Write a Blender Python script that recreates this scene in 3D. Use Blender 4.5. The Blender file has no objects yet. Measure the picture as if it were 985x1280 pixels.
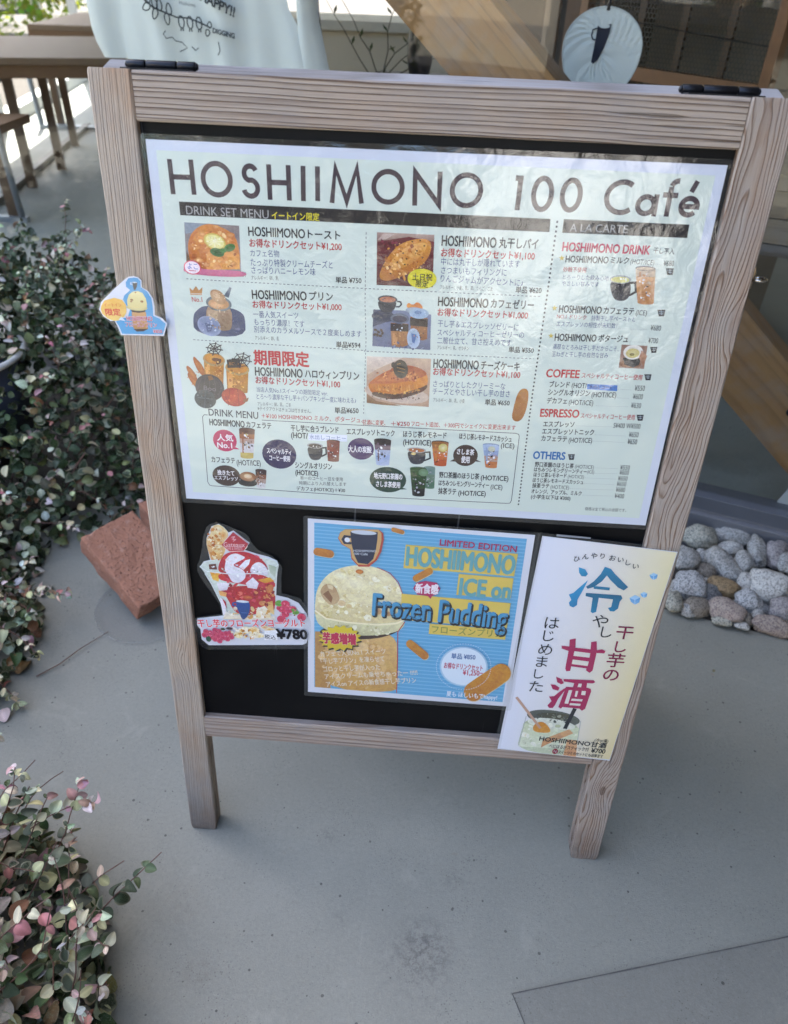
import bpy, bmesh, math, random
from mathutils import Matrix, Vector, noise
R = math.radians
SC = bpy.context.scene
COL = SC.collection
random.seed(7)

# ------------------------------------------------------------------ camera
cam_d = bpy.data.cameras.new('camera')
cam = bpy.data.objects.new('camera', cam_d); COL.objects.link(cam)
cam_d.sensor_fit = 'VERTICAL'; cam_d.sensor_height = 36.0; cam_d.lens = 26.149
cam_d.clip_start = 0.02; cam_d.clip_end = 2000
rt = Vector((0.997385, 0.065062, 0.031466)); dn = Vector((0.064323, -0.600632, -0.796934)); fw = Vector((-0.032951, 0.796874, -0.603246))
cam.matrix_world = Matrix(((rt.x, -dn.x, -fw.x, 0.00805), (rt.y, -dn.y, -fw.y, -0.67718), (rt.z, -dn.z, -fw.z, 1.22965), (0, 0, 0, 1)))
cam_d.dof.use_dof = True; cam_d.dof.focus_distance = 0.98; cam_d.dof.aperture_fstop = 5.6
SC.camera = cam

# ------------------------------------------------------------------ light
SUN_DIR = Vector((-0.40, 0.86, 1.22)).normalized()      # towards the sun: behind the shop, to the left
w = bpy.data.worlds.new('World'); SC.world = w; w.use_nodes = True
nt = w.node_tree; bg = nt.nodes['Background']
sky = nt.nodes.new('ShaderNodeTexSky'); sky.sky_type = 'NISHITA'; sky.sun_disc = False
sky.sun_elevation = math.asin(SUN_DIR.z); sky.sun_rotation = math.atan2(SUN_DIR.x, SUN_DIR.y)
sky.air_density = 1.0; sky.dust_density = 2.6; sky.ozone_density = 0.7
nt.links.new(sky.outputs[0], bg.inputs[0]); bg.inputs[1].default_value = 0.15
sd = bpy.data.lights.new('sun', 'SUN'); sd.energy = 4.5; sd.angle = R(0.53); sd.color = (1, 0.95, 0.88)
sun = bpy.data.objects.new('sun', sd); COL.objects.link(sun); sun.location = (0, 0, 20)
sun.rotation_euler = SUN_DIR.to_track_quat('Z', 'Y').to_euler()
vs = SC.view_settings; vs.view_transform = 'Standard'; vs.look = 'None'; vs.gamma = 1; vs.exposure = 2.78
SC.cycles.use_denoising = True; SC.cycles.max_bounces = 8; SC.cycles.transparent_max_bounces = 16
SC.cycles.sample_clamp_indirect = 6.0

# ------------------------------------------------------------------ helpers
def lin(h):
    o = []
    for i in (0, 2, 4):
        c = int(h[i:i+2], 16) / 255
        o.append(c / 12.92 if c <= 0.04045 else ((c + 0.055) / 1.055) ** 2.4)
    return (o[0], o[1], o[2], 1.0)

class N:
    """small node-tree builder"""
    def __init__(s, name):
        s.m = bpy.data.materials.new(name); s.m.use_nodes = True; s.t = s.m.node_tree
        s.b = s.t.nodes['Principled BSDF']; s.out = s.t.nodes['Material Output']
    def n(s, typ, **kw):
        d = s.t.nodes.new(typ)
        for k, v in kw.items():
            if k == 'i':
                for a, b in v.items():
                    if isinstance(b, bpy.types.NodeSocket): s.t.links.new(b, d.inputs[a])
                    else: d.inputs[a].default_value = b
            else: setattr(d, k, v)
        return d
    def l(s, a, b): s.t.links.new(a, b)
    def math(s, op, a, b=0.0, c=0.0):
        return s.n('ShaderNodeMath', operation=op, i={0: a, 1: b, 2: c}).outputs[0]
    def noise(s, co, sc, det=4, rough=0.55, dist=0.0, lac=2.0):
        d = s.n('ShaderNodeTexNoise', i={'Vector': co, 'Scale': sc, 'Detail': det, 'Roughness': rough, 'Distortion': dist}); return d.outputs['Fac']
    def ramp(s, f, *st):
        d = s.n('ShaderNodeValToRGB', i={0: f}); e = d.color_ramp.elements
        while len(e) > len(st): e.remove(e[-1])
        while len(e) < len(st): e.new(0.5)
        for q, (p, c) in zip(e, st):
            q.position = p; q.color = c if len(c) == 4 else (*c, 1)
        return d.outputs[0]
    def mix(s, f, a, b, mode='MIX'):
        d = s.n('ShaderNodeMix', data_type='RGBA', blend_type=mode)
        for k, v in ((0, f), (6, a), (7, b)):
            if isinstance(v, bpy.types.NodeSocket): s.l(v, d.inputs[k])
            else: d.inputs[k].default_value = v if not isinstance(v, tuple) or len(v) == 4 else (*v, 1)
        return d.outputs[2]
    def obj(s, sc=(1, 1, 1), rot=(0, 0, 0), loc=(0, 0, 0), gen='Object'):
        t = s.n('ShaderNodeTexCoord').outputs[gen]
        return s.n('ShaderNodeMapping', i={'Vector': t, 'Scale': sc, 'Rotation': rot, 'Location': loc}).outputs[0]
    def bump(s, h, dist=0.001, st=1.0):
        d = s.n('ShaderNodeBump', i={'Height': h, 'Distance': dist, 'Strength': st}); s.l(d.outputs[0], s.b.inputs['Normal']); return d
    def set(s, **kw):
        for k, v in kw.items():
            k = {'col': 'Base Color', 'rough': 'Roughness', 'metal': 'Metallic', 'spec': 'Specular IOR Level', 'coat': 'Coat Weight'}.get(k, k)
            if isinstance(v, bpy.types.NodeSocket): s.l(v, s.b.inputs[k])
            else: s.b.inputs[k].default_value = (*v, 1) if isinstance(v, tuple) and len(v) == 3 else v
        return s.m

def plain(name, col, rough=0.6, metal=0, var=0.12, scale=30, bump=0.0, spec=0.4):
    q = N(name); co = q.obj(); f = q.noise(co, scale, 5)
    c = q.mix(f, tuple(x * (1 - var) for x in col), tuple(min(1, x * (1 + var)) for x in col))
    if bump: q.bump(q.noise(co, scale * 6, 4), bump)
    return q.set(col=c, rough=rough, metal=metal, spec=spec)

def wood(name, light, dark, axis='y', freq=200, pith=(0.3, 0.0), tilt=(0.0, 0.0), warp=0.012, contrast=1.0, seed=0.0, warm=0.5, rough=0.72, wscale=6.0, bumpd=0.0009, knots=()):
    """growth rings round a pith line beside the board; axis = direction of the grain in object space"""
    q = N(name)
    rot = {'x': (0, R(90), 0), 'y': (R(-90), 0, 0), 'z': (0, 0, 0)}[axis]
    t = q.n('ShaderNodeTexCoord').outputs['Object']
    a0 = q.n('ShaderNodeMapping', i={'Vector': t, 'Rotation': rot}).outputs[0]           # grain now runs along z
    a1 = q.n('ShaderNodeMapping', i={'Vector': a0, 'Rotation': (tilt[0], tilt[1], 0), 'Location': (pith[0], pith[1], seed)}).outputs[0]
    st = q.n('ShaderNodeMapping', i={'Vector': a1, 'Scale': (1, 1, 0.35)}).outputs[0]
    wn = q.n('ShaderNodeTexNoise', i={'Vector': st, 'Scale': wscale, 'Detail': 3.0, 'Roughness': 0.5}).outputs['Color']
    wv = q.n('ShaderNodeVectorMath', operation='SUBTRACT', i={0: wn, 1: (0.5, 0.5, 0.5)}).outputs[0]
    wv2 = q.n('ShaderNodeVectorMath', operation='SCALE', i={0: wv, 'Scale': warp * 2}).outputs[0]
    p = q.n('ShaderNodeVectorMath', operation='ADD', i={0: a1, 1: wv2}).outputs[0]
    xy = q.n('ShaderNodeVectorMath', operation='MULTIPLY', i={0: p, 1: (1, 1, 0)}).outputs[0]
    r = q.n('ShaderNodeVectorMath', operation='LENGTH', i={0: xy}).outputs['Value']
    rr = q.math('MULTIPLY', r, freq)
    irr = q.n('ShaderNodeTexNoise', noise_dimensions='1D', i={'W': rr, 'Scale': 0.45, 'Detail': 2.0}).outputs['Fac']
    rr2 = q.math('ADD', rr, q.math('MULTIPLY', irr, 1.6))
    kd = None
    for (kx, ky, ks, ka, kdark) in knots:
        dv = q.n('ShaderNodeVectorMath', operation='MULTIPLY', i={0: q.n('ShaderNodeVectorMath', operation='SUBTRACT', i={0: t, 1: (kx, ky, 0)}).outputs[0], 1: (1, 0.42, 0)}).outputs[0]
        dd = q.math('DIVIDE', q.n('ShaderNodeVectorMath', operation='LENGTH', i={0: dv}).outputs['Value'], ks)
        ee = q.math('POWER', 2.718, q.math('MULTIPLY', q.math('MULTIPLY', dd, dd), -1.0))
        rr2 = q.math('ADD', rr2, q.math('MULTIPLY', ee, ka))
        if kdark: kd = q.math('MULTIPLY', q.math('LESS_THAN', dd, 0.26), kdark) if kd is None else q.math('MAXIMUM', kd, q.math('MULTIPLY', q.math('LESS_THAN', dd, 0.26), kdark))
    fr = q.math('FRACT', rr2)
    ring = q.ramp(fr, (0.0, (0, 0, 0)), (0.50, (0.10,) * 3), (0.72, (0.45,) * 3), (0.86, (1,) * 3), (0.94, (0.7,) * 3), (1.0, (0, 0, 0)))
    fib = q.n('ShaderNodeMapping', i={'Vector': a0, 'Scale': (1, 1, 0.02)}).outputs[0]
    f1 = q.noise(fib, 900, 4, 0.7); f2 = q.noise(fib, 260, 3, 0.6)
    blot = q.noise(q.n('ShaderNodeMapping', i={'Vector': a0, 'Scale': (1, 1, 0.3)}).outputs[0], 18, 4, 0.6)
    fac = q.math('MULTIPLY', ring, contrast)
    fac = q.math('ADD', fac, q.math('MULTIPLY', q.math('SUBTRACT', f1, 0.5), 1.15))
    fac = q.math('ADD', fac, q.math('MULTIPLY', q.math('SUBTRACT', f2, 0.5), 0.75))
    base = q.mix(fac, light, dark)
    wm = q.ramp(blot, (0.50, (0, 0, 0)), (0.72, (1, 1, 1)))
    base = q.mix(q.math('MULTIPLY', wm, warm), base, q.mix(fac, (light[0] * 0.88, light[1] * 0.66, light[2] * 0.50), dark))
    crack = q.ramp(q.noise(q.n('ShaderNodeMapping', i={'Vector': a0, 'Scale': (1, 1, 0.03), 'Location': (0, 0, seed)}).outputs[0], 150, 2, 0.5), (0.30, (1, 1, 1)), (0.335, (0, 0, 0)))
    base = q.mix(q.math('MULTIPLY', crack, 0.5), base, (dark[0] * 0.35, dark[1] * 0.35, dark[2] * 0.35))
    if kd is not None: base = q.mix(kd, base, (0.09, 0.05, 0.03))
    sep = q.n('ShaderNodeSeparateXYZ', i={0: t}); ends = q.ramp(sep.outputs[1], (0.0, (0, 0, 0)), (1.0, (1, 1, 1)))
    foot = q.math('MULTIPLY', q.n('ShaderNodeMapRange', i={0: sep.outputs[1], 1: -1.075, 2: -0.985, 3: 1.0, 4: 0.0}).outputs[0], q.math('ADD', 0.25, q.noise(t, 90, 4, 0.7)))
    base = q.mix(q.math('MULTIPLY', foot, 0.75), base, (0.055, 0.047, 0.042))
    st2 = q.ramp(q.noise(q.n('ShaderNodeMapping', i={'Vector': a0, 'Scale': (1, 1, 0.06), 'Location': (seed, 0, 0)}).outputs[0], 70, 3, 0.6), (0.55, (0, 0, 0)), (0.72, (1, 1, 1)))
    base = q.mix(q.math('MULTIPLY', st2, 0.35), base, (dark[0] * 1.1, dark[1] * 0.9, dark[2] * 0.75))
    grey = q.ramp(q.noise(t, 11, 4, 0.6), (0.45, (0, 0, 0)), (0.65, (1, 1, 1))); base = q.mix(q.math('MULTIPLY', grey, 0.30), base, (0.26, 0.25, 0.25))
    h = q.math('ADD', q.math('MULTIPLY', ring, 0.8), q.math('MULTIPLY', f1, 0.7))
    h = q.math('SUBTRACT', h, crack)
    q.bump(h, bumpd)
    return q.set(col=base, rough=rough, spec=0.3)

class MB:
    """collects faces, links them as ONE mesh object"""
    def __init__(s): s.v = []; s.f = []; s.m = []; s.c = []
    def add(s, vs_, fs, mi=0, cols=None):
        o = len(s.v); s.v += [tuple(v) for v in vs_]; s.f += [tuple(i + o for i in f) for f in fs]; s.m += [mi] * len(fs)
        if cols is not None: s.c += cols if isinstance(cols, list) else [cols] * len(vs_)
    def box(s, x0, x1, y0, y1, z0, z1, mi=0, M=None):
        v = [(x, y, z) for x in (x0, x1) for y in (y0, y1) for z in (z0, z1)]
        if M: v = [M @ Vector(p) for p in v]
        s.add(v, [(0, 1, 3, 2), (4, 6, 7, 5), (0, 4, 5, 1), (2, 3, 7, 6), (0, 2, 6, 4), (1, 5, 7, 3)], mi)
    def tube(s, pts, r, n=8, mi=0, closed=False, cols=None):
        pts = [Vector(p) for p in pts]; k = len(pts); rs = r if isinstance(r, (list, tuple)) else [r] * k
        vs_ = []; up = None
        for i, p in enumerate(pts):
            d = ((pts[(i + 1) % k] if closed or i < k - 1 else p) - (pts[i - 1] if closed or i > 0 else p)).normalized()
            if up is None: up = d.orthogonal().normalized()
            up = (up - d * up.dot(d)).normalized(); sd_ = d.cross(up)
            for j in range(n):
                a = 2 * math.pi * j / n; vs_.append(p + (up * math.cos(a) + sd_ * math.sin(a)) * rs[i])
        fs = [(i * n + j, i * n + (j + 1) % n, ((i + 1) % k) * n + (j + 1) % n, ((i + 1) % k) * n + j) for i in range(k if closed else k - 1) for j in range(n)]
        if not closed: fs += [tuple(range(n))[::-1], tuple((k - 1) * n + j for j in range(n))]
        s.add(vs_, fs, mi, cols)
    def lathe(s, prof, n=24, mi=0, M=None):
        v = [(r * math.cos(2 * math.pi * j / n), r * math.sin(2 * math.pi * j / n), z) for r, z in prof for j in range(n)]
        if M: v = [M @ Vector(p) for p in v]
        s.add(v, [(i * n + j, i * n + (j + 1) % n, (i + 1) * n + (j + 1) % n, (i + 1) * n + j) for i in range(len(prof) - 1) for j in range(n)], mi)
    def prism(s, pts, z0, z1, mi=0, M=None):
        n = len(pts); v = [(p[0], p[1], z0) for p in pts] + [(p[0], p[1], z1) for p in pts]
        if M: v = [M @ Vector(p) for p in v]
        s.add(v, [tuple(range(n))[::-1], tuple(range(n, 2 * n))] + [(i, (i + 1) % n, n + (i + 1) % n, n + i) for i in range(n)], mi)
    def build(s, name, mats, parent=None, smooth=False, bevel=0, M=None):
        me = bpy.data.meshes.new(name); me.from_pydata(s.v, [], s.f)
        mats = mats if isinstance(mats, (list, tuple)) else [mats]
        for m_ in mats: me.materials.append(m_)
        me.polygons.foreach_set('material_index', s.m)
        if s.c:
            at = me.color_attributes.new('Col', 'FLOAT_COLOR', 'POINT')
            at.data.foreach_set('color', [x for c in s.c for x in c])
        if bevel or not s.c:
            bm = bmesh.new(); bm.from_mesh(me); bmesh.ops.recalc_face_normals(bm, faces=bm.faces)
            if bevel:
                es = [e for e in bm.edges if len(e.link_faces) == 2 and e.calc_face_angle(0) > 0.6]
                bmesh.ops.bevel(bm, geom=es, offset=bevel, segments=2, profile=0.6, affect='EDGES')
            bm.to_mesh(me); bm.free()
        if smooth: me.shade_smooth() if hasattr(me, 'shade_smooth') else None
        me.update(); o = bpy.data.objects.new(name, me); COL.objects.link(o)
        if parent: o.parent = parent
        if M: o.matrix_local = M
        return o

def tag(o, label=None, cat=None, group=None, kind=None):
    for k, v in (('label', label), ('category', cat), ('group', group), ('kind', kind)):
        if v: o[k] = v
    return o
def thing(name, M, label, cat, group=None):
    o = bpy.data.objects.new(name, None); COL.objects.link(o); o.matrix_world = M if isinstance(M, Matrix) else Matrix.Translation(M)
    o.empty_display_size = 0.1
    return tag(o, label, cat, group)

# ------------------------------------------------------------------ the sign's own frame: x right, y up the board, z out towards the viewer
LEAN = R(8)
SM = Matrix(((1, 0, 0, -0.298), (0, math.sin(LEAN), -math.cos(LEAN), 1.0752 * math.sin(LEAN)), (0, math.cos(LEAN), math.sin(LEAN), 1.0752 * math.cos(LEAN)), (0, 0, 0, 1)))
# ------------------------------------------------------------------ ground and setting materials
def concrete(name, base, tint, scale=1.0, marks=()):
    q = N(name); co = q.obj()
    a = q.noise(co, 1.7 * scale, 5, 0.6); b = q.noise(co, 9 * scale, 6, 0.65, 0.6); c = q.noise(co, 420, 3, 0.7)
    col = q.mix(q.ramp(a, (0.3, (0, 0, 0)), (0.7, (1, 1, 1))), base, tint)
    col = q.mix(q.math('MULTIPLY', q.ramp(b, (0.40, (0, 0, 0)), (0.70, (1, 1, 1))), 0.35), col, tuple(x * 0.80 for x in base))
    col = q.mix(q.math('MULTIPLY', q.math('SUBTRACT', c, 0.35), 0.8), col, tuple(x * 0.55 for x in base))
    vo = q.n('ShaderNodeTexVoronoi', i={'Vector': co, 'Scale': 46.0, 'Randomness': 1.0}).outputs
    sz = q.math('MULTIPLY', q.ramp(q.noise(co, 31, 2), (0.40, (0, 0, 0)), (0.62, (1, 1, 1))), 0.115)
    pit = q.math('LESS_THAN', vo['Distance'], sz)
    v2 = q.n('ShaderNodeTexVoronoi', i={'Vector': co, 'Scale': 190.0}).outputs['Distance']
    pit2 = q.math('LESS_THAN', v2, q.math('MULTIPLY', q.ramp(q.noise(co, 11, 3), (0.36, (0, 0, 0)), (0.7, (1, 1, 1))), 0.26))
    rustn = q.ramp(q.noise(q.obj(loc=(9, 2, 0)), 26, 4, 0.8, 1.0), (0.66, (0, 0, 0)), (0.72, (1, 1, 1))); col = q.mix(q.math('MULTIPLY', rustn, 0.35), col, (base[0] * 0.85, base[1] * 0.66, base[2] * 0.50))
    col = q.mix(q.math('MULTIPLY', pit, 0.8), col, tuple(x * 0.18 for x in base)); col = q.mix(q.math('MULTIPLY', pit2, 0.55), col, tuple(x * 0.35 for x in base))
    scuff = q.ramp(q.noise(q.obj(sc=(1, 2.4, 1), rot=(0, 0, 0.7)), 14 * scale, 6, 0.75, 1.2), (0.64, (0, 0, 0)), (0.72, (1, 1, 1)))
    col = q.mix(q.math('MULTIPLY', scuff, 0.50), col, (base[0] * 0.62, base[1] * 0.56, base[2] * 0.50))
    grit = q.noise(co, 170, 3, 0.8); grit2 = q.noise(co, 60, 4, 0.75, 0.8)
    col = q.mix(q.math('MULTIPLY', q.ramp(grit, (0.30, (1, 1, 1)), (0.50, (0, 0, 0))), 0.42), col, tuple(x * 0.60 for x in base)); col = q.mix(q.math('MULTIPLY', q.ramp(grit, (0.58, (0, 0, 0)), (0.75, (1, 1, 1))), 0.35), col, tuple(min(1, x * 1.35) for x in base))
    col = q.mix(q.math('MULTIPLY', q.ramp(grit2, (0.55, (0, 0, 0)), (0.70, (1, 1, 1))), 0.20), col, tuple(x * 0.7 for x in base))
    pale = q.ramp(q.noise(q.obj(loc=(3, 7, 0)), 6 * scale, 5, 0.7, 0.8), (0.60, (0, 0, 0)), (0.74, (1, 1, 1)))
    col = q.mix(q.math('MULTIPLY', pale, 0.4), col, tuple(min(1, x * 1.3) for x in base))
    drag = q.ramp(q.noise(q.obj(sc=(0.35, 3.0, 1), rot=(0, 0, -0.5)), 22, 5, 0.7, 0.6), (0.63, (0, 0, 0)), (0.70, (1, 1, 1))); col = q.mix(q.math('MULTIPLY', drag, 0.22), col, tuple(x * 0.62 for x in base))
    drag2 = q.ramp(q.noise(q.obj(sc=(3.5, 0.3, 1), rot=(0, 0, 0.35), loc=(4, 1, 0)), 20, 4, 0.7, 0.4), (0.66, (0, 0, 0)), (0.72, (1, 1, 1))); col = q.mix(q.math('MULTIPLY', drag2, 0.20), col, tuple(min(1, x * 1.35) for x in base))
    wet = q.ramp(q.noise(co, 3.4, 5, 0.62, 0.8), (0.40, (1, 1, 1)), (0.60, (0, 0, 0))); col = q.mix(q.math('MULTIPLY', wet, 0.20), col, tuple(x * 0.70 for x in base))
    for (mx, my, rad, st, tc) in marks:
        d = q.n('ShaderNodeVectorMath', operation='DISTANCE', i={0: co, 1: (mx, my, 0)}).outputs['Value']
        m1 = q.ramp(q.math('DIVIDE', d, rad), (0.1, (1, 1, 1)), (1.0, (0, 0, 0)))
        m2 = q.ramp(q.noise(co, 70, 5, 0.85), (0.45, (0, 0, 0)), (0.60, (1, 1, 1)))
        col = q.mix(q.math('MULTIPLY', q.math('MULTIPLY', m1, m2), st), col, tc)
    q.bump(q.math('ADD', q.math('MULTIPLY', b, 0.6), q.math('MULTIPLY', c, 0.25)), 0.0022)
    return q.set(col=col, rough=q.ramp(a, (0.3, (0.62,) * 3), (0.7, (0.8,) * 3)), spec=0.3)
dk = (0.11, 0.10, 0.09)
M_CONC = concrete('paving_concrete', (0.284, 0.274, 0.226), (0.242, 0.234, 0.194), 1.0,
    [(0.06, -0.163, 0.055, 0.85, dk), (-0.075, -0.132, 0.02, 0.5, dk), (0.103, -0.053, 0.022, 0.5, dk), (0.045, -0.185, 0.09, 0.4, dk), (-0.112, 0.006, 0.025, 0.4, dk), (-0.274, -0.222, 0.03, 0.5, (0.16, 0.13, 0.10)), (-0.33, -0.13, 0.06, 0.25, (0.17, 0.14, 0.11)), (0.664, 0.439, 0.006, 1.0, (0.25, 0.14, 0.07))])
M_CONC2 = concrete('patch_concrete', (0.234, 0.225, 0.188), (0.203, 0.195, 0.164), 1.6)
M_FLOOR = concrete('shop_floor_concrete', (0.29, 0.305, 0.275), (0.25, 0.265, 0.24), 0.6)
M_SOIL = plain('dark_soil', (0.035, 0.026, 0.018), 0.95, var=0.5, scale=40, bump=0.004)
M_GRIT = plain('trough_grit', (0.075, 0.065, 0.055), 0.95, var=0.5, scale=120, bump=0.004)

TH = R(19)
WM = Matrix.Translation((0.69, 0.99, 0)) @ Matrix.Rotation(-TH, 4, 'Z')      # shop frame: x along the window, y into the shop
def W(u, v, z=0): return WM @ Vector((u, v, z))

def sheet(name, pts, z0, z1, mat, kind='structure'):
    m = MB(); m.prism([(p[0], p[1]) for p in pts], z0, z1); o = m.build(name, mat, bevel=0); return tag(o, kind=kind)
big = 400
sheet('ground', [(-big, -big), (big, -big), (big, big), (-big, big)], -0.35, -0.07, M_GRIT)
gl = Vector((0.614, 0.633)); gd = Vector((0.961, -0.2755))
ga, gb = gl - gd * 1.2, gl + gd * 30
t0, t1 = W(-1.3, -0.004), W(-1.3, -0.36)
m = MB(); pv = [(-60, -60), (60, -60), (60, gb.y), (gb.x, gb.y), (gl.x, gl.y), (t1.x, t1.y), (t0.x, t0.y), (W(-12, 0).x, W(-12, 0).y), (-60, 5.0)]
m.prism(pv, -0.065, 0.0); tag(m.build('pavement', M_CONC, bevel=0), kind='structure')
s0, s1, s2 = Vector((0.192, -0.217)), Vector((0.636, -0.102)), Vector((0.226, -0.30))
s3 = s0 + (s1 - s0) * 5; s4 = s0 + (s2 - s0) * 9
m = MB(); m.prism([tuple(s0), tuple(s4), (s3.x + 0.6, s4.y), tuple(s3)], 0.0002, 0.0035); tag(m.build('pavement_patch', M_CONC2), kind='structure')
m = MB()
for a_, b_ in ((s0, s3), (s0, s4)):
    d_ = (b_ - a_).normalized(); n_ = Vector((-d_.y, d_.x)) * 0.0008; k_ = 60
    for i in range(k_):
        p_, q_ = a_.lerp(b_, i / k_), a_.lerp(b_, (i + 1) / k_); w0, w1 = 1 + 0.8 * noise.noise(Vector((i * 0.7, 1, 1))), 1 + 0.8 * noise.noise(Vector(((i + 1) * 0.7, 1, 1)))
        m.add([(*(p_ - n_ * w0), 0.0042), (*(q_ - n_ * w1), 0.0042), (*(q_ + n_ * w1), 0.0042), (*(p_ + n_ * w0), 0.0042)], [(0, 1, 2, 3)])
tag(m.build('pavement_joint', plain('joint_grime', (0.10, 0.094, 0.086), 0.95, var=0.6, scale=80)), kind='structure')
sheet('shop_floor', [tuple(W(-3.75, 0.045)[:2]), tuple(W(3.2, 0.045)[:2]), tuple(W(3.2, 9)[:2]), (-4.6, 9.5), (-4.0, 8.4)], -0.06, 0.002, M_FLOOR)
sheet('planting_bed', [(-1.0, 0.36), (-0.98, 0.55), (-1.02, 0.66), (-0.92, 0.85), (-0.72, 1.05), (-0.62, 1.30), (-2.7, 2.05), (-2.9, 0.25)], 0.001, 0.012, M_SOIL)
sheet('courtyard_gravel', [(-4.1, 2.9), (-5.0, 9.2), (-30, 14), (-30, 2.9)], 0.002, 0.01, plain('courtyard_gravel_mat', (0.34, 0.30, 0.24), 0.95, var=0.5, scale=60, bump=0.01))

# ------------------------------------------------------------------ wood and metals
LT, DKW = (0.43, 0.375, 0.345), (0.17, 0.115, 0.085)
W_TOP = wood('weathered_rail_wood', (0.41, 0.335, 0.272), (0.105, 0.063, 0.040), 'x', freq=205, pith=(0.02, 0.16), tilt=(0.012, 0.016), warp=0.006, contrast=1.0, seed=1.3, warm=0.25)
W_BOT = wood('weathered_bottom_rail_wood', (0.40, 0.325, 0.27), (0.19, 0.115, 0.075), 'x', freq=150, pith=(0.03, 0.9), tilt=(0.012, 0.02), warp=0.006, contrast=0.7, seed=4.3, warm=0.4)
W_LEFT = wood('weathered_left_stile_wood', (0.425, 0.345, 0.272), (0.19, 0.118, 0.072), 'y', freq=330, pith=(0.115, 0.035), tilt=(0.012, 0.035), warp=0.011, contrast=0.30, seed=2.1, warm=0.95, knots=((-0.030, -0.35, 0.014, 2.0, 0), (-0.034, -0.70, 0.012, 2.4, 0)))
W_RIGHT = wood('weathered_right_stile_wood', (0.375, 0.315, 0.265), (0.165, 0.085, 0.042), 'y', freq=300, pith=(-0.618, 0.010), tilt=(0.030, 0.016), warp=0.017, contrast=0.85, seed=7.4, warm=0.55, wscale=13.0, knots=((0.628, -0.905, 0.017, 3.2, 0.7), (0.622, -0.40, 0.022, 2.6, 0), (0.630, -0.16, 0.015, 2.0, 0), (0.617, -0.62, 0.018, 1.6, 0)))
W_BACK = wood('weathered_back_frame_wood', (0.40, 0.37, 0.36), (0.20, 0.17, 0.15), 'x', freq=170, pith=(0.02, 0.3), tilt=(0.01, 0.01), warp=0.006, contrast=0.8, seed=9.0, warm=0.1)
M_BLACKM = plain('black_hinge_metal', (0.022, 0.022, 0.026), 0.32, 0.6, var=0.3, scale=90, bump=0.0002)
M_BRASS = plain('worn_brass', (0.42, 0.31, 0.20), 0.3, 1.0, var=0.3, scale=120)
q = N('blackboard'); co = q.obj()
dust = q.ramp(q.n('ShaderNodeTexVoronoi', i={'Vector': co, 'Scale': 70.0}).outputs['Distance'], (0.0, (1, 1, 1)), (0.035, (0, 0, 0)))
dust = q.math('MULTIPLY', dust, q.ramp(q.noise(co, 23, 2), (0.56, (0, 0, 0)), (0.6, (1, 1, 1))))
scr = q.ramp(q.noise(q.obj(sc=(1, 0.05, 1), rot=(0, 0, -0.5)), 60, 3, 0.6, 0.3), (0.70, (0, 0, 0)), (0.735, (1, 1, 1)))
scr2 = q.ramp(q.noise(q.obj(sc=(0.08, 1, 1), rot=(0, 0, 0.9)), 45, 2, 0.5, 0.5), (0.71, (0, 0, 0)), (0.74, (1, 1, 1)))
sm = q.noise(co, 9, 5, 0.7)
c_ = q.mix(sm, (0.0025, 0.0025, 0.003), (0.009, 0.009, 0.0095)); c_ = q.mix(q.math('MULTIPLY', scr, 0.30), c_, (0.2, 0.2, 0.21)); c_ = q.mix(q.math('MULTIPLY', scr2, 0.2), c_, (0.2, 0.2, 0.21)); c_ = q.mix(q.math('MULTIPLY', dust, 0.8), c_, (0.35, 0.33, 0.30))
M_BOARD = q.set(col=c_, rough=q.ramp(sm, (0.3, (0.30,) * 3), (0.7, (0.42,) * 3)), spec=0.12)

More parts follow.
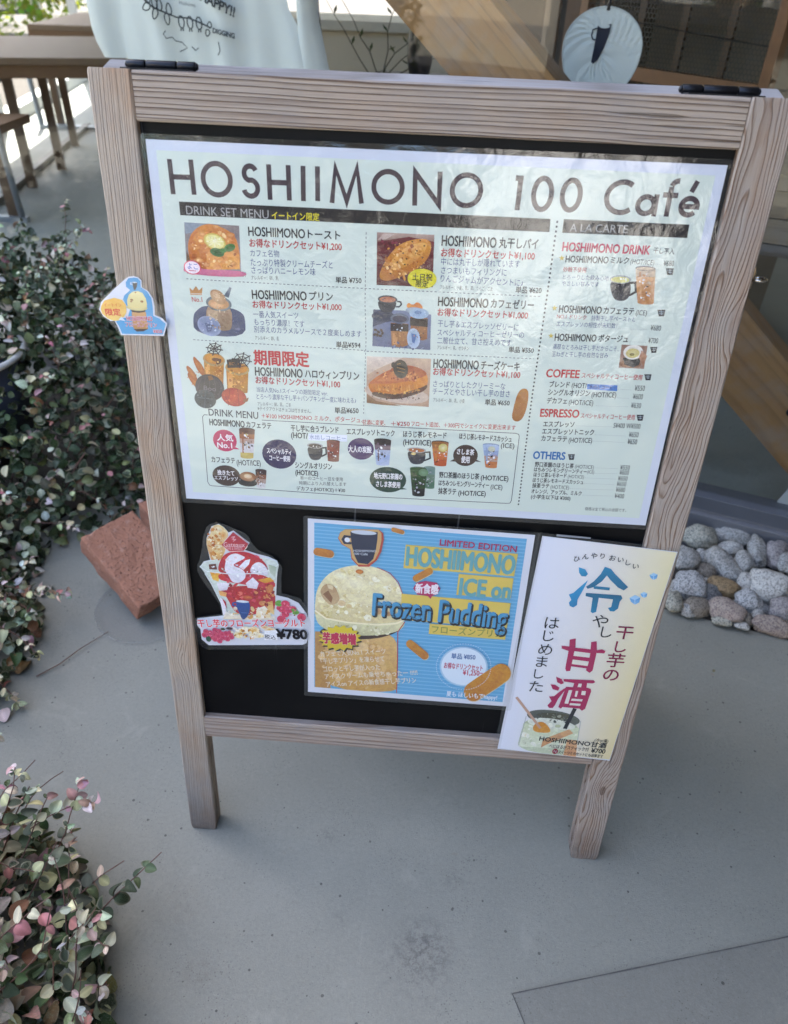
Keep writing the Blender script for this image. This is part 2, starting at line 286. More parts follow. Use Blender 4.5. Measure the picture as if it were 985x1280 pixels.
# ------------------------------------------------------------------ A-frame sign
sign = thing('sandwich_board', Matrix.Translation((0, 0.17, 0)), 'weathered wooden A-frame sign with black board, covered in menu sheets', 'sandwich board')
SI = sign.matrix_world.inverted() @ SM
def stile(x0, x1, inner, mat, ytop=0.0627, ybot=-1.0752, M=SI, zf=0.0, t=0.030, name='stile', groove=True, seed=0):
    """extruded section with a groove in its inner side and a worn round foot"""
    ch = 0.0016
    g0, g1, gd_ = -0.0105, -0.0165, 0.006
    if inner > 0:
        sec = [(x0 + ch, zf), (x1 - ch, zf), (x1, zf - ch)] + ([(x1, g0), (x1 - gd_, g0), (x1 - gd_, g1), (x1, g1)] if groove else []) + [(x1, -t + ch), (x1 - ch, -t), (x0 + ch, -t), (x0, -t + ch), (x0, zf - ch)]
    else:
        sec = [(x0 + ch, zf), (x1 - ch, zf), (x1, zf - ch), (x1, -t + ch), (x1 - ch, -t), (x0 + ch, -t), (x0, -t + ch)] + ([(x0, g1), (x0 + gd_, g1), (x0 + gd_, g0), (x0, g0)] if groove else []) + [(x0, zf - ch)]
    cx, cz = (x0 + x1) / 2, -t / 2; ys = []; sc = []
    for d, s_ in ((0, 0.93), (0.0012, 0.97), (0.004, 1.0)): ys.append(ytop - d); sc.append(s_)
    n = 26
    for i in range(1, n): ys.append(ytop - 0.004 + (ybot + 0.014 - ytop + 0.004) * i / n); sc.append(1.0)
    for d, s_ in ((0.014, 1.0), (0.008, 0.985), (0.004, 0.95), (0.0015, 0.90), (0, 0.82)): ys.append(ybot + d); sc.append(s_)
    m = MB(); v = []
    for y, s_ in zip(ys, sc):
        for (x, z) in sec:
            j = 0.00035 * noise.noise(Vector((x * 30 + seed, y * 28, z * 50)))
            v.append((cx + (x - cx) * s_ + j, y, cz + (z - cz) * (0.5 + s_ / 2) + j))
    k = len(sec); f = [(i * k + j, i * k + (j + 1) % k, (i + 1) * k + (j + 1) % k, (i + 1) * k + j) for i in range(len(ys) - 1) for j in range(k)]
    f += [tuple(range(k)), tuple((len(ys) - 1) * k + j for j in range(k))[::-1]]
    m.add(v, f); return m.build(name, mat, sign, M=M)
def rail(x0, x1, y0, y1, z0, z1, mat, name, M=SI, seed=0):
    ch = 0.0018; sec = [(y0 + ch, z1), (y1 - ch, z1), (y1, z1 - ch), (y1, z0 + ch), (y1 - ch, z0), (y0 + ch, z0), (y0, z0 + ch), (y0, z1 - ch)]
    n = 20; m = MB(); v = []
    for i in range(n + 1):
        x = x0 + (x1 - x0) * i / n
        for (y, z) in sec: v.append((x, y + 0.0004 * noise.noise(Vector((x * 14, y * 40 + seed, z * 40))), z))
    k = 8; f = [(i * k + j, i * k + (j + 1) % k, (i + 1) * k + (j + 1) % k, (i + 1) * k + j) for i in range(n) for j in range(k)]
    f += [tuple(range(k)), tuple(n * k + j for j in range(k))[::-1]]
    m.add(v, f); return m.build(name, mat, sign, M=M)
stile(-0.0525, -0.0082, 1, W_LEFT, seed=1)
stile(0.6020, 0.6483, -1, W_RIGHT, seed=5)
rail(-0.0072, 0.6010, 0.0165, 0.0622, -0.029, -0.0006, W_TOP, 'top_rail', seed=2)
rail(-0.0108, 0.6005, -0.8515, -0.8095, -0.027, -0.0010, W_BOT, 'bottom_rail', seed=3)
m = MB(); m.box(-0.0135, 0.6075, -0.818, 0.022, -0.0145, -0.0115); m.build('black_panel', M_BOARD, sign, M=SI)
# back frame, hinged at the top and leaning the other way
top = SM @ Vector((0, 0.0627, -0.030)); BL = R(12)
BMX = Matrix(((1, 0, 0, -0.298), (0, -math.sin(BL), -math.cos(BL), top.y + 0.0012), (0, math.cos(BL), -math.sin(BL), top.z - 0.002), (0, 0, 0, 1)))
BI = sign.matrix_world.inverted() @ BMX
bl = (top.z - 0.002 - 0.004) / math.cos(BL)
stile(-0.0525, -0.0082, 1, W_BACK, 0, -bl, BI, 0.0, 0.032, groove=False, seed=9); stile(0.6020, 0.6483, -1, W_BACK, 0, -bl, BI, 0.0, 0.032, groove=False, seed=12)
rail(-0.0072, 0.6010, -0.046, -0.0006, -0.031, -0.0008, W_BACK, 'top_rail', BI); rail(-0.0072, 0.6010, -0.915, -0.872, -0.029, -0.0008, W_BACK, 'bottom_rail', BI)
m = MB(); m.box(-0.0075, 0.6015, -0.874, -0.044, -0.018, -0.014); m.build('black_panel', M_BOARD, sign, M=BI)
for xa, xb, hs in ((-0.021, 0.050, 1), (0.541, 0.617, -1)):
    hp = bpy.data.objects.new('hinge', None); COL.objects.link(hp); hp.parent = sign; hp.matrix_local = SI
    L = xb - xa; y0 = 0.0627 + 0.0046; z0 = -0.0300
    for a, b in ((0, 0.27), (0.275, 0.725), (0.73, 1)):
        m = MB(); x_a, x_b = xa + L * a + 0.0003, xa + L * b - 0.0003; r = 0.0044
        m.tube([(x_a, y0, z0), (x_a + 0.0006, y0, z0), (x_b - 0.0006, y0, z0), (x_b, y0, z0)], [r * 0.88, r, r, r * 0.88], 18); m.build('knuckle', M_BLACKM, hp, smooth=True)
    for end, s_ in ((xa - 0.0022, 1), (xb + 0.0022, -1)):
        m = MB(); m.tube([(end, y0, z0), (end + s_ * 0.0012, y0, z0), (end + s_ * 0.0022, y0, z0)], [0.0022, 0.0034, 0.0034], 14); m.build('pin_cap', M_BLACKM, hp, smooth=True)
    m = MB(); m.box(xa + 0.001, xb - 0.001, 0.0628, 0.0640, -0.0262, -0.0050); m.build('hinge_leaf', M_BLACKM, hp)
hb = bpy.data.objects.new('hook_and_eye', None); COL.objects.link(hb); hb.parent = sign; hb.matrix_local = SI
m = MB(); m.box(0.6480, 0.6500, -0.135, -0.092, -0.026, -0.008); m.build('plate', M_BRASS, hb, bevel=0.0006)
m = MB(); m.tube([(0.661 + 0.0085 * math.cos(a * math.pi / 9), -0.110, -0.019 + 0.0085 * math.sin(a * math.pi / 9)) for a in range(18)], 0.0021, 8, closed=True); m.build('eye_ring', plain('pale_steel', (0.55, 0.50, 0.44), 0.25, 1.0), hb, smooth=True)
m = MB(); m.tube([(0.6485, -0.098, -0.016), (0.654, -0.098, -0.016), (0.6555, -0.103, -0.017), (0.654, -0.120, -0.018)], 0.0017, 8); m.build('hook', M_BRASS, hb, smooth=True)

# ------------------------------------------------------------------ printed sheets
def ink(name, photo=False):
    q = N(name); co = q.obj(); c = q.n('ShaderNodeVertexColor', layer_name='Col').outputs[0]
    if photo:
        f = q.noise(co, 340, 6, 0.8, 0.5); g = q.noise(co, 95, 5, 0.7, 1.2)
        k = q.math('ADD', 0.30, q.math('MULTIPLY', q.math('ADD', q.math('MULTIPLY', f, 1.1), g), 0.68))
        hsv = q.n('ShaderNodeHueSaturation', i={'Color': c, 'Value': k, 'Saturation': 1.0, 'Hue': q.math('ADD', 0.47, q.math('MULTIPLY', g, 0.06))})
        c = hsv.outputs[0]
    return q.set(col=c, rough=0.55, spec=0.25)
M_INK = ink('printed_ink'); M_PHOTO = ink('printed_picture', True)
def two_sided_ior(q, ior):
    bf = q.n('ShaderNodeNewGeometry').outputs['Backfacing']
    return q.math('ADD', ior, q.math('MULTIPLY', bf, 1 / ior - ior))
def film(name, tint=0.97, wob=1.0, haze=0.03, rough=0.02):
    q = N(name); co = q.obj(); t = q.t; t.nodes.remove(q.b)
    h = q.math('ADD', q.math('MULTIPLY', q.noise(co, 5, 3, 0.5, 0.4), 1.0), q.math('MULTIPLY', q.noise(co, 38, 5, 0.6, 0.8), 0.085))
    bmp = q.n('ShaderNodeBump', i={'Height': h, 'Distance': 0.009 * wob, 'Strength': 1.0}).outputs[0]
    fr = q.n('ShaderNodeFresnel', i={'IOR': two_sided_ior(q, 1.55), 'Normal': bmp}).outputs[0]
    tr = q.n('ShaderNodeBsdfTransparent', i={'Color': (tint, tint, tint, 1)}).outputs[0]
    df = q.n('ShaderNodeBsdfDiffuse', i={'Color': (0.7, 0.75, 0.8, 1)}).outputs[0]
    gl_ = q.n('ShaderNodeBsdfGlossy', i={'Color': (1, 1, 1, 1), 'Roughness': rough, 'Normal': bmp}).outputs[0]
    a = q.n('ShaderNodeMixShader', i={0: haze, 1: tr, 2: df}).outputs[0]
    b = q.n('ShaderNodeMixShader', i={0: q.math('MULTIPLY', fr, 1.5), 1: a, 2: gl_}).outputs[0]
    q.l(b, q.out.inputs[0]); return q.m
M_FILM = film('laminate_film', haze=0.012); M_FILM2 = film('stiff_laminate', 0.97, 0.5, 0.02, 0.05)
def paper(name, col, rough=0.6):
    q = N(name); co = q.obj(); f = q.noise(co, 6, 3); q.bump(q.noise(co, 900, 2), 0.00005)
    return q.set(col=q.mix(f, tuple(x * 0.985 for x in col), tuple(min(1, x * 1.01) for x in col)), rough=rough, spec=0.25)
M_PAPER = paper('cool_white_paper', (0.66, 0.70, 0.80)); M_PAPER2 = paper('white_paper', (0.72, 0.735, 0.81)); M_CLEAR_EDGE = plain('film_edge', (0.5, 0.52, 0.55), 0.3)

_tc = bpy.data.curves.new('glyphs', 'FONT'); _to = bpy.data.objects.new('glyphs', _tc); COL.objects.link(_to); _cache = {}
_tc.resolution_u = 3
def glyphs(s, off):
    key = (s, off)
    if key not in _cache:
        _tc.body = s; _tc.offset = off; bpy.context.view_layer.update()
        ev = _to.evaluated_get(bpy.context.evaluated_depsgraph_get()); me = ev.to_mesh()
        _cache[key] = ([(v.co.x, v.co.y) for v in me.vertices], [tuple(p.vertices) for p in me.polygons]); ev.to_mesh_clear()
    return _cache[key]
def yr(s):
    v = [p[1] for p in glyphs(s, 0)[0]]; return min(v), max(v)
_H = yr('H'); _C = yr('国')
cjk = lambda s: any(ord(ch) > 0x2e80 for ch in s)


class Print:
    def __init__(s, root, base, plane):
        s.root, s.base, s.pl = root, base, plane; s.menu = plane == (0.0055, 0); s.cur = None; s.k = 0; s.last = ''
    def pt(s, x, y, lift):
        x /= 1000; y /= 1000; z = -(s.pl[0] + s.pl[1] * x) + lift
        return (x - s.base[0], -y - s.base[1], z)
    def flush(s):
        if s.cur and s.mb.v: s.mb.build(s.cur, [M_INK, M_PHOTO], s.root)
    def pic(s, name, k0=0): s.flush(); s.cur = name; s.mb = MB(); s.k = k0 if (s.menu or k0 == 0) else s.k + 2; s.last = ''; s.mi = 1 if ('picture' in name or 'potato' in name) else 0
    def step(s, op, force=False):
        if force or op in ('P', 'E') or op != s.last: s.k += 1
        s.last = op; return 0.0001 + s.k * 0.000012
    def poly(s, pts, col, col2=None):
        L = s.step('P'); P_ = [(pts[i], pts[i + 1]) for i in range(0, len(pts), 2)]
        c1 = lin(col); c2 = lin(col2 or col); ys = [p[1] for p in P_]; a, b = min(ys), max(ys)
        area = sum(P_[i][0] * P_[(i + 1) % len(P_)][1] - P_[(i + 1) % len(P_)][0] * P_[i][1] for i in range(len(P_)))
        if area > 0: P_ = P_[::-1]
        if s.mi and len(P_) > 5:                          # soft corners for pictured food
            for _ in range(2): P_ = [q for i in range(len(P_)) for q in ((P_[i - 1][0] * .25 + P_[i][0] * .75, P_[i - 1][1] * .25 + P_[i][1] * .75), (P_[i][0] * .75 + P_[(i + 1) % len(P_)][0] * .25, P_[i][1] * .75 + P_[(i + 1) % len(P_)][1] * .25))]
        cs = []
        for p in P_:
            t = (p[1] - a) / max(b - a, 1e-6); cs.append(tuple(c1[j] + (c2[j] - c1[j]) * t for j in range(3)) + (1.0,))
        s.mb.add([s.pt(*p, L) for p in P_], [tuple(range(len(P_)))], s.mi, cs)
    def quad(s, pts, cols):
        L = s.step('P'); A, B, C_, D = [Vector((pts[i], pts[i + 1])) for i in (0, 2, 4, 6)]; cc = [lin(c) for c in cols]; n = 6; V = []; cs = []
        for i in range(n + 1):
            for j in range(n + 1):
                a, b = i / n, j / n; p = (A * (1 - a) + B * a) * (1 - b) + (D * (1 - a) + C_ * a) * b; V.append(s.pt(p.x, p.y, L))
                cs.append(tuple((cc[0][k] * (1 - a) + cc[1][k] * a) * (1 - b) + (cc[3][k] * (1 - a) + cc[2][k] * a) * b for k in range(4)))
        s.mb.add(V, [(i * (n + 1) + j, i * (n + 1) + j + 1, (i + 1) * (n + 1) + j + 1, (i + 1) * (n + 1) + j) for i in range(n) for j in range(n)], 0, cs)
    def ell(s, cx, cy, rx, ry, rot, col, col2=None):
        L = s.step('E'); n = 28; a = R(rot); c1, c2 = lin(col), lin(col2 or col); V = [s.pt(cx, cy, L)]; cs = [c1]
        for i in range(n):
            t = -2 * math.pi * i / n; x, y = rx * math.cos(t), ry * math.sin(t)
            V.append(s.pt(cx + x * math.cos(a) - y * math.sin(a), cy + x * math.sin(a) + y * math.cos(a), L)); cs.append(c2)
        s.mb.add(V, [(0, 1 + i, 1 + (i + 1) % n) for i in range(n)], s.mi, cs)
    def line(s, pts, w, col, closed=0, dash=None):
        L = s.step('L'); P_ = [Vector((pts[i], pts[i + 1])) for i in range(0, len(pts), 2)]; c = lin(col)
        if dash:
            segs = list(zip(P_, P_[1:] + ([P_[0]] if closed else [])))[:len(P_) if closed else None]; on = True; left = dash[0]
            for a, b in segs:
                d = b - a; T = d.length; p = 0
                if T < 1e-6: continue
                u = d / T; n_ = Vector((-u.y, u.x)) * w / 2
                while p < T:
                    e = min(T, p + left)
                    if on:
                        q0, q1 = a + u * p, a + u * e
                        s.mb.add([s.pt(*(q0 + n_), L), s.pt(*(q1 + n_), L), s.pt(*(q1 - n_), L), s.pt(*(q0 - n_), L)], [(0, 1, 2, 3)], 0, c)
                    left -= e - p; p = e
                    if left <= 1e-6: on = not on; left = dash[0 if on else 1]
            return
        n = len(P_); V = []
        for i in range(n):
            a = P_[i - 1] if (closed or i) else None; b = P_[(i + 1) % n] if (closed or i < n - 1) else None
            d1 = (P_[i] - a).normalized() if a is not None and (P_[i] - a).length > 1e-6 else None; d2 = (b - P_[i]).normalized() if b is not None and (b - P_[i]).length > 1e-6 else None
            d1 = d1 or d2; d2 = d2 or d1
            n1, n2 = Vector((-d1.y, d1.x)), Vector((-d2.y, d2.x)); mn = (n1 + n2)
            mn = mn.normalized() if mn.length > 0.2 else n1; k = w / 2 / max(0.36, mn.dot(n1))
            V += [s.pt(*(P_[i] + mn * k), L), s.pt(*(P_[i] - mn * k), L)]
        s.mb.add(V, [(2 * i, 2 * ((i + 1) % n), 2 * ((i + 1) % n) + 1, 2 * i + 1) for i in range(n if closed else n - 1)], 0, c)
    def text(s, t, xl, yl, xr, yr_, h, col, b=0, ol=None):
        if t.startswith('HOSHIIMONO ') and cjk(t[11:]):
            rest = t[11:]; wl = 6.55; wt = wl + 0.35 + 0.93 * sum(0.62 if ord(c_) < 0x80 else 1 for c_ in rest)
            q0 = wl / wt; q1 = (wl + 0.35) / wt
            s.text('HOSHIIMONO', xl, yl, xl + (xr - xl) * q0, yl + (yr_ - yl) * q0, h, col, b); s.text(rest, xl + (xr - xl) * q1, yl + (yr_ - yl) * q1, xr, yr_, h, col, b); return
        ref = _C if cjk(t) else _H
        V, F = glyphs(t, 0.0)
        if not V: return
        sy = h / (ref[1] - ref[0]); my = (ref[0] + ref[1]) / 2; x0 = min(p[0] for p in V); x1 = max(p[0] for p in V)
        d = Vector((xr - xl, yr_ - yl)); W_ = d.length; u = d / W_; dnv = Vector((-u.y, u.x)); sx = W_ / max(x1 - x0, 1e-6)
        o = Vector((xl, yl))
        if len(t) == 1: sx = sy; o = o + u * (W_ - (x1 - x0) * sx) / 2
        latin = not cjk(t); wgt = (0, 0.010, 0.020, 0.030, 0.042)[b] * (0.5 if latin and h < 6.5 else 1) * (0 if latin and h < 5.2 and b < 2 else 1)
        if b == 0: ST = [(0, 0)]
        elif h < 6: ST = [(-wgt, 0), (wgt, 0)]
        else: ST = [(0, 0)] + [(wgt * math.cos(i * math.pi / 4), wgt * math.sin(i * math.pi / 4)) for i in range(8)]
        def strike(dx, dy, lift, c):                      # heavier weights are struck several times, a hair apart
            out = []
            for (x, y) in V:
                p = o + u * ((x - x0) * sx + dx * sy) - dnv * ((y - my + dy) * sy); out.append(s.pt(p.x, p.y, lift))
            s.mb.add(out, F, 0, c)
        if ol:
            L = s.step('T', True); co = lin(ol)
            for i in range(8): strike(0.055 * math.cos(i * math.pi / 4), 0.055 * math.sin(i * math.pi / 4), L + i * 1.2e-6, co)
            s.k += 3
        L = s.step('T', bool(ol)); c = lin(col)
        for i, (dx, dy) in enumerate(ST): strike(dx, dy, L + i * 1.2e-6, c)

def outline_mesh(pr, pts, lift, name, mat, th=0.0):
    P_ = [(pts[i], pts[i + 1]) for i in range(0, len(pts), 2)]; m = MB()
    a = [pr.pt(*p, lift) for p in P_][::-1]
    if th:
        b = [(x, y, z - th) for x, y, z in a]; n = len(a)
        m.add(a + b, [tuple(range(n)), tuple(range(n, 2 * n))[::-1]] + [(i, n + i, n + (i + 1) % n, (i + 1) % n) for i in range(n)])
    else: m.add(a, [tuple(range(len(a)))])
    return m.build(name, mat, pr.root)
def grow(pts, d, r=0):
    P_ = [Vector((pts[i], pts[i + 1])) for i in range(0, len(pts), 2)]; c = sum(P_, Vector((0, 0))) / len(P_); o = []
    n = len(P_)
    for i, p in enumerate(P_):
        e1 = (p - P_[i - 1]).normalized(); e2 = (P_[(i + 1) % n] - p).normalized()
        q = p + (e1 - e2) * d
        if r:
            for k in range(5):
                t = k / 4; a = q - e1 * r; b = q + e2 * r; x = a * (1 - t) ** 2 + q * 2 * t * (1 - t) + b * t * t; o += [x.x, x.y]
        else: o += [q.x, q.y]
    return o

SHEETS = {
 'menu': ('menu_sheet', 'large laminated drinks menu in Japanese with dark title lettering, filling top of black board', 'menu', (0.297, -0.43), (0.0055, 0)),
 'pud': ('ice_cream_poster', 'laminated square blue poster with ice cream cup and yellow text bands', 'poster', (0.30, -0.75), (0.005 + 0.0247 * 0.152, -0.0247)),
 'ama': ('drink_poster', 'tall narrow cream poster with big teal and magenta characters, overlapping right stile', 'poster', (0.53, -0.84), (-0.0015, 0)),
 'yog': ('parfait_sign', 'die-cut laminated parfait picture with ¥780 price, left of the blue poster', 'sign', (0.05, -0.68), (0.005, 0)),
 'tag': ('small_cutout_sign', 'small blue die-cut dessert sign with yellow badge, stuck on the left stile', 'sign', (-0.04, -0.24), (-0.0012, 0)),
}
PR = None; _defs = {}
def SHEET(k):
    global PR
    if PR: PR.flush()
    name, lab, cat, base, pl = SHEETS[k]; PR = Print(None, base, pl)
    PR.root = thing(name, SM @ Matrix.Translation((base[0], base[1], 0)), lab, cat)
    _defs[k] = PR
def PIC(n): PR.pic(n, {'printed_text': 6, 'blend_label': 12, 'title_letter': 3}.get(n, 2))
def QD(p, cols): PR.quad(p, cols)
def PO(p, c, c2=None): PR.poly(p, c, c2)
def EL(x, y, rx, ry, rot, c, c2=None): PR.ell(x, y, rx, ry, rot, c, c2)
def SP(cx, cy, rx, ry, n, s0, s1, cols, seed):
    r_ = random.Random(seed)
    for i in range(n):
        a, d = r_.uniform(0, 6.283), math.sqrt(r_.random()); x, y = cx + rx * d * math.cos(a), cy + ry * d * math.sin(a); sz = s0 + (s1 - s0) * r_.random() ** 2; L = PR.step('E'); PR.k -= 0.8; c = lin(r_.choice(cols)); ro = r_.uniform(0, 3.14); e = r_.uniform(0.35, 0.9)
        V = []
        for k in range(7):
            t = -6.283 * k / 7; u, v = sz * math.cos(t) * r_.uniform(0.75, 1.15), sz * e * math.sin(t); V.append(PR.pt(x + u * math.cos(ro) - v * math.sin(ro), y + u * math.sin(ro) + v * math.cos(ro), L))
        PR.mb.add(V, [tuple(range(7))], PR.mi, c)
def LN(p, w_, c, closed=0, dash=None): PR.line(p, w_, c, closed, dash)
def TX(s_, x0, y0, x1, y1, h, c, b=0, ol=None): PR.text(s_, x0, y0, x1, y1, h, c, b, ol)
# ------------------------------------------------------------------ print layout (millimetres on the board)
SHEET('menu')
MENU_PAPER=[-2.1,-0.1,595.6,-1.9,598.5,419.7,0,423.4]
PIC('title_letter')
LN([21.1,17.7,21.8,51.9],5.2,'42343c',0)
LN([43.8,17.2,44.5,51.4],5.2,'42343c',0)
LN([21.5,34.8,44.2,34.3],5.2,'42343c',0)
PIC('title_letter')
LN([84.7,34.6,84.6,37,84.2,39.3,83.4,41.6,82.2,43.6,80.8,45.5,79.1,47.1,77.2,48.4,75.1,49.4,72.9,50,70.6,50.3,68.4,50.2,66.1,49.7,64,48.8,62,47.7,60.2,46.2,58.6,44.4,57.4,42.4,56.4,40.2,55.8,37.9,55.6,35.5,55.7,33.1,56.1,30.8,56.9,28.5,58.1,26.5,59.5,24.6,61.2,23,63.1,21.7,65.2,20.7,67.4,20.1,69.7,19.8,71.9,19.9,74.2,20.4,76.3,21.3,78.3,22.4,80.1,23.9,81.7,25.7,82.9,27.7,83.9,29.9,84.5,32.2],5.2,'42343c',1)
PIC('title_letter')
LN([112,24.7,111.2,23.3,110.2,22.2,109,21.3,107.6,20.8,106.2,20.6,104.8,20.8,103.4,21.3,102.2,22.1,101.2,23.2,100.4,24.6,99.9,26.1,99.7,27.6,100,29.5,100.6,31.1,101.6,32.6,103,33.7,104.5,34.4,106.2,34.1,108.1,34.3,109.9,35.1,111.4,36.4,112.6,38,113.4,39.9,113.6,42,113.4,44,112.6,45.9,111.4,47.6,109.9,48.8,108.1,49.6,106.2,49.9,104.5,49.7,103,49.1,101.6,48.2,100.4,47,99.5,45.6,99,44],5.2,'42343c',0)
PIC('title_letter')
LN([126.2,18.1,126.5,52.5],5.2,'42343c',0)
LN([146.8,17.9,147.2,52.3],5.2,'42343c',0)
LN([126.3,35.3,147,35.1],5.2,'42343c',0)
PIC('title_letter')
LN([162.4,17.9,162.3,52.2],5.2,'42343c',0)
PIC('title_letter')
LN([177.6,17.7,177.6,51.5],5.2,'42343c',0)
PIC('title_letter')
LN([192.9,52.6,196.4,18.2,208.6,50.3,219,17.6,224.4,51.7],5.2,'42343c',0)
PIC('title_letter')
LN([267.1,33.8,266.9,36.1,266.5,38.3,265.6,40.5,264.4,42.5,263,44.3,261.2,45.9,259.2,47.1,257.1,48.1,254.8,48.7,252.5,48.9,250.1,48.8,247.8,48.3,245.6,47.5,243.6,46.4,241.8,44.9,240.2,43.2,238.9,41.2,237.9,39.1,237.3,36.9,237.1,34.6,237.2,32.3,237.7,30,238.5,27.8,239.7,25.8,241.2,24,242.9,22.5,244.9,21.2,247.1,20.2,249.3,19.6,251.7,19.4,254,19.5,256.3,20,258.5,20.8,260.6,22,262.4,23.4,264,25.2,265.3,27.1,266.2,29.2,266.8,31.5],5.2,'42343c',1)
PIC('title_letter')
LN([280.9,51,280.1,18.8,306.6,49.2,305.8,17],5.2,'42343c',0)
PIC('title_letter')
LN([349.3,33.3,349.1,35.6,348.7,37.8,347.8,40,346.7,42,345.2,43.8,343.5,45.4,341.5,46.6,339.4,47.6,337.1,48.2,334.8,48.4,332.5,48.3,330.2,47.8,328,47,326,45.8,324.2,44.4,322.6,42.7,321.4,40.7,320.4,38.6,319.8,36.4,319.6,34.1,319.7,31.8,320.2,29.5,321,27.3,322.2,25.3,323.6,23.5,325.4,22,327.3,20.7,329.4,19.8,331.7,19.2,334,18.9,336.3,19,338.6,19.5,340.8,20.3,342.8,21.5,344.6,22.9,346.2,24.7,347.5,26.6,348.4,28.7,349,31],5.2,'42343c',1)
PIC('title_letter')
LN([384.2,19.5,389.6,19.6],5.2,'42343c',0)
LN([389.6,17,389.2,50.4],5.2,'42343c',0)
PIC('title_letter')
LN([422.9,33.3,422.8,35.7,422.5,38,422,40.2,421.3,42.2,420.4,44,419.3,45.5,418.1,46.8,416.8,47.7,415.4,48.3,414,48.5,412.6,48.4,411.2,47.8,409.8,47,408.6,45.7,407.4,44.2,406.5,42.5,405.7,40.5,405.1,38.3,404.7,36,404.5,33.7,404.6,31.3,404.9,29,405.4,26.8,406.1,24.8,407,23,408.1,21.5,409.3,20.2,410.6,19.3,412,18.7,413.4,18.5,414.9,18.7,416.3,19.2,417.6,20.1,418.9,21.3,420,22.8,421,24.5,421.8,26.5,422.4,28.7,422.8,31],5.2,'42343c',1)
PIC('title_letter')
LN([452.6,33.1,452.5,35.3,452.2,37.5,451.7,39.6,451,41.5,450.1,43.3,449,44.8,447.8,46,446.5,46.8,445.1,47.4,443.7,47.6,442.3,47.5,440.9,47,439.5,46.1,438.3,45,437.2,43.6,436.2,41.9,435.4,40,434.8,37.9,434.4,35.7,434.3,33.5,434.3,31.2,434.6,29,435.1,27,435.8,25,436.7,23.3,437.8,21.8,439,20.6,440.3,19.7,441.7,19.2,443.1,19,444.5,19.1,445.9,19.6,447.3,20.4,448.5,21.6,449.7,23,450.6,24.7,451.4,26.6,452,28.7,452.4,30.9],5.2,'42343c',1)
PIC('title_letter')
LN([505.1,21.1,503,19.9,500.7,19,498.2,18.4,495.7,18.3,493.2,18.5,490.8,19.1,488.5,20,486.4,21.3,484.5,22.8,482.9,24.6,481.6,26.7,480.7,28.8,480.2,31.1,480.1,33.5,480.4,35.8,481.1,38,482.1,40.2,483.5,42.1,485.2,43.8,487.2,45.2,489.4,46.3,491.7,47.1,494.2,47.5,496.7,47.6,499.2,47.3,501.6,46.6,503.9,45.5,505.9,44.2],5.2,'42343c',0)
PIC('title_letter')
LN([530.1,39.1,529.9,40.8,529.4,42.4,528.6,43.9,527.5,45.2,526.1,46.2,524.5,46.9,522.8,47.3,521,47.4,519.3,47,517.7,46.4,516.2,45.4,515,44.2,514.1,42.7,513.5,41.1,513.3,39.4,513.5,37.7,514,36.1,514.8,34.6,516,33.3,517.4,32.3,519,31.5,520.7,31.1,522.4,31.1,524.1,31.4,525.8,32.1,527.2,33.1,528.4,34.3,529.3,35.8,529.9,37.4],5.2,'42343c',1)
LN([531.3,28.3,531.7,49.8],5.2,'42343c',0)
PIC('title_letter')
LN([544.6,49.3,544.5,20.5,544.5,20.9,544.6,19.6,545.1,18.4,545.7,17.3,546.7,16.4,547.8,15.6,549,15.1,550.3,14.8,551.7,14.8],5.2,'42343c',0)
LN([537.2,28.5,552.6,28.5],5.2,'42343c',0)
PIC('title_letter')
LN([574.3,38.5,574.1,37.1,573.7,35.6,573,34.3,572.1,33.2,570.9,32.2,569.6,31.4,568.2,30.9,566.7,30.7,565.2,30.7,563.7,31,562.3,31.5,561,32.3,559.9,33.3,559,34.5,558.3,35.8,557.9,37.3,557.8,38.7,558,40.2,558.4,41.6,559.1,42.9,560,44.1,561.2,45.1,562.5,45.8,563.9,46.3,565.4,46.6,566.9,46.6,568.4,46.3,569.8,45.7,571.1,44.9,572.2,43.9],5.2,'42343c',0)
LN([557.8,38.7,576.9,38.5],5.2,'42343c',0)
LN([565.3,24.6,569.4,14],5.2,'42343c',0)
PIC('header_bars')
PO([27.1,58.9,425.4,57.3,426,70.5,27.2,72.7],'161418')
PO([439.2,56.8,570.5,55.9,571.2,69.3,439.7,70.4],'161418')
LN([27.2,140,88.2,140.2,231.3,140,427.3,138.4],0.74,'50505a',0,(2.6, 2))
LN([28.9,209.8,231.6,210.9,230.6,211.7,427.6,209.3],0.77,'50505a',0,(2.6, 2))
LN([230,80.2,230.4,157.2,232.5,198.1,231.5,290.1],0.7,'50505a',0,(2.6, 2))
LN([432.8,58.8,432.8,141.3,431.6,256.3,433.2,402.3],1.84,'26262e',0,(2.2, 2.6))
PIC('printed_text')
TX('DRINK SET MENU',34.2,67.1,124.2,67.3,8.62,'a8a8a8',0)
TX('イートイン限定',127.7,68.1,179.1,67.5,7.63,'f0e020',1)
TX('HOSHIIMONO トースト',101.1,85.5,201.8,85.1,9.25,'1c1c22',2)
TX('お得なドリンクセット¥1,200',101.7,97.7,203.4,96.8,8.4,'b01520',2)
TX('カフェ名物',101.9,108.4,134.3,107.7,7.27,'2b3a78',0)
TX('たっぷり特製クリームチーズと',101.9,118.2,193.6,116.5,7.84,'2b3a78',0)
TX('さっぱりハニーレモン味',102.3,126.6,174.4,125.1,7.67,'2b3a78',0)
TX('アレルギー：卵、乳',101.8,135,132.5,133.9,4.65,'1c1c22',0)
TX('単品 ¥750',197,132.4,225.8,131.6,6.67,'1c1c22',2)
TX('TVで紹介されました！',46.5,131.3,95.3,131.8,5.69,'7a1030',1)
TX('No.1',31.6,162.7,43.6,162.3,5.45,'c0352c',2)
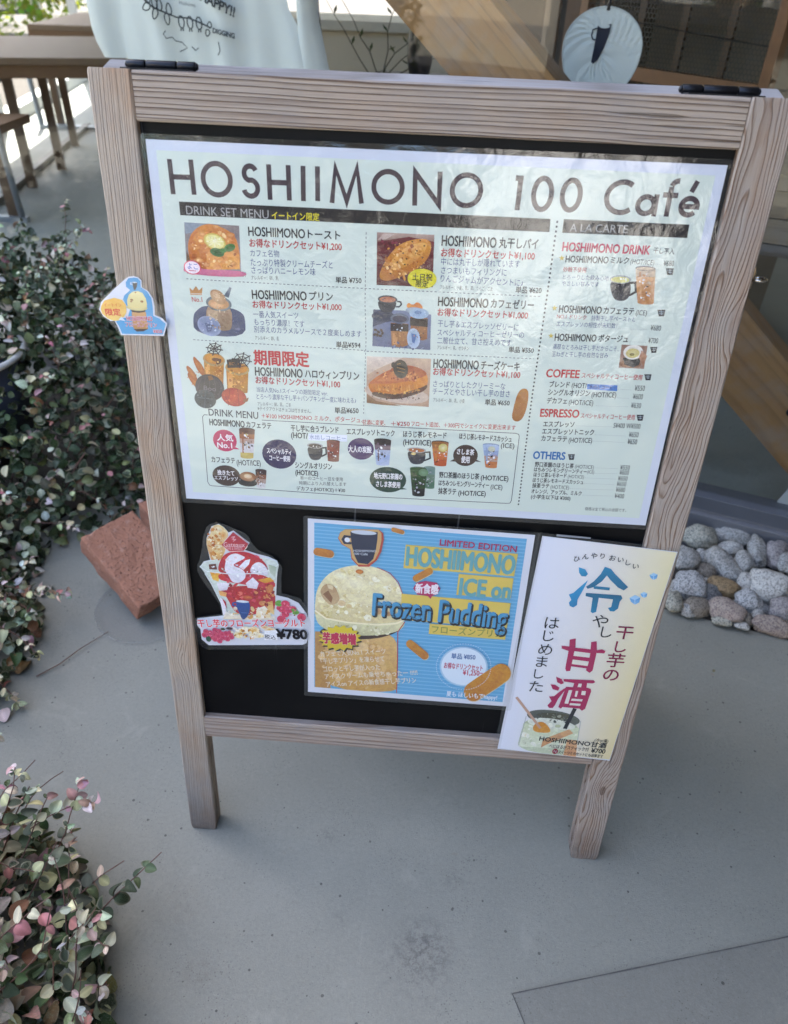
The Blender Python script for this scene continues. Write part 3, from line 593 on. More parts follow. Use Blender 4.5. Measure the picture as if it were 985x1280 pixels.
TX('HOSHIIMONO プリン',101.5,153.4,193.7,151.3,9.79,'1c1c22',2)
TX('お得なドリンクセット¥1,000',101.6,164.6,203.7,162.3,8.12,'b01520',2)
TX('一番人気スイーツ',101.7,175.9,154,174.6,7.55,'2b3a78',0)
TX('もっちり濃厚！です',102.2,184.6,160.8,184.1,7.63,'2b3a78',0)
TX('別添えのカラメルソースで２度楽しめます',101.7,193.2,227,191.9,7.45,'2b3a78',0)
TX('アレルギー：卵、乳',102.6,203.2,130.7,203,4.73,'1c1c22',0)
TX('単品¥594',197.7,206,226.1,205,7.08,'1c1c22',2)
TX('期間限定',100,227.2,165.4,226.3,16.97,'c01a28',3)
TX('HOSHIIMONO ハロウィンプリン',100.5,243.8,225.1,242.7,10.35,'1c1c22',2)
TX('お得なドリンクセット¥1,100',100.5,254.7,202.6,254.2,8.99,'b01520',2)
TX('当店人気No.1スイーツの期間限定 ver.',101.1,266.7,187.7,266.4,6.33,'2b3a78',0)
TX('とろ～り濃厚な干し芋＋パンプキンが一度に味わえる♪',100.6,275.6,222,273.6,6.89,'2b3a78',0)
TX('アレルギー：卵、乳、ごま',101.4,285.1,142.3,284,4.91,'1c1c22',0)
TX('※テイクアウトはチョコは付きません。',101.1,291,167.3,290.7,5.2,'1c1c22',0)
TX('単品¥650',196.2,287.6,225.2,286.2,7.74,'1c1c22',2)
TX('HOSHIIMONO 丸干しパイ',312.3,84.7,415.7,83.6,10.29,'1c1c22',2)
TX('お得なドリンクセット¥1,100',312.4,97.2,413.7,95.9,8.54,'b01520',2)
TX('中には丸干しが隠れています',313.1,106.5,398.8,105,7.68,'2b3a78',0)
TX('さつまいもフィリングに',313.7,115.7,385.6,114.8,7.76,'2b3a78',0)
TX('りんごジャムがアクセントに♪',313.8,124.5,404.7,124.8,7.85,'2b3a78',0)
TX('アレルギー：小麦、乳、卵、りんご、ごま',313.8,134.1,372,133,4.71,'1c1c22',0)
TX('単品 ¥620',397.7,132.6,425.9,131.6,6.94,'1c1c22',2)
TX('HOSHIIMONO カフェゼリー',312.9,149.7,419.6,148.4,9.92,'1c1c22',2)
TX('お得なドリンクセット¥1,000',313.1,161.8,414.5,160,8.45,'b01520',2)
TX('干し芋＆エスプレッソゼリーに',314,174.6,405.8,174.3,7.66,'2b3a78',0)
TX('スペシャルティコーヒーゼリーの',314.2,184.9,413,182.5,7.5,'2b3a78',0)
TX('二層仕立て、甘さ控えめです',314.8,194.3,399.8,192.3,7.59,'2b3a78',0)
TX('アレルギー：乳、ゼラチン',315.4,202.4,351.8,201.7,4.79,'1c1c22',0)
TX('単品 ¥550',397.7,200.2,426.3,199.5,6.69,'1c1c22',2)
TX('HOSHIIMONO チーズケーキ',312.4,221.5,412.5,219.9,10.27,'1c1c22',2)
TX('お得なドリンクセット¥1,100',312.6,231.3,414.4,229.6,8.9,'b01520',2)
TX('さっぱりとしたクリーミーな',313.6,246.5,398.8,244.8,8.04,'2b3a78',0)
TX('チーズとやさしい干し芋の甘さ',313.7,255.9,405.1,253.7,8.12,'2b3a78',0)
TX('アレルギー：卵、乳、小麦',314.9,266.5,352.6,266,5.14,'1c1c22',0)
TX('単品 ¥650',376.9,265.7,406.1,264.9,7.19,'1c1c22',2)
TX('フロート追加、＋300円でシェイクに変更出来ます',290.2,299,416.9,296.1,6.38,'b01520',1)
TX('＋¥250',265.4,300.4,288.3,299.4,6.93,'b01520',1)
TX('＋¥100 HOSHIIMONO ミルク、ポタージュ、',105.6,300.4,230.7,298.5,6.64,'b01520',1)
TX('甘酒に変更、',230.2,300.7,258.6,300.3,6.38,'b01520',1)
TX('A LA CARTE',447,64.8,507.6,63.6,7.78,'a8a8a8',0)
TX('HOSHIIMONO DRINK',442.2,84.4,535.1,83.5,8.81,'b81a48',3)
TX('干し芋入',538.6,83.5,561,83.6,6.11,'1c1c22',1)
TX('HOSHIIMONO ミルク',447.4,96.9,515,95.4,6.81,'1c1c22',2)
TX('(HOT/ICE)',517,95.9,542.3,96.1,5.12,'1c1c22',1)
TX('¥680',552,96,563.2,95.9,5.56,'1c1c22',1)
TX('砂糖不使用',446.4,107.9,471.2,107.4,5.17,'b01520',1)
TX('とろーりした飲み心地',447,116,497.1,114.9,5.22,'2b3a78',0)
TX('やさしい甘みです',447.1,122.8,487.3,122,5.26,'2b3a78',0)
TX('HOSHIIMONO カフェラテ',448.3,150.7,530.9,149.1,7.93,'1c1c22',2)
TX('(ICE)',533.3,150.1,545.4,149.9,5.46,'1c1c22',1)
TX('NO.1 ドリンク',447,159.1,479.8,158.7,5.1,'b01520',1)
TX('特製干し芋ペーストと',485.5,159,534,157.5,5.73,'2b3a78',0)
TX('エスプレッソの相性が未知数！',447.7,167.6,515.4,166.1,5.77,'2b3a78',0)
TX('¥680',552.8,166,564.3,166,5.8,'1c1c22',1)
TX('HOSHIIMONO ポタージュ',448.2,182.7,530.3,180.3,7.97,'1c1c22',2)
TX('¥700',553.2,180.5,564.1,180.3,5.89,'1c1c22',1)
TX('濃厚なとろみは干し芋だからこそ、',447.3,193.7,522.4,192.3,5.95,'2b3a78',0)
TX('玉ねぎと干し芋の自然な甘み',447.5,202.5,511.5,200.6,6.0,'2b3a78',0)
TX('COFFEE',444.5,225.4,482.6,224.4,9.24,'b81a28',3)
TX('スペシャルティコーヒー使用',485.6,225.8,555,224.2,6.4,'b01520',1)
TX('ブレンド',450,238.8,473.4,238,7.36,'1c1c22',2)
TX('(HOT/',476,238.3,493.3,238.1,6.03,'1c1c22',2)
TX('¥550',549.1,237.4,560.7,236.9,6.27,'1c1c22',1)
TX('シングルオリジン',449.9,248.6,498.6,247.2,7.45,'1c1c22',2)
TX('(HOT/ICE)',500.9,248.4,529.4,247.1,6.1,'1c1c22',2)
TX('¥600',549,247.6,560.5,247.4,6.34,'1c1c22',1)
TX('デカフェ',449.8,259.1,473.3,258.3,7.3,'1c1c22',2)
TX('(HOT/ICE)',475.8,259.3,504.4,258.6,6.17,'1c1c22',1)
TX('¥630',549,258.7,560.6,258.5,6.42,'1c1c22',1)
TX('ESPRESSO',444.2,274.8,490,273.3,9.74,'b81a28',3)
TX('スペシャルティコーヒー使用',492.5,275.4,556.2,273.7,6.52,'b01520',1)
TX('エスプレッソ',449.6,289,486.4,287.3,7.3,'1c1c22',2)
TX('S¥400 W¥500',533.2,285.4,565,284.5,6.13,'1c1c22',1)
TX('エスプレッソトニック',449.6,298.4,511.6,296,7.38,'1c1c22',2)
TX('¥650',553.6,295.9,565,295.6,6.44,'1c1c22',1)
TX('カフェラテ',449.8,307.7,480.7,306.9,7.45,'1c1c22',2)
TX('(HOT/ICE)',483.1,307.9,511.2,306.5,6.26,'1c1c22',2)
TX('¥650',553.8,305.1,565.1,304.9,6.51,'1c1c22',1)
TX('OTHERS',443.1,330.6,481.9,329.4,9.85,'2468a8',3)
TX('野口茶園のほうじ茶',446.7,343,494.4,342.2,6.49,'1c1c22',2)
TX('(HOT/ICE)',496.2,342.5,519.4,342.2,5.0,'1c1c22',1)
TX('¥550',551.4,340,563.1,339.7,6.0,'1c1c22',1)
TX('はちみつレモングリーンティー',446.5,350,511.6,349,6.03,'1c1c22',2)
TX('(ICE)',512.3,348.9,520.8,348.8,4.28,'1c1c22',1)
TX('¥600',551.8,346.9,563.3,346.6,6.04,'1c1c22',1)
TX('ほうじ茶レモネード',447,357.3,487.6,356.2,6.07,'1c1c22',2)
TX('(HOT/ICE)',489.5,356.8,509.5,356.4,4.56,'1c1c22',1)
TX('¥650',551.5,355,563.1,354.9,6.09,'1c1c22',1)
TX('ほうじ茶レモネードスカッシュ',446.9,364.9,509.8,363.8,6.12,'1c1c22',2)
TX('¥650',551.4,362.9,563,362.6,6.14,'1c1c22',1)
TX('抹茶ラテ',447.2,372.6,468.3,372.1,6.68,'1c1c22',2)
TX('(HOT/ICE)',470.3,373,493.4,372.4,5.15,'1c1c22',1)
TX('¥680',551.7,370.8,563.2,370.7,6.19,'1c1c22',1)
TX('オレンジ、アップル、ミルク',447.1,380.6,510.1,379.7,6.22,'1c1c22',2)
TX('¥400',551.8,379.8,563.6,379.7,6.25,'1c1c22',1)
TX('(小学生以下は ¥300)',447.7,388.4,497.4,387.6,6.01,'1c1c22',2)
TX('価格は全て税込み金額です。',517.9,400.9,570.1,399.7,4.78,'1c1c22',0)
LN([516.4,169.1,550.3,168.4],0.3,'888890',0,(1.2, 1.2))
LN([532.9,183.1,551.2,182.9],0.3,'888890',0,(1.2, 1.2))
LN([529.8,240.1,545.9,239.8],0.31,'888890',0,(1.2, 1.2))
LN([531.5,250.5,545.9,250.3],0.32,'888890',0,(1.2, 1.2))
LN([508.5,261.8,546.2,260.7],0.32,'888890',0,(1.2, 1.2))
LN([489.3,288.7,532.4,287.3],0.32,'888890',0,(1.2, 1.2))
LN([513.1,298.8,550.7,298],0.32,'888890',0,(1.2, 1.2))
LN([513,307.1,551.2,306.5],0.33,'888890',0,(1.2, 1.2))
LN([521.3,342.8,549.1,341.9],0.33,'888890',0,(1.2, 1.2))
LN([521.7,350.3,549.9,348.8],0.33,'888890',0,(1.2, 1.2))
LN([510.7,357.4,549.5,356.4],0.34,'888890',0,(1.2, 1.2))
LN([511.1,365.2,548.7,364.1],0.34,'888890',0,(1.2, 1.2))
LN([494.7,373.6,548.9,371.8],0.34,'888890',0,(1.2, 1.2))
LN([512,381.6,549.4,380.5],0.34,'888890',0,(1.2, 1.2))
LN([543,97.5,550.6,97.6],0.32,'888890',0,(1.2, 1.2))
TX('DRINK MENU',39.8,299.7,101.4,300.4,8.9,'30303a',1)
TX('HOSHIIMONO カフェラテ',39.9,312.8,117.1,313.3,8.27,'1c1c22',2)
TX('カフェラテ',38.2,364.1,68.3,364.1,8.21,'1c1c22',2)
TX('(HOT/ICE)',70.5,366.3,101.3,365.3,7.41,'1c1c22',1)
TX('干し芋に合うブレンド',141.6,314.4,200.9,313.3,8.23,'1c1c22',2)
TX('(HOT/',141.8,323.7,162.4,323.6,7.32,'1c1c22',2)
TX('シングルオリジン',145.7,364.8,192.7,364,8.68,'1c1c22',2)
TX('(HOT/ICE)',145.9,375.1,174.8,374.7,6.92,'1c1c22',2)
TX('単一のコーヒー豆を使用',151.8,382.7,206.7,381,5.35,'1c1c22',0)
TX('時期により入れ替えします',150.4,390.1,211.3,387.7,5.39,'1c1c22',0)
TX('デカフェ(HOT/ICE)＋¥30',146.6,398.2,209.7,396.7,5.98,'1c1c22',2)
TX('エスプレッソトニック',211.2,314.3,270.2,313.2,8.22,'1c1c22',2)
TX('ほうじ茶レモネード',281,313.2,334.1,311.7,8.2,'1c1c22',2)
TX('(HOT/ICE)',281.5,323.9,316.2,322.9,7.04,'1c1c22',2)
TX('ほうじ茶レモネードスカッシュ',349.9,311.4,414,311.6,7.7,'1c1c22',2)
TX('(ICE)',401.9,320.4,418.4,320.1,6.27,'1c1c22',2)
TX('野口茶園のほうじ茶',329.1,365.8,379.3,364.9,8.14,'1c1c22',2)
TX('(HOT/ICE)',381.7,366,416.2,365.2,6.57,'1c1c22',2)
TX('はちみつレモングリーンティー',329.2,377.1,392.7,376.4,7.7,'1c1c22',2)
TX('(ICE)',395.3,378.3,410.1,377.8,6.39,'1c1c22',2)
TX('抹茶ラテ',329.5,388.9,352.2,388.6,8.87,'1c1c22',2)
TX('(HOT/ICE)',355.2,389.8,389.9,388.4,6.73,'1c1c22',2)
LN([38.3,303.7,34.1,303.5,31.6,306.4,30.7,396.7,32.7,401.4,36.3,402.2,232.7,403.7,417.9,400.4,422.1,399.8,423.6,395.9,422.8,307.1,421.7,304.2,417.7,303.2,105.8,306.1],0.81,'40404a',0)
PIC('takeaway_icon')
PO([555.7,101.1,564.3,100.7,564.3,107.7,558.7,108],'222228')
LN([557.5,103.2,563.5,102.9],0.43,'c9d6da',0)
LN([558.8,105.2,563.1,105],0.43,'c9d6da',0)
LN([560.2,101.8,561.2,106.4],0.43,'c9d6da',0)
PIC('takeaway_icon')
PO([556,145.7,564.8,145.2,564.8,152.6,559.1,152.9],'222228')
LN([557.8,147.8,563.9,147.5],0.44,'c9d6da',0)
LN([559.1,150,563.5,149.8],0.44,'c9d6da',0)
LN([560.6,146.3,561.6,151.2],0.44,'c9d6da',0)
PIC('takeaway_icon')
PO([556.7,187.8,564.8,187.3,564.8,194.3,559.6,194.6],'222228')
LN([558.4,189.8,564,189.5],0.41,'c9d6da',0)
LN([559.6,191.8,563.7,191.6],0.41,'c9d6da',0)
LN([560.9,188.4,561.9,193],0.4,'c9d6da',0)
PIC('takeaway_icon')
PO([556.7,220.1,564.9,219.6,565,226.9,559.6,227.2],'222228')
LN([558.4,222.2,564.2,221.9],0.41,'c9d6da',0)
LN([559.7,224.3,563.8,224.1],0.41,'c9d6da',0)
LN([561,220.8,562,225.5],0.41,'c9d6da',0)
PIC('takeaway_icon')
PO([557.6,270.1,566.1,269.6,566.1,277.2,560.6,277.6],'222228')
LN([559.3,272.3,565.3,271.9],0.42,'c9d6da',0)
LN([560.6,274.5,564.9,274.3],0.42,'c9d6da',0)
LN([562,270.7,563,275.8],0.42,'c9d6da',0)
PIC('takeaway_icon')
PO([485.1,326.7,493.4,326.1,493.1,333.9,487.7,334.2],'222228')
LN([486.7,328.9,492.5,328.5],0.44,'c9d6da',0)
LN([487.9,331.2,492,330.9],0.44,'c9d6da',0)
LN([489.4,327.3,490.2,332.4],0.44,'c9d6da',0)
PIC('star_mark')
PO([442.5,93.2,443.6,95.1,445.9,95.2,444.4,96.7,445.2,98.8,443.1,97.8,441.4,99,441.6,96.8,439.7,95.5,441.9,95.2],'c8b040')
PIC('star_mark')
PO([442.6,146.7,443.7,148.8,446.1,148.9,444.5,150.5,445.4,152.7,443.3,151.6,441.4,152.9,441.7,150.6,439.7,149.2,442,148.9],'c8b040')
PIC('star_mark')
PO([443,178.2,444.2,180.3,446.5,180.3,445,181.9,445.8,184.1,443.7,183,442,184.3,442.2,182.1,440.3,180.7,442.5,180.4],'c8b040')
PIC('crown_mark')
PO([30.1,149.6,33.5,152.6,37.6,147.5,40.8,152.2,45.1,148.4,43.6,157.4,30.5,157.6],'b07a40','c88c50')
LN([31.1,156.3,43.7,156],0.69,'e0d8c8',0)
PIC('blend_label')
PO([493.5,235.7,528.6,235.1,529.5,242.3,494.2,242.3],'4a7fc8')
TX('水出しコーヒー',496.1,238.6,528.4,238.6,4.7,'1c2c5c',1)
PIC('blend_label')
PO([163.6,320.2,211.8,319.1,211.5,328.1,163,329.3],'e8ecf8')
TX('水出しコーヒー',164.5,324.7,210.3,323.9,6.05,'3a5a98',0)
PIC('speech_bubble')
EL(57.4,336.9,15.05,14.92,0,'c02a5e')
PO([66.1,342.7,75.7,347.7,62.1,348.1],'c02a5e')
TX('人気',47.8,333.2,67.9,332.9,8.71,'f6f2f4',2)
TX('No.1',47.4,343.4,66,343.2,7.25,'f6f2f4',2)
PIC('speech_bubble')
EL(55.9,386.2,18.14,14.89,0,'3a241c')
TX('挽きたて',44.5,382.2,66.4,382.3,7.01,'f6f2f4',2)
TX('エスプレッソ',40,389.8,70.3,389.8,5.98,'f6f2f4',2)
PIC('speech_bubble')
EL(125.8,351.1,21.75,20.28,0,'2e2250')
TX('スペシャルティ',110.3,346.9,141.1,347.4,7.77,'f6f2f4',2)
TX('コーヒー使用',113,356.9,139.2,356.7,7.58,'f6f2f4',2)
PIC('speech_bubble')
EL(229,336.8,16.43,14.8,0,'40205c')
PO([240.7,338.1,245.6,344.2,236.2,343.5],'40205c')
TX('大人の炭酸',213.5,337.9,242.3,337.2,8.68,'f6f2f4',2)
PIC('speech_bubble')
EL(359.7,336.9,15.27,14.53,0,'3c2418')
PO([348.4,341,340.8,346.2,351.1,346],'3c2418')
PO([370.4,340.1,380.1,344.5,369.6,344.2],'3c2418')
TX('さしま茶',348.8,332.1,370.1,332.2,7.61,'f6f2f4',2)
TX('使用',355,342.6,365.3,342.7,8.72,'f6f2f4',2)
PIC('speech_bubble')
EL(264.4,377.4,23.4,18.08,0,'123828')
PO([280.3,386.5,289.6,389.3,278.1,390.7],'123828')
TX('地元野口茶園の',246.4,372.6,282.5,372.2,7.94,'f6f2f4',2)
TX('さしま茶使用',249.5,384.1,280.2,384.1,8.03,'f6f2f4',2)
PIC('toast_picture')
PO([30.9,79.7,91.3,80.4,90.4,134.6,28.5,134.2],'7d6f70','93949a')
PO([30.9,79.7,60.8,80.2,41.8,88.9,31.1,91.9],'8a94a0')
PO([30.4,109.3,37.8,126.6,28.7,132.2],'6a4a30')
PO([31.3,105.5,37.9,89.1,53,79.8,67.2,80.8,86.1,89.2,90.2,106.2,90.1,126.4,59.6,128,35.4,129.3],'d08038','c06a28')
PO([41.1,96.3,55.1,85.8,85.8,94.1,86,111.4,61,110.2,43.2,108.6],'e89c50','cf7c38')
PO([53,110.6,74.8,102,89.9,111.2,89.5,126.5,51.5,128.9],'dc8c40','e6a050')
EL(49.4,91,4.73,2.67,0,'eab070','c87830')
EL(80.8,90.6,5.23,2.95,0,'eab070','c87830')
EL(43.1,118.7,5.88,3.37,0,'eab070','c87830')
EL(81.4,120.5,4.8,2.75,0,'eab070','c87830')
EL(52,123.3,4.28,2.46,0,'eab070','c87830')
EL(65.7,82.9,3.65,2.05,0,'eab070','c87830')
SP(62.5,107.6,25.96,22.14,90,0.79,3.44,['e8a858', 'c87430', 'f0bc74', 'a85a20', 'd88c40', 'ffd898'],1)
EL(63.2,98.2,12.38,8.46,15,'c8a838','d8c060')
EL(63.2,98.2,10.54,6.97,15,'f0e8b0','e8dc90')
LN([63.2,98.2,72.7,97.7],0.53,'fff8d8',0)
LN([63.2,98.2,69.6,102.2],0.53,'fff8d8',0)
LN([63.2,98.2,62.8,104.4],0.53,'fff8d8',0)
LN([63.2,98.2,56.2,102.9],0.53,'fff8d8',0)
LN([63.2,98.2,53.8,98.6],0.53,'fff8d8',0)
LN([63.2,98.2,56.9,94.1],0.53,'fff8d8',0)
LN([63.2,98.2,63.7,92],0.53,'fff8d8',0)
LN([63.2,98.2,70.3,93.4],0.53,'fff8d8',0)
EL(79.4,103.8,6.6,4.0,-20,'2c5a28','3c7a38')
EL(65,109.5,7.96,4.54,10,'1e4a20','2f6a30')
EL(71.8,107.2,3.7,2.51,0,'3a7a38')
SP(63.2,98.2,7.9,4.98,14,0.53,1.05,['fffbe0', 'd8cc80'],2)
PO([25.9,125.2,45.1,125.7,44.8,128.8,96.4,127.4,95.9,135.6,25,135],'d87898','c86488')
EL(35.6,127.2,9.68,7.74,0,'d84868')
EL(35.6,127.2,8.6,6.71,0,'f0e0e8')
TX('よこ',30.4,125.7,41.6,125.9,6.7,'4868b8',1)
LN([31.3,130.5,39.6,130.8],0.81,'c83050',0)
PIC('pudding_picture')
PO([31,181.6,36.3,174.5,46.1,168.3,77.1,170,87.3,174,92.3,179.4,91.3,204.3,30.7,203.1],'48506e','3c4668')
PO([47.9,165.9,76.9,166.6,76.8,191.8,71.8,197.5,49.6,196.8,45.8,191.2],'a8886e','8e7258')
PO([48.2,173.8,60.7,173.1,58,194,49.7,195.7],'c0a284')
EL(62.5,165.8,14.82,8.64,3,'a8b0ae','70787c')
EL(62.4,166.2,12.05,6.37,0,'d8a878','c09064')
EL(60.7,167.5,7.88,3.65,0,'e8bc8c','d8a070')
PO([68.8,156.9,76.4,146.5,78.6,147.5,74.4,158.8],'8c949c','5c646c')
EL(62.3,158.4,10.15,6.76,40,'d8b088','b89068')
EL(60.2,156.3,5.07,3.15,40,'e8caa4','d8b088')
EL(49.4,192.6,14.13,11.26,20,'7884a4','94a0bc')
EL(49,191.7,12.24,9.38,20,'6c7a9c','8490b0')
PO([44.4,189,53.6,190.8,51.3,198.6,46.5,199.8],'49587e')
EL(83.2,183.3,6.07,3.71,0,'3a4468')
EL(41.7,178.8,4.21,2.77,0,'3a4468')
SP(62.4,182.2,13.09,13.9,40,0.47,1.87,['b49478', 'c8ac8c', '927456', 'dcc4a4'],3)
SP(49.9,193.3,10.36,7.98,18,0.47,1.65,['a8b4cc', '5c6a90', 'c4ccdc'],4)
SP(82.8,190.3,7.97,8.4,14,0.47,2.11,['5a6488', '38405c'],5)
SP(62.3,158.6,7.84,4.96,16,0.46,1.38,['f0d8b4', 'c09868'],6)
PIC('halloween_picture')
EL(26.1,261.2,4.41,12.68,-35,'c06c20','a85818')
EL(23.4,251.4,3.42,10.54,-30,'c06c20','a85818')
EL(33.7,243.4,4.13,11.19,-25,'c06c20','a85818')
EL(30.6,238.6,2.91,8.66,-20,'c06c20','a85818')
PO([39.4,233.2,63.8,233.7,60.6,264.7,49,267.4,38.3,264],'c88828','a86818')
PO([40.9,238,46.3,238.7,44.2,265.2,39.8,262.9],'e0a050')
EL(51.7,232.5,13.24,8.34,4,'8a7040','b89860')
EL(51.8,231.5,11.31,6.37,4,'d89830','c88020')
PO([65.6,242.7,92.4,243.1,89.9,271.7,77,274.5,65,271.2],'c88426','a86818')
PO([67.1,247.5,73.3,248.2,71.7,272.3,66.6,270.1],'e0a050')
EL(79.1,241.9,14.48,8.41,4,'8a7040','b89860')
EL(79.1,240.9,12.54,6.42,4,'c88820','c88020')
PO([67.1,231.6,82.7,228.7,83.2,240.4,67.5,241.8],'1c1414','30201c')
TX('BOO',69.8,236.3,81.1,235.9,3.44,'c08040',1)
EL(53.9,232.4,4.81,2.45,0,'6a3a18')
EL(57.3,234.6,2.41,4.42,40,'5c3010')
SP(51,244.8,10.67,12.43,34,0.73,2.42,['e0a850', 'b87820', 'f0c470', 'a86414'],7)
SP(78.2,255.6,11.18,14.06,40,0.73,2.43,['dc9c40', 'b87420', 'f0bc60', 'a0600c'],8)
SP(25.3,256.3,9.29,12.61,20,0.49,1.71,['d08438', 'a05410'],9)
LN([53.2,219.1,63.4,220.2],1.19,'241a24',0)
LN([53.2,219.1,58.5,225.9],1.19,'241a24',0)
LN([53.2,219.1,50.5,227.6],1.19,'241a24',0)
LN([53.2,219.1,44.1,224.3],1.19,'241a24',0)
LN([53.2,219.1,43.1,218],1.19,'241a24',0)
LN([53.2,219.1,48,212.4],1.19,'241a24',0)
LN([53.2,219.1,55.9,210.7],1.19,'241a24',0)
LN([53.2,219.1,62.3,214],1.19,'241a24',0)
LN([57.8,219.6,55.6,222.2,52,222.9,49.1,221.5,48.6,218.6,50.9,216.1,54.4,215.3,57.3,216.8],0.84,'241a24',1)
LN([61.3,220,57.4,224.5,51,225.9,45.9,223.3,45.1,218.3,49,213.8,55.4,212.4,60.5,215],0.84,'241a24',1)
LN([85.5,231,97.5,232.3],1.2,'241a24',0)
LN([85.5,231,91.9,239.1],1.2,'241a24',0)
LN([85.5,231,82.4,241.1],1.2,'241a24',0)
LN([85.5,231,74.7,237.2],1.2,'241a24',0)
LN([85.5,231,73.4,229.7],1.2,'241a24',0)
LN([85.5,231,79.1,223],1.2,'241a24',0)
LN([85.5,231,88.5,221],1.2,'241a24',0)
LN([85.5,231,96.1,224.8],1.2,'241a24',0)
LN([90.9,231.6,88.3,234.6,84.1,235.5,80.6,233.8,80,230.4,82.6,227.4,86.8,226.5,90.3,228.2],0.84,'241a24',1)
LN([95.1,232,90.6,237.5,83,239.1,76.9,236,75.8,230,80.4,224.6,87.9,223,94,226],0.84,'241a24',1)
EL(43.8,267.7,17.69,16.83,0,'1e1a1c','38303a')
LN([34,257.5,29.1,268.6,32,279.6],0.73,'463c48',0)
LN([39.5,255.7,36.5,268.2,37.3,280.9],0.73,'463c48',0)
LN([44.9,253.8,43.8,267.7,42.7,282.1],0.73,'463c48',0)
LN([50.2,255,51.2,267.3,48.2,280.2],0.73,'463c48',0)
LN([55.4,256.2,58.5,266.8,53.7,278.3],0.73,'463c48',0)
PO([42.6,253.2,47.5,251.9,49.5,257.3,43.6,258.9],'7a5020')
TX('Boo',36.5,268.2,51.5,269.3,5.62,'6c6474',1)
EL(37.2,282.9,13.38,11.93,0,'23282e','3a444c')
LN([27.9,281.4,46.3,282.3],0.74,'5a6a74',0)
LN([38.1,272.1,35.5,293.9],0.74,'4c5a62',0)
EL(72.9,278.1,15.27,11.84,5,'c83c20','a82c18')
PO([85,280.4,91,277.5,89.2,282.7,83.8,284.1],'8a4a28')
LN([68.2,268.2,65.2,289.4],0.74,'8e2412',0)
LN([77.9,267.6,78.6,288.6],0.73,'8e2412',0)
SP(43.7,269,14.75,14.3,34,0.49,1.72,['3c3438', '121014', '5a5058'],10)
SP(72.8,278.6,12.81,9.78,26,0.49,1.72,['e06040', 'a02410', 'd04c28'],11)
SP(37.2,282.9,10.91,9.34,20,0.5,1.49,['3c464c', '141a20', '66747c'],12)
PIC('pie_picture')
PO([241.8,79.6,303.8,79.3,305.7,134.5,242.9,135.4],'6a1c28','54141e')
PO([241.8,79.6,303.8,79.3,303.7,86.3,276.4,82.6,242.6,89.4],'b89c90','8c6a60')
PO([249.2,80.4,261.5,80.3,251.9,86.6,242.5,87.5],'c8b0a4')
PO([245.2,127.8,247.4,117.9,255,103,268.1,89.3,286.3,83.9,298.7,84.3,302.2,92.3,297.6,106.8,283.3,118.5,266,126.7,253.5,131.3],'d89038','b0661c')
PO([253,117.6,262.5,102.6,276.9,91.2,293.9,86.8,297.9,91.3,287.6,106.2,270.6,116.7],'eab060','d08a38')
SP(273.9,108.1,24.5,20.2,110,0.75,2.75,['e8ac58', 'c47828', 'f4c884', 'a85c1c', 'd89440', '8c4814'],13)
EL(271.1,99.8,1.0,0.71,0,'2c1c14')
EL(275.1,105.6,1.0,0.72,0,'2c1c14')
EL(285.8,96.7,0.99,0.71,0,'2c1c14')
EL(293.7,91.1,0.99,0.71,0,'2c1c14')
EL(265.3,109.7,1.0,0.72,0,'2c1c14')
EL(288.9,85.9,0.98,0.7,0,'2c1c14')
EL(273.4,111.7,1.0,0.72,0,'2c1c14')
EL(280.4,87.5,0.99,0.7,0,'2c1c14')
EL(258.2,122.2,1.01,0.73,0,'2c1c14')
EL(292.4,103.5,1.0,0.72,0,'2c1c14')
EL(250.4,115.3,1.01,0.73,0,'2c1c14')
EL(262.8,112.2,4.01,2.32,30,'f0bc70','d8923e')
EL(279.9,101.8,4.98,2.86,30,'f0bc70','d8923e')
EL(289.4,94.1,3.46,1.99,30,'f0bc70','d8923e')
EL(258.1,119.8,2.52,1.46,30,'f0bc70','d8923e')
SP(254.5,88.8,8.91,6.11,12,0.74,2.23,['54141e', '8c3040'],14)
SP(296.5,130.1,7.58,3.95,10,0.76,2.27,['54141e', '7a2430'],15)
EL(293.3,126,16.14,10.81,0,'d8cc20','e0d428')
TX('土日祝',282.6,124.4,304.5,124.2,7.11,'202010',2)
TX('限定',286.7,131.6,300.4,131.8,6.92,'202010',2)
PIC('jelly_picture')
PO([240,162.8,273.5,162.1,305.9,164.9,307.4,206,240,205.1],'7c84a0','606884')
PO([240,162.8,262,162.7,260.1,174.4,239.8,182.5],'454a62')
EL(251.8,170.2,13.46,6.47,0,'2a2e40','3a4054')
PO([244.8,151.2,266.5,150.6,265.1,160.3,259.7,165.2,250.5,165.2,245.7,160.2],'22242e','30323e')
EL(255.8,150.6,11.01,4.52,0,'3a3c48')
EL(255.8,150.8,9.17,3.16,0,'c88868','b87454')
LN([266.6,152.2,270.8,152.7,271.6,155.4,269.2,158.2,265.5,158.4],1.6,'262836',0)
PO([276.8,159.6,278.8,152.2,284.7,155.8,289.4,150.8,296.2,156.3,295.3,160.9],'d87c30','e08c40')
EL(286.8,161.4,10.12,3.66,0,'c0c8d0','98a4b4')
PO([282.6,168.5,302,169.3,303.1,193.1,298.5,195.2,284.3,193.7],'a86c38','8e5428')
PO([282.2,169.7,302.6,170.2,302.7,179.4,282.6,178.7],'2a1a18')
EL(292.1,164.5,11.05,5.96,0,'8ca8c4','aac0d4')
EL(290.8,163.4,4.14,1.83,0,'5c7ca4')
PO([260.2,176.7,280.7,177,281.2,201.5,273.1,204.9,262.4,203.1],'b87c44','9c6432')
PO([260.2,177.2,280.7,177.4,280.7,185.9,260.5,186.1],'2c1a16')
EL(270.4,171.5,10.66,6.01,0,'8e98a8','5c6474')
EL(270.5,171.9,8.35,3.93,0,'4a4450')
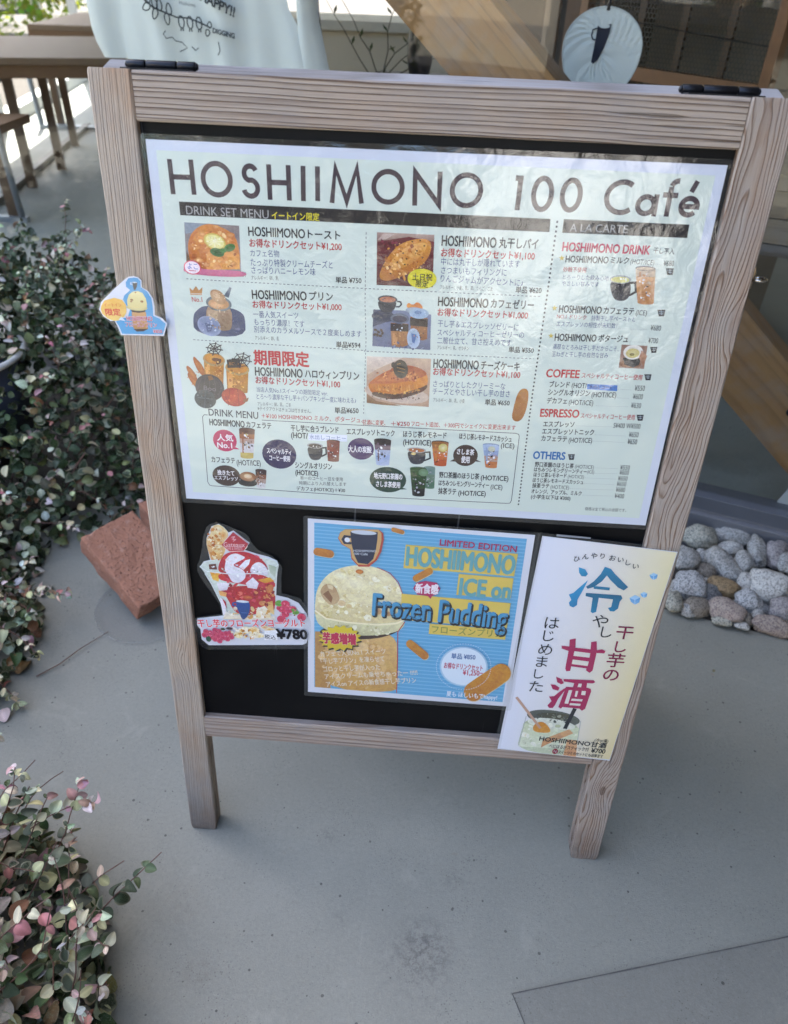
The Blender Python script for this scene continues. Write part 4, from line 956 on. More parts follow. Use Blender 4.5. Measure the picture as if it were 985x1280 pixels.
PO([263,188.7,268.9,188.9,268.7,201.7,263.5,201.1],'cc9058')
EL(287.4,193.5,7.5,11.85,-5,'98acc8','b4c4da')
EL(287.4,193.5,5.62,9.48,-5,'8ca2c0','a8bcd4')
PO([284.5,187.5,290.6,188.6,288.8,199.1,286,197.9],'4468a0')
EL(243,185.9,2.11,1.41,0,'3a2820','54402e')
EL(246.6,188,2.11,1.41,30,'3a2820','54402e')
EL(250,186.2,2.11,1.41,60,'3a2820','54402e')
EL(245.5,191.6,2.12,1.42,90,'3a2820','54402e')
EL(251.3,189.4,2.11,1.42,120,'3a2820','54402e')
EL(242.4,191.3,2.12,1.42,150,'3a2820','54402e')
EL(249,192.6,2.12,1.42,180,'3a2820','54402e')
SP(257,153.9,9.19,5.44,14,0.46,1.38,['3c3e4c', '5a5c70'],16)
SP(270.9,181.9,8.39,5.15,16,0.47,1.4,['d0d8e4', '1c1614', '6c6068'],17)
SP(271.5,194.9,8.46,8.07,26,0.47,1.64,['cc9458', 'a46c34', '8c5428'],18)
SP(293.3,186.5,8.4,8.0,24,0.47,1.63,['b87c40', '8c5224', '201414'],19)
SP(292.1,164.5,9.21,4.59,14,0.46,1.61,['c4d4e4', '7c98b8'],20)
SP(275.4,203,28.3,3.83,20,0.71,2.36,['8c94b0', '54587a'],21)
PIC('cheesecake_picture')
PO([233.6,217.6,309.2,216.3,310.1,275.9,234.9,275.4],'c8a890','b08c74')
PO([233.6,217.6,276,216.8,245.5,232.9,234.1,241],'dcccc0','c8b09c')
PO([234.6,263.8,246.6,272.1,278.8,277.1,254.2,276.8,234.9,275.4],'8a6444')
EL(270.7,261.6,39.01,11.51,5,'d8c8bc','c4ac9c')
PO([235.1,252.3,241.1,248.2,268.9,247.7,299.8,237.1,306.1,234.2,307.7,249.1,299.7,256,269.8,268.1,241.5,264.7],'d88828','c87420')
PO([241.4,259.6,269.6,263.7,300.7,252.1,306.9,247.2,306.8,253,297.5,259.9,269.9,269.9,241.1,266.5],'5c3018','442010')
PO([235.1,251.6,252.8,236.2,276.4,225.6,288.4,225.9,300.5,229.6,306.6,235.4,298.7,240.1,269,249.5,241.1,250.7],'a84c1c','c87038')
PO([245.9,247.4,260,235.7,276.7,231,289,237.7,268.9,246.5],'b8602c','d08048')
SP(272.2,238.7,26.48,7.48,80,0.72,2.41,['d88c4c', '9c4418', 'e8a460', 'b85c24', '7c3010'],22)
SP(271.8,257.7,29.19,5.6,60,0.49,1.95,['e8a040', 'c07418', 'f0b860', 'a85c10'],23)
LN([243.6,251.8,244.5,259.4],0.73,'c07420',0)
LN([248.2,251.5,249.2,259.1],0.73,'e8a850',0)
LN([252.8,251.2,253.8,258.8],0.73,'c07420',0)
LN([257.4,251,258.4,258.5],0.73,'e8a850',0)
LN([262,250.7,263.1,258.2],0.73,'c07420',0)
LN([266.6,250.4,267.7,257.9],0.73,'e8a850',0)
LN([271.2,250.1,272.3,257.7],0.73,'c07420',0)
LN([275.8,249.8,276.9,257.4],0.73,'e8a850',0)
LN([280.4,249.5,281.5,257.1],0.73,'c07420',0)
LN([285,249.3,286.1,256.8],0.73,'e8a850',0)
LN([289.6,249,290.7,256.5],0.72,'c07420',0)
LN([294.2,248.7,295.3,256.2],0.72,'e8a850',0)
SP(270.9,266.2,29.33,3.6,30,0.49,1.71,['6c3c20', '38180c'],24)
EL(274.2,230.7,8.63,11.37,-10,'1a1412','2c2018')
LN([269.8,228.9,279.5,230.8],0.72,'a87830',0)
LN([270.8,233.3,278.8,234.8],0.72,'a87830',0)
LN([269.7,225.2,273.9,223.8],0.96,'a87830',0)
EL(265.7,226.2,2.87,3.44,0,'2c1a14')
PIC('sweet_potato_picture')
PO([414.1,252.7,417.4,246.7,422.8,245.3,426.8,248.9,427.7,259.5,426.9,272.4,424.3,283,419.6,288,414.1,287.6,410.4,282.6,411.4,270.8,412.6,260.4],'b06c1c','9c5c14')
PIC('milk_drink_picture')
LN([519.6,118.7,526.4,117.8,528.9,127.7,522.2,131.9],2.66,'202026',0)
PO([498.1,116,521.2,115.7,523.5,130.3,520.1,138,508.3,138.6,501.9,130],'202026','34343e')
EL(509.6,115.4,11.7,4.42,0,'d8d8d4','a8a8a8')
EL(509.6,115.7,9.96,3.24,0,'e0d890')
SP(512.5,126.5,8.9,8.95,14,0.59,1.78,['3c3c48', '5a5a68', '0c0c10'],25)
SP(510.5,115.7,6.49,1.77,8,0.59,1.47,['ffffff', 'e0d890'],26)
PO([523.3,102.4,545,102.1,546.4,111.1,525.6,111.4],'ceb69c')
PO([525.6,111.4,546.4,111.1,547.7,120.3,528,120.5],'d2a074')
PO([528,120.5,547.7,120.3,549.1,129.5,530.3,129.6],'c8905c')
PO([530.3,129.6,549.1,129.5,550.5,138.8,532.7,138.9],'c08450')
EL(541.6,138.9,8.83,1.91,0,'c08450')
EL(534.2,102.3,10.8,2.62,0,'5c5c60')
EL(534.3,102.7,9.94,1.68,0,'ceb69c')
PO([528,106.2,530.1,106.1,536.1,133.5,534.3,133.6],'d2a074')
SP(537.9,120.4,7.86,15.69,26,0.65,2.18,['f4f4f8', 'c08450', '1c1818', 'ceb69c', 'd8d8dc'],27)
PIC('potage_picture')
PO([524.4,186.9,553.6,186.7,555,213.7,526,213.9],'8c6858','a88470')
EL(537.9,208.9,12.32,4.77,0,'c09878','8a5c40')
PO([528.7,201.9,549.3,201.8,548.3,209.4,542.4,213,531.9,209.9],'1c1a1e','2e2a2e')
EL(538.9,195,10.99,8.54,0,'c8c0b4','e6e2da')
EL(538.7,196.2,7.74,5.56,0,'d8cc90','c8b870')
EL(538.2,197.6,2.85,1.71,0,'7a6a28')
PO([548,192.3,555.4,198.2,553.9,211.2,546.6,200.9],'b88468','9c6a50')
PIC('latte_picture')
PO([76.4,320.2,96.3,319.9,95.7,326.1,76.3,326.4],'6a4434')
PO([76.3,326.4,95.7,326.1,95,332.4,76.3,332.6],'a06038')
PO([76.3,332.6,95,332.4,94.4,338.8,76.2,338.9],'c0a090')
PO([76.2,338.9,94.4,338.8,93.7,345.1,76.2,345.3],'d0ccd0')
PO([76.2,345.3,93.7,345.1,93,351.6,76.1,351.7],'ccc8cc')
PO([76.1,351.7,93,351.6,92.4,358,76.1,358.1],'c8b060')
EL(84.2,358.1,8.19,1.94,0,'c8b060')
EL(86.4,320,10.03,2.75,0,'4a3a34')
EL(86.3,320.5,9.09,1.75,0,'6a4434')
PO([79.7,324.2,81.7,324,80.5,352.5,78.8,352.6],'a06038')
SP(85.3,338.8,7.3,16.0,26,0.61,2.03,['f4f4f8', 'c8b060', '1c1818', '6a4434', 'd8d8dc'],28)
PO([94.1,375.3,108.6,375.3,108,381.5,94.2,381.4],'4a3028')
PO([94.2,381.4,108,381.5,107.3,387.7,94.2,387.6],'8c5c40')
PO([94.2,387.6,107.3,387.7,106.7,394,94.3,393.8],'b49888')
PO([94.3,393.8,106.7,394,106,400.3,94.3,400],'d4d0d0')
EL(100.2,400.2,5.9,1.26,0,'d4d0d0')
EL(101.3,375.3,7.28,2.01,0,'40302a')
EL(101.3,375.8,6.31,1.25,0,'4a3028')
PO([96.6,378.1,98,378,97.4,396.6,96.2,396.7],'8c5c40')
SP(100.8,387.7,5.27,10.45,26,0.44,1.47,['f4f4f8', 'd4d0d0', '1c1818', '4a3028', 'd8d8dc'],29)
EL(83.4,394.3,12.27,5.45,0,'221a18')
PO([72.4,387,95.2,386.7,90.5,397.9,77,398.8],'1e1a1c')
EL(83.9,385.3,10.75,6.75,0,'b07c50','8a5430')
EL(83.9,384.8,5.37,3.24,0,'dccab0','c8a47c')
PIC('blend_picture')
LN([179.4,338.9,185.2,338,185.6,346.8,179.3,350.5],2.13,'202026',0)
PO([161.5,336.8,181.2,336.3,180.7,349.2,176.6,355.9,166.7,356.6,162.7,349.1],'202026','34343e')
EL(171.4,336.2,10.1,3.83,0,'d8d8d4','a8a8a8')
EL(171.4,336.4,8.21,2.81,0,'2c1810')
SP(172.2,345.9,7.47,7.74,14,0.5,1.49,['3c3c48', '5a5a68', '0c0c10'],30)
SP(172.3,336.4,5.45,1.53,8,0.5,1.24,['ffffff', '2c1810'],31)
PO([186.2,328.4,202.6,328.4,202.2,337.3,186.6,337.3],'7a2c20')
PO([186.6,337.3,202.2,337.3,201.8,346.3,187,346.3],'8c3a24')
PO([187,346.3,201.8,346.3,201.5,355.4,187.3,355.3],'70281c')
EL(194.4,355.4,7.07,1.37,0,'70281c')
EL(194.4,328.4,8.21,2.1,0,'3a2420')
EL(194.4,328.9,7.27,1.32,0,'7a2c20')
PO([189.1,331.4,190.8,331.3,191.1,351.5,189.8,351.6],'8c3a24')
SP(194.4,341.8,5.95,11.32,26,0.5,1.65,['f4f4f8', '70281c', '1c1818', '7a2c20', 'd8d8dc'],32)
PIC('tonic_picture')
PO([245.2,323.3,266.6,322.9,266.3,329.5,246,329.8],'30201c')
PO([246,329.8,266.3,329.5,266,336.1,246.7,336.4],'6a5060')
PO([246.7,336.4,266,336.1,265.8,342.8,247.4,343],'a8b4d0')
PO([247.4,343,265.8,342.8,265.5,349.5,248.1,349.7],'a4b4d4')
PO([248.1,349.7,265.5,349.5,265.2,356.3,248.9,356.4],'b0bcd8')
EL(257,356.3,8.15,1.69,0,'b0bcd8')
EL(255.9,323.1,10.69,2.46,0,'2c2420')
EL(255.9,323.6,9.76,1.56,0,'30201c')
PO([249.2,326.8,251.3,326.7,252.5,351.6,250.8,351.7],'6a5060')
SP(256.5,339.6,7.76,13.96,26,0.65,2.16,['f4f4f8', 'b0bcd8', '1c1818', '30201c', 'd8d8dc'],33)
PIC('lemonade_picture')
LN([308.2,336.2,315.1,335.2,316.2,343.7,308.8,347.5],2.05,'202026',0)
PO([286.9,334.4,310.1,333.6,310.4,346.1,305.9,352.8,294,353.6,288.9,346.3],'202026','34343e')
EL(298.5,333.6,11.88,3.73,0,'d8d8d4','a8a8a8')
EL(298.5,333.9,10.02,2.74,0,'a85c20')
SP(299.9,343,8.97,7.54,14,0.6,1.79,['3c3c48', '5a5a68', '0c0c10'],34)
SP(299.4,333.8,6.55,1.49,8,0.6,1.49,['ffffff', 'a85c20'],35)
PO([316.5,321.4,337.8,320.9,337.5,328.6,317.8,329],'a06020')
PO([317.8,329,337.5,328.6,337.3,336.4,319.1,336.6],'c07828')
PO([319.1,336.6,337.3,336.4,337.1,344.3,320.5,344.4],'c86418')
PO([320.5,344.4,337.1,344.3,336.9,352.1,321.8,352.2],'b84810')
EL(329.3,352.2,7.54,1.58,0,'b84810')
EL(327.2,321.1,10.59,2.34,0,'2a1c14')
EL(327.2,321.6,9.67,1.47,0,'a06020')
PO([320.6,324.7,322.7,324.5,324.7,347.7,323,347.8],'c07828')
SP(328.2,336.5,7.69,13.05,26,0.64,2.14,['f4f4f8', 'b84810', '1c1818', 'a06020', 'd8d8dc'],36)
EL(331.1,328.2,5.55,5.56,0,'e0d8b0','c8b850')
EL(295,338.8,2.8,1.79,0,'e0c880')
PIC('squash_picture')
PO([379.7,320.9,399.9,320.6,399.9,328,381.1,328.2],'b0c0dc')
PO([381.1,328.2,399.9,328,399.9,335.5,382.6,335.6],'98a8c8')
PO([382.6,335.6,399.9,335.5,400,343,384.1,343.1],'b49080')
PO([384.1,343.1,400,343,400,350.6,385.7,350.6],'c07038')
EL(392.9,350.6,7.15,1.53,0,'c07038')
EL(389.8,320.7,10.06,2.28,0,'8898b8')
EL(389.8,321.2,9.15,1.43,0,'b0c0dc')
PO([383.6,324.1,385.6,324,388.3,346.4,386.7,346.5],'98a8c8')
SP(391.3,335.6,7.3,12.62,26,0.61,2.03,['f4f4f8', 'c07038', '1c1818', 'b0c0dc', 'd8d8dc'],37)
EL(391,325.9,4.59,3.53,0,'c8c8b0')
PIC('green_tea_picture')
PO([308.9,356.7,323.5,356.7,323.7,366.1,310,366],'98b8b0')
PO([310,366,323.7,366.1,323.8,375.7,311.1,375.5],'88a890')
PO([311.1,375.5,323.8,375.7,324,385.3,312.1,385],'6c9878')
EL(318.1,385.1,5.91,1.45,0,'6c9878')
EL(316.2,356.7,7.28,2.21,0,'8ca8a0')
EL(316.3,357.2,6.35,1.38,0,'98b8b0')
PO([311.8,359.8,313.2,359.7,314.8,381,313.7,381.1],'88a890')
SP(317.1,370.8,5.28,11.97,26,0.44,1.47,['f4f4f8', '6c9878', '1c1818', '98b8b0', 'd8d8dc'],38)
PO([291.6,359.2,312.8,358.8,312.7,368.1,292.9,368.4],'3c6c28')
PO([292.9,368.4,312.7,368.1,312.5,377.5,294.1,377.8],'2c5a1c')
PO([294.1,377.8,312.5,377.5,312.3,387,295.3,387.2],'2c5018')
PO([295.3,387.2,312.3,387,312.2,396.6,296.6,396.7],'241c14')
EL(304.4,396.7,7.78,1.92,0,'241c14')
EL(302.2,359,10.6,2.74,0,'5c7c5c')
EL(302.3,359.5,9.66,1.74,0,'3c6c28')
PO([295.7,363.1,297.8,363,299.7,391.2,298,391.3],'2c5a1c')
SP(303.3,377.6,7.71,15.85,26,0.64,2.14,['f4f4f8', '241c14', '1c1818', '3c6c28', 'd8d8dc'],39)
EL(308.9,364,6.14,5.24,0,'a8c8a0','88b080')
SHEET('pud')
PUD_PAPER=[160.8,441.5,458.8,440.1,457.3,738.5,156.1,745.1]
PIC('blue_background')
PO([169.2,446.9,449.1,446.6,449,730.7,165.8,734.3],'62aad4')
LN([169.2,452.4,449.1,452],1.48,'7cbee2',0)
LN([169.1,457.9,449.1,457.4],1.48,'7cbee2',0)
LN([169,463.5,449.1,462.9],1.49,'7cbee2',0)
LN([169,469,449.1,468.4],1.49,'7cbee2',0)
LN([168.9,474.6,449.1,474],1.49,'7cbee2',0)
LN([168.8,480.3,449.1,479.5],1.5,'7cbee2',0)
LN([168.8,485.9,449.1,485.1],1.5,'7cbee2',0)
LN([168.7,491.6,449.1,490.8],1.51,'7cbee2',0)
LN([168.6,497.4,449.1,496.4],1.51,'7cbee2',0)
LN([168.6,503.1,449.1,502.1],1.51,'7cbee2',0)
LN([168.5,508.9,449.1,507.9],1.52,'7cbee2',0)
LN([168.4,514.8,449.1,513.6],1.52,'7cbee2',0)
LN([168.3,520.6,449.1,519.4],1.53,'7cbee2',0)
LN([168.3,526.5,449.1,525.2],1.53,'7cbee2',0)
LN([168.2,532.4,449.1,531.1],1.54,'7cbee2',0)
LN([168.1,538.4,449,537],1.54,'7cbee2',0)
LN([168.1,544.4,449,542.9],1.55,'7cbee2',0)
LN([168,550.4,449,548.9],1.55,'7cbee2',0)
LN([167.9,556.5,449,554.9],1.55,'7cbee2',0)
LN([167.8,562.6,449,560.9],1.56,'7cbee2',0)
LN([167.8,568.7,449,566.9],1.56,'7cbee2',0)
LN([167.7,574.9,449,573],1.57,'7cbee2',0)
LN([167.6,581.1,449,579.2],1.57,'7cbee2',0)
LN([167.5,587.3,449,585.3],1.58,'7cbee2',0)
LN([167.5,593.6,449,591.5],1.58,'7cbee2',0)
LN([167.4,599.9,449,597.8],1.59,'7cbee2',0)
LN([167.3,606.2,449,604.1],1.59,'7cbee2',0)
LN([167.2,612.6,449,610.4],1.6,'7cbee2',0)
LN([167.2,619.1,449,616.7],1.6,'7cbee2',0)
LN([167.1,625.5,449,623.1],1.61,'7cbee2',0)
LN([167,632,449,629.5],1.61,'7cbee2',0)
LN([166.9,638.6,449,636],1.62,'7cbee2',0)
LN([166.8,645.1,449,642.5],1.62,'7cbee2',0)
LN([166.8,651.7,449,649],1.63,'7cbee2',0)
LN([166.7,658.4,449,655.6],1.63,'7cbee2',0)
LN([166.6,665.1,449,662.2],1.64,'7cbee2',0)
LN([166.5,671.8,449,668.9],1.64,'7cbee2',0)
LN([166.4,678.6,449,675.6],1.65,'7cbee2',0)
LN([166.3,685.4,449,682.3],1.65,'7cbee2',0)
LN([166.3,692.3,449,689.1],1.66,'7cbee2',0)
LN([166.2,699.2,449,695.9],1.66,'7cbee2',0)
LN([166.1,706.1,449,702.8],1.67,'7cbee2',0)
LN([166,713.1,449,709.7],1.67,'7cbee2',0)
LN([165.9,720.1,449,716.7],1.68,'7cbee2',0)
LN([165.8,727.2,449,723.7],1.68,'7cbee2',0)
PIC('ice_cream_picture')
PO([168.1,628.4,166.9,734.2,288.8,732.9,291.6,710.9,288.5,664.7,285.9,620.2,222.8,613.8],'dcb676','cc9c4c')
PO([168.1,628.4,166.9,734.2,191,733.8,183.9,676.4,180.5,627.1],'b88c4c','bc8c48')
SP(229.1,680.5,54.41,50.88,60,2.9,12.33,['dcb474', 'd2a45c', 'e2be84', 'c89850', 'e6c48c'],40)
PO([174.2,623.3,176.9,634.1,208.9,638.2,254.8,633.2,282.5,620.5,292.4,609.9,222.6,600.8],'281410','3c2018')
PO([168.6,587.1,169.4,606.4,176.3,618.7,194.7,627.8,230,629.7,265.1,624.6,287.5,615.6,295.7,606,297,595.1,257.1,592.9],'ece6bc','ccc698')
PO([168.7,580.8,170.6,559.6,174.9,546.8,184.5,530.4,198,518.3,216.4,510.5,236.3,507.4,254.7,510,271.6,517.1,283.9,532,290.3,547.6,292.9,559.7,295,576.2,295.1,593.2,285.1,599.4,257.5,604.9,215.7,605.8,184.2,602.7,168.5,593.5],'f0e6bc','e0d09c')
SP(231.6,557.6,57.51,41.34,190,1.37,7.53,['f6eecc', 'ecdfae', 'e2d29a', 'faf4da', 'd8c58c', 'efe4bc'],41)
SP(194.7,590.8,24.48,11.11,30,1.4,4.9,['d8c890', 'e4d8a8', 'ccb878'],42)
LN([168.5,590.1,184.2,602.7,215.7,606.7,257.5,606.6,285.1,601.1,295.9,594],2.46,'fff4d0',0)
SP(233.3,616.2,52.78,9.6,50,1.41,5.63,['e0dcb0', 'f0ecc8', 'ccc898', 'f6f2d8', 'c4bc8c'],43)
PO([175.8,554.1,184.4,541.8,196.3,544.7,201.5,556.5,205,570.7,191.2,580.6,179.2,567.1],'b89468','c8ac84')
PO([180.2,560.7,187.8,553.7,194,565.6,191.9,575],'8a6040')
PO([186.1,543.6,195.3,544.8,194,552.3,187.8,550.4],'dcc8a0')
EL(206.7,573.5,5.54,5.04,0,'d8bc88','e4cca0')
EL(256.8,582.3,6.9,5.92,20,'a87850','d0a878')
EL(270.7,585.1,7.59,4.23,10,'9c6c48','c8a070')
EL(217.1,577.9,4.16,3.79,0,'dcc490')
EL(230.9,518.3,5.37,3.58,0,'d88c40','c87830')
EL(225.1,537.8,20.36,11.36,15,'f8f0cc','efe4b8')
EL(255.9,551.1,17.0,12.31,15,'e8dcae','efe4b8')
EL(204.8,527.6,13.55,6.44,15,'f8f2d4','efe4b8')
EL(235.8,565.5,24.04,7.5,15,'e8dcb0','efe4b8')
EL(265.2,525.7,10.06,5.61,15,'f6eec8','efe4b8')
LN([254.7,509.2,272.2,516.3,284.9,531.1,291.4,549.6,293.7,561.7],1.0,'b83848',0)
LN([297,596.4,287.5,615.6,289.2,664.6,290.6,730.3],1.21,'b83040',0)
PIC('yellow_band')
PO([291.9,469.3,440.2,469.9,439.3,505.6,290.4,506.6],'e2c65a')
PIC('yellow_band')
PO([365.4,508.8,439,508.8,438.9,541.6,364.9,543.4],'e2c65a')
PIC('yellow_band')
PO([289.7,548.9,439.9,549.7,439.5,592.9,291.7,593.6],'e2c65a')
PIC('yellow_band')
PO([331.5,596.2,439.1,596,439.4,613.2,331.6,614.4],'e2c65a')
PIC('dried_potato_stick')
PO([172.5,498.2,170.1,497,168.5,494.5,168.3,491.3,169.5,488.3,171.8,486.2,174.5,485.7,192,487.8,194.5,488.9,196.1,491.4,196.3,494.6,195.2,497.6,192.9,499.7,190.1,500.2],'d8c8a0')
PO([171.9,497.4,169.4,496.3,167.8,493.8,167.7,490.6,168.9,487.6,171.1,485.5,173.9,485,191.4,487,193.9,488.2,195.4,490.7,195.7,493.9,194.5,496.9,192.2,499,189.5,499.5],'c88430','b87020')
PIC('dried_potato_stick')
PO([274.5,451.5,273.2,450.7,272.4,449.3,272.3,447.6,273,446,274.3,445,275.8,444.9,287.5,447.6,288.8,448.4,289.6,449.8,289.7,451.6,289,453.1,287.8,454.1,286.3,454.2],'d8c8a0')
PO([273.8,450.8,272.5,450.1,271.7,448.6,271.6,446.9,272.3,445.3,273.6,444.4,275.1,444.3,286.8,447,288.2,447.7,289,449.2,289,450.9,288.3,452.4,287.1,453.4,285.6,453.5],'c88430','b87020')
PIC('dried_potato_stick')
PO([311.5,526.9,309.2,527.7,306.9,527.1,305.1,525.2,304.4,522.4,305,519.6,306.6,517.5,324.1,504.1,326.4,503.2,328.7,503.8,330.5,505.8,331.2,508.5,330.7,511.3,329.1,513.4],'d8c8a0')
PO([310.8,526.1,308.5,527,306.2,526.4,304.4,524.4,303.7,521.7,304.3,518.9,305.9,516.7,323.4,503.4,325.7,502.5,328,503.1,329.8,505,330.5,507.8,330,510.5,328.4,512.7],'cc8a28','b87420')
PIC('dried_potato_stick')
PO([303.4,642.1,301.4,639.1,300.9,635.3,302,631.6,304.3,629.1,307.4,628.3,310.2,629.6,332,648.6,334,651.6,334.6,655.5,333.6,659.2,331.2,661.8,328.1,662.6,325.2,661.3],'d8c8a0')
PO([302.6,641.3,300.7,638.3,300.2,634.5,301.2,630.8,303.6,628.3,306.6,627.5,309.5,628.8,331.3,647.8,333.3,650.8,333.8,654.6,332.8,658.4,330.4,661,327.4,661.8,324.5,660.5],'cc8a28','b87420')
PIC('mug_emblem')
PO([201.2,467.4,204.4,457.6,210.9,453.3,256.2,449.9,261.2,454.4,262.5,463.6,259.8,483,254.3,497.1,244,508.7,229.7,510,219.6,498.4,217.7,483,206.1,476.4],'b84a38')
PO([201.8,466.5,205,457.6,210.9,452.5,254.6,449.3,258.9,454.6,259.3,465.8,256.6,483.3,251,497.4,240.6,506.2,228.7,506.6,220.5,496.4,218.4,483,206.8,475.6],'d0a868')
PO([217.4,455.7,254,453.1,254,464.4,252.5,479.8,249.3,495.6,241.9,504.9,228.6,503.8,222.8,490.3,219.6,475.2],'1a2440')
LN([219.1,463.8,210.3,463.5,207.7,468.7,210.4,473.7,219.3,473.7],3.6,'1a2440',0)
EL(213.6,468.9,3.62,3.8,0,'e8ecf4')
EL(235.6,455.5,16.92,3.37,0,'c8d0dc')
TX('HOSHIIMONO',222,485,252.9,482.9,3.47,'d8e0ec',0)
TX('100 Café',223.1,489.5,241.6,488.9,3.49,'d8e0ec',0)
PIC('burst_label')
PO([231.5,634.9,237.4,638.9,229.7,642.4,232.8,648.2,224.3,649.3,224,655.9,216,654.5,212.5,660.8,206.2,657.1,199.9,662.2,196.3,656.6,188.2,659.8,187.9,653.3,179.3,654,182.4,647.6,174.6,645.8,180.4,640.4,174.7,636.3,182.4,632.8,179.5,627.2,188,626,188.3,619.7,196.2,621,199.8,614.9,205.9,618.6,212.1,613.6,215.6,619,223.5,615.9,223.9,622.2,232.3,621.5,229.5,627.8,237.2,629.6],'1c1810')
PO([230.1,632.4,235.9,636.4,228.3,639.9,231.3,645.6,222.8,646.8,222.6,653.3,214.5,651.9,211,658.2,204.7,654.5,198.4,659.6,194.9,654.1,186.8,657.2,186.5,650.8,177.9,651.5,180.9,645.1,173.2,643.2,179,637.9,173.3,633.8,181,630.3,178.1,624.7,186.6,623.5,186.9,617.2,194.8,618.5,198.3,612.5,204.5,616.1,210.7,611.2,214.2,616.5,222.1,613.5,222.5,619.7,230.9,619.1,228,625.3,235.7,627.1],'e0c828','d8bc20')
TX('芋感増増',179.7,637.8,227.3,635.8,18.7,'c01848',4,'f8f0e8')
PIC('poster_text')
TX('LIMITED EDITION',336.7,461.4,437.7,462.6,9.39,'b02858',2)
TX('HOSHIIMONO',294.1,486.7,437.9,487.8,28.49,'68a8b0',3)
TX('ICE on',368.8,529.2,437.2,529.7,27.25,'68a8b0',3)
TX('Frozen Pudding',252.8,573,439,576.9,36.0,'1c2024',4)
TX('Frozen Pudding',251.4,570.6,437.4,574.5,35.92,'4c9cc8',3)
TX('フローズンプリン',335.5,605.3,434.9,603.7,12.9,'8a9848',1)
PO([305.3,538,309.5,528.6,321.9,524.2,337,525.9,342.6,535.1,338.3,544.9,331.8,548.4,330.4,553.4,326.1,548.9,311.6,547.9],'b8205c')
TX('新食感',308.7,538,339.7,537,15.36,'f4e8ee',3)
TX('カフェで人気No.1 スイーツ',175.9,668.1,271.3,652,9.99,'efe4cc',1)
TX('「干し芋プリン」を凍らせて',176.6,681.8,270,666.3,10.12,'efe4cc',1)
TX('ゴロッと干し芋が入った',180.1,696.4,264.1,682.6,10.26,'efe4cc',1)
TX('アイスクリームも乗せちゃったー !!!!!',181.9,710.8,319.3,686.5,10.33,'efe4cc',1)
TX('アイスon アイスの新食感干し芋プリン',184.4,725.4,318.3,701.7,10.47,'efe4cc',1)
EL(385.6,668.4,34.88,37.36,0,'a8cce4')
EL(385.6,668.4,32.42,34.62,0,'dce8f4')
TX('単品 ¥850',366.6,650.5,400.8,648.9,9.86,'2a5a98',2)
TX('お得なドリンクセット',357.4,668.8,413.1,668,10.48,'b82048',2)
TX('¥1,250−',385.5,679,414.1,677.5,9.19,'b82048',2)
PIC('dried_potato_stick')
PO([414.1,729.8,407.3,733.8,399.9,732.8,393.7,726.9,390.5,717.8,391.1,708.1,395.3,700.2,432.1,660.6,438.6,656.8,445.8,657.8,451.9,663.4,455.2,672,454.9,681.4,450.9,689.1],'d8c8a0')
PO([413.3,728.9,406.5,733,399,731.9,392.9,726,389.7,717,390.3,707.2,394.6,699.4,431.4,659.7,437.8,656,445,657,451.1,662.6,454.4,671.2,454.1,680.6,450.1,688.3],'cc8c28','bc7820')
PIC('poster_text')
TX('夏も ほしいもでhappy!',364.9,722.4,439.6,721.2,10.03,'e8f2fa',1)
LN([424.7,663.9,424.9,670.6,424.2,677.3,422.4,683.8,419.8,690,416.3,695.7,412,700.7,407,704.9,401.5,708.2,395.6,710.6,389.4,711.9,383.1,712,376.8,711.1,370.8,709.2,365.2,706.2,360.1,702.2,355.6,697.5,352,692,349.1,685.9,347.2,679.5,346.3,672.8,346.3,666.1,347.3,659.4,349.2,653,352,647,355.7,641.6,360,636.9,364.9,632.9,370.3,629.8,376.1,627.6,382.1,626.5,388.1,626.3,394.1,627.2,399.9,629.1,405.4,631.9,410.4,635.6,414.8,640.1,418.5,645.3,421.5,651.1,423.5,657.4],1.05,'cfe4f4',1,(1.6, 2.2))
SHEET('ama')
AMA_PAPER=[468.5,441.3,644.9,452.1,626.1,835.6,451.9,828]
PIC('cream_wash')
QD([470.5,442,545.9,446.1,550.9,832.2,455.9,825.8],['e8ebf8', 'ebe9ea', 'ebe6dc', 'e8eaf6'])
QD([545.9,446.1,644.1,453.1,625.5,833.1,550.9,832.2],['ebe9ea', 'ebe2ba', 'ead9a6', 'ebe6dc'])
PIC('drink_picture')
PO([487.8,755.4,568.6,757.7,572.4,810.2,569.8,832.8,481.3,828,483.1,791.5],'b8c0a0','ccd4b4')
EL(527.9,755.5,40.31,14.82,6,'3c4038','60645a')
PO([485,770.2,523.6,772.6,569.4,772.2,571,816.9,483.4,819.5],'d4dcb8','e2e6cc')
EL(526.7,768.1,36.31,10.82,5,'d8dccc','e6e8d8')
EL(529.7,751.2,27.02,5.74,0,'50503c')
SP(528.4,795.4,42.86,29.8,50,1.53,6.74,['dce2c8', 'c8d0ac', 'f0f0e0', 'bcc49c', 'e8dcc0'],44)
SP(527.9,755.5,33.09,9.05,40,0.9,3.61,['50544c', '30342c', '7c806c', '9c9c88'],45)
PO([500.4,770.7,510.8,763.4,520,768.8,528.7,782.6,522.7,787.5,500.3,786.3],'cc8018','e0a040')
PO([518.3,800.7,554.7,775.8,562,783.5,528.7,808.3,517.6,818.1],'d8a878','c89060')
PO([554.9,797,570.4,797.5,573.5,832.4,553.8,831],'e0b080','d89c68')
LN([468.2,719.5,511.5,778],4.17,'c8a088',0)
LN([556.6,733.4,547.9,775.6],5.94,'1c1c24',0)
LN([487.2,755.4,483.1,817.3],0.91,'a8b0b0',0)
LN([568.9,757.6,570.7,799.6],0.9,'a8b0b0',0)
PIC('ice_cube')
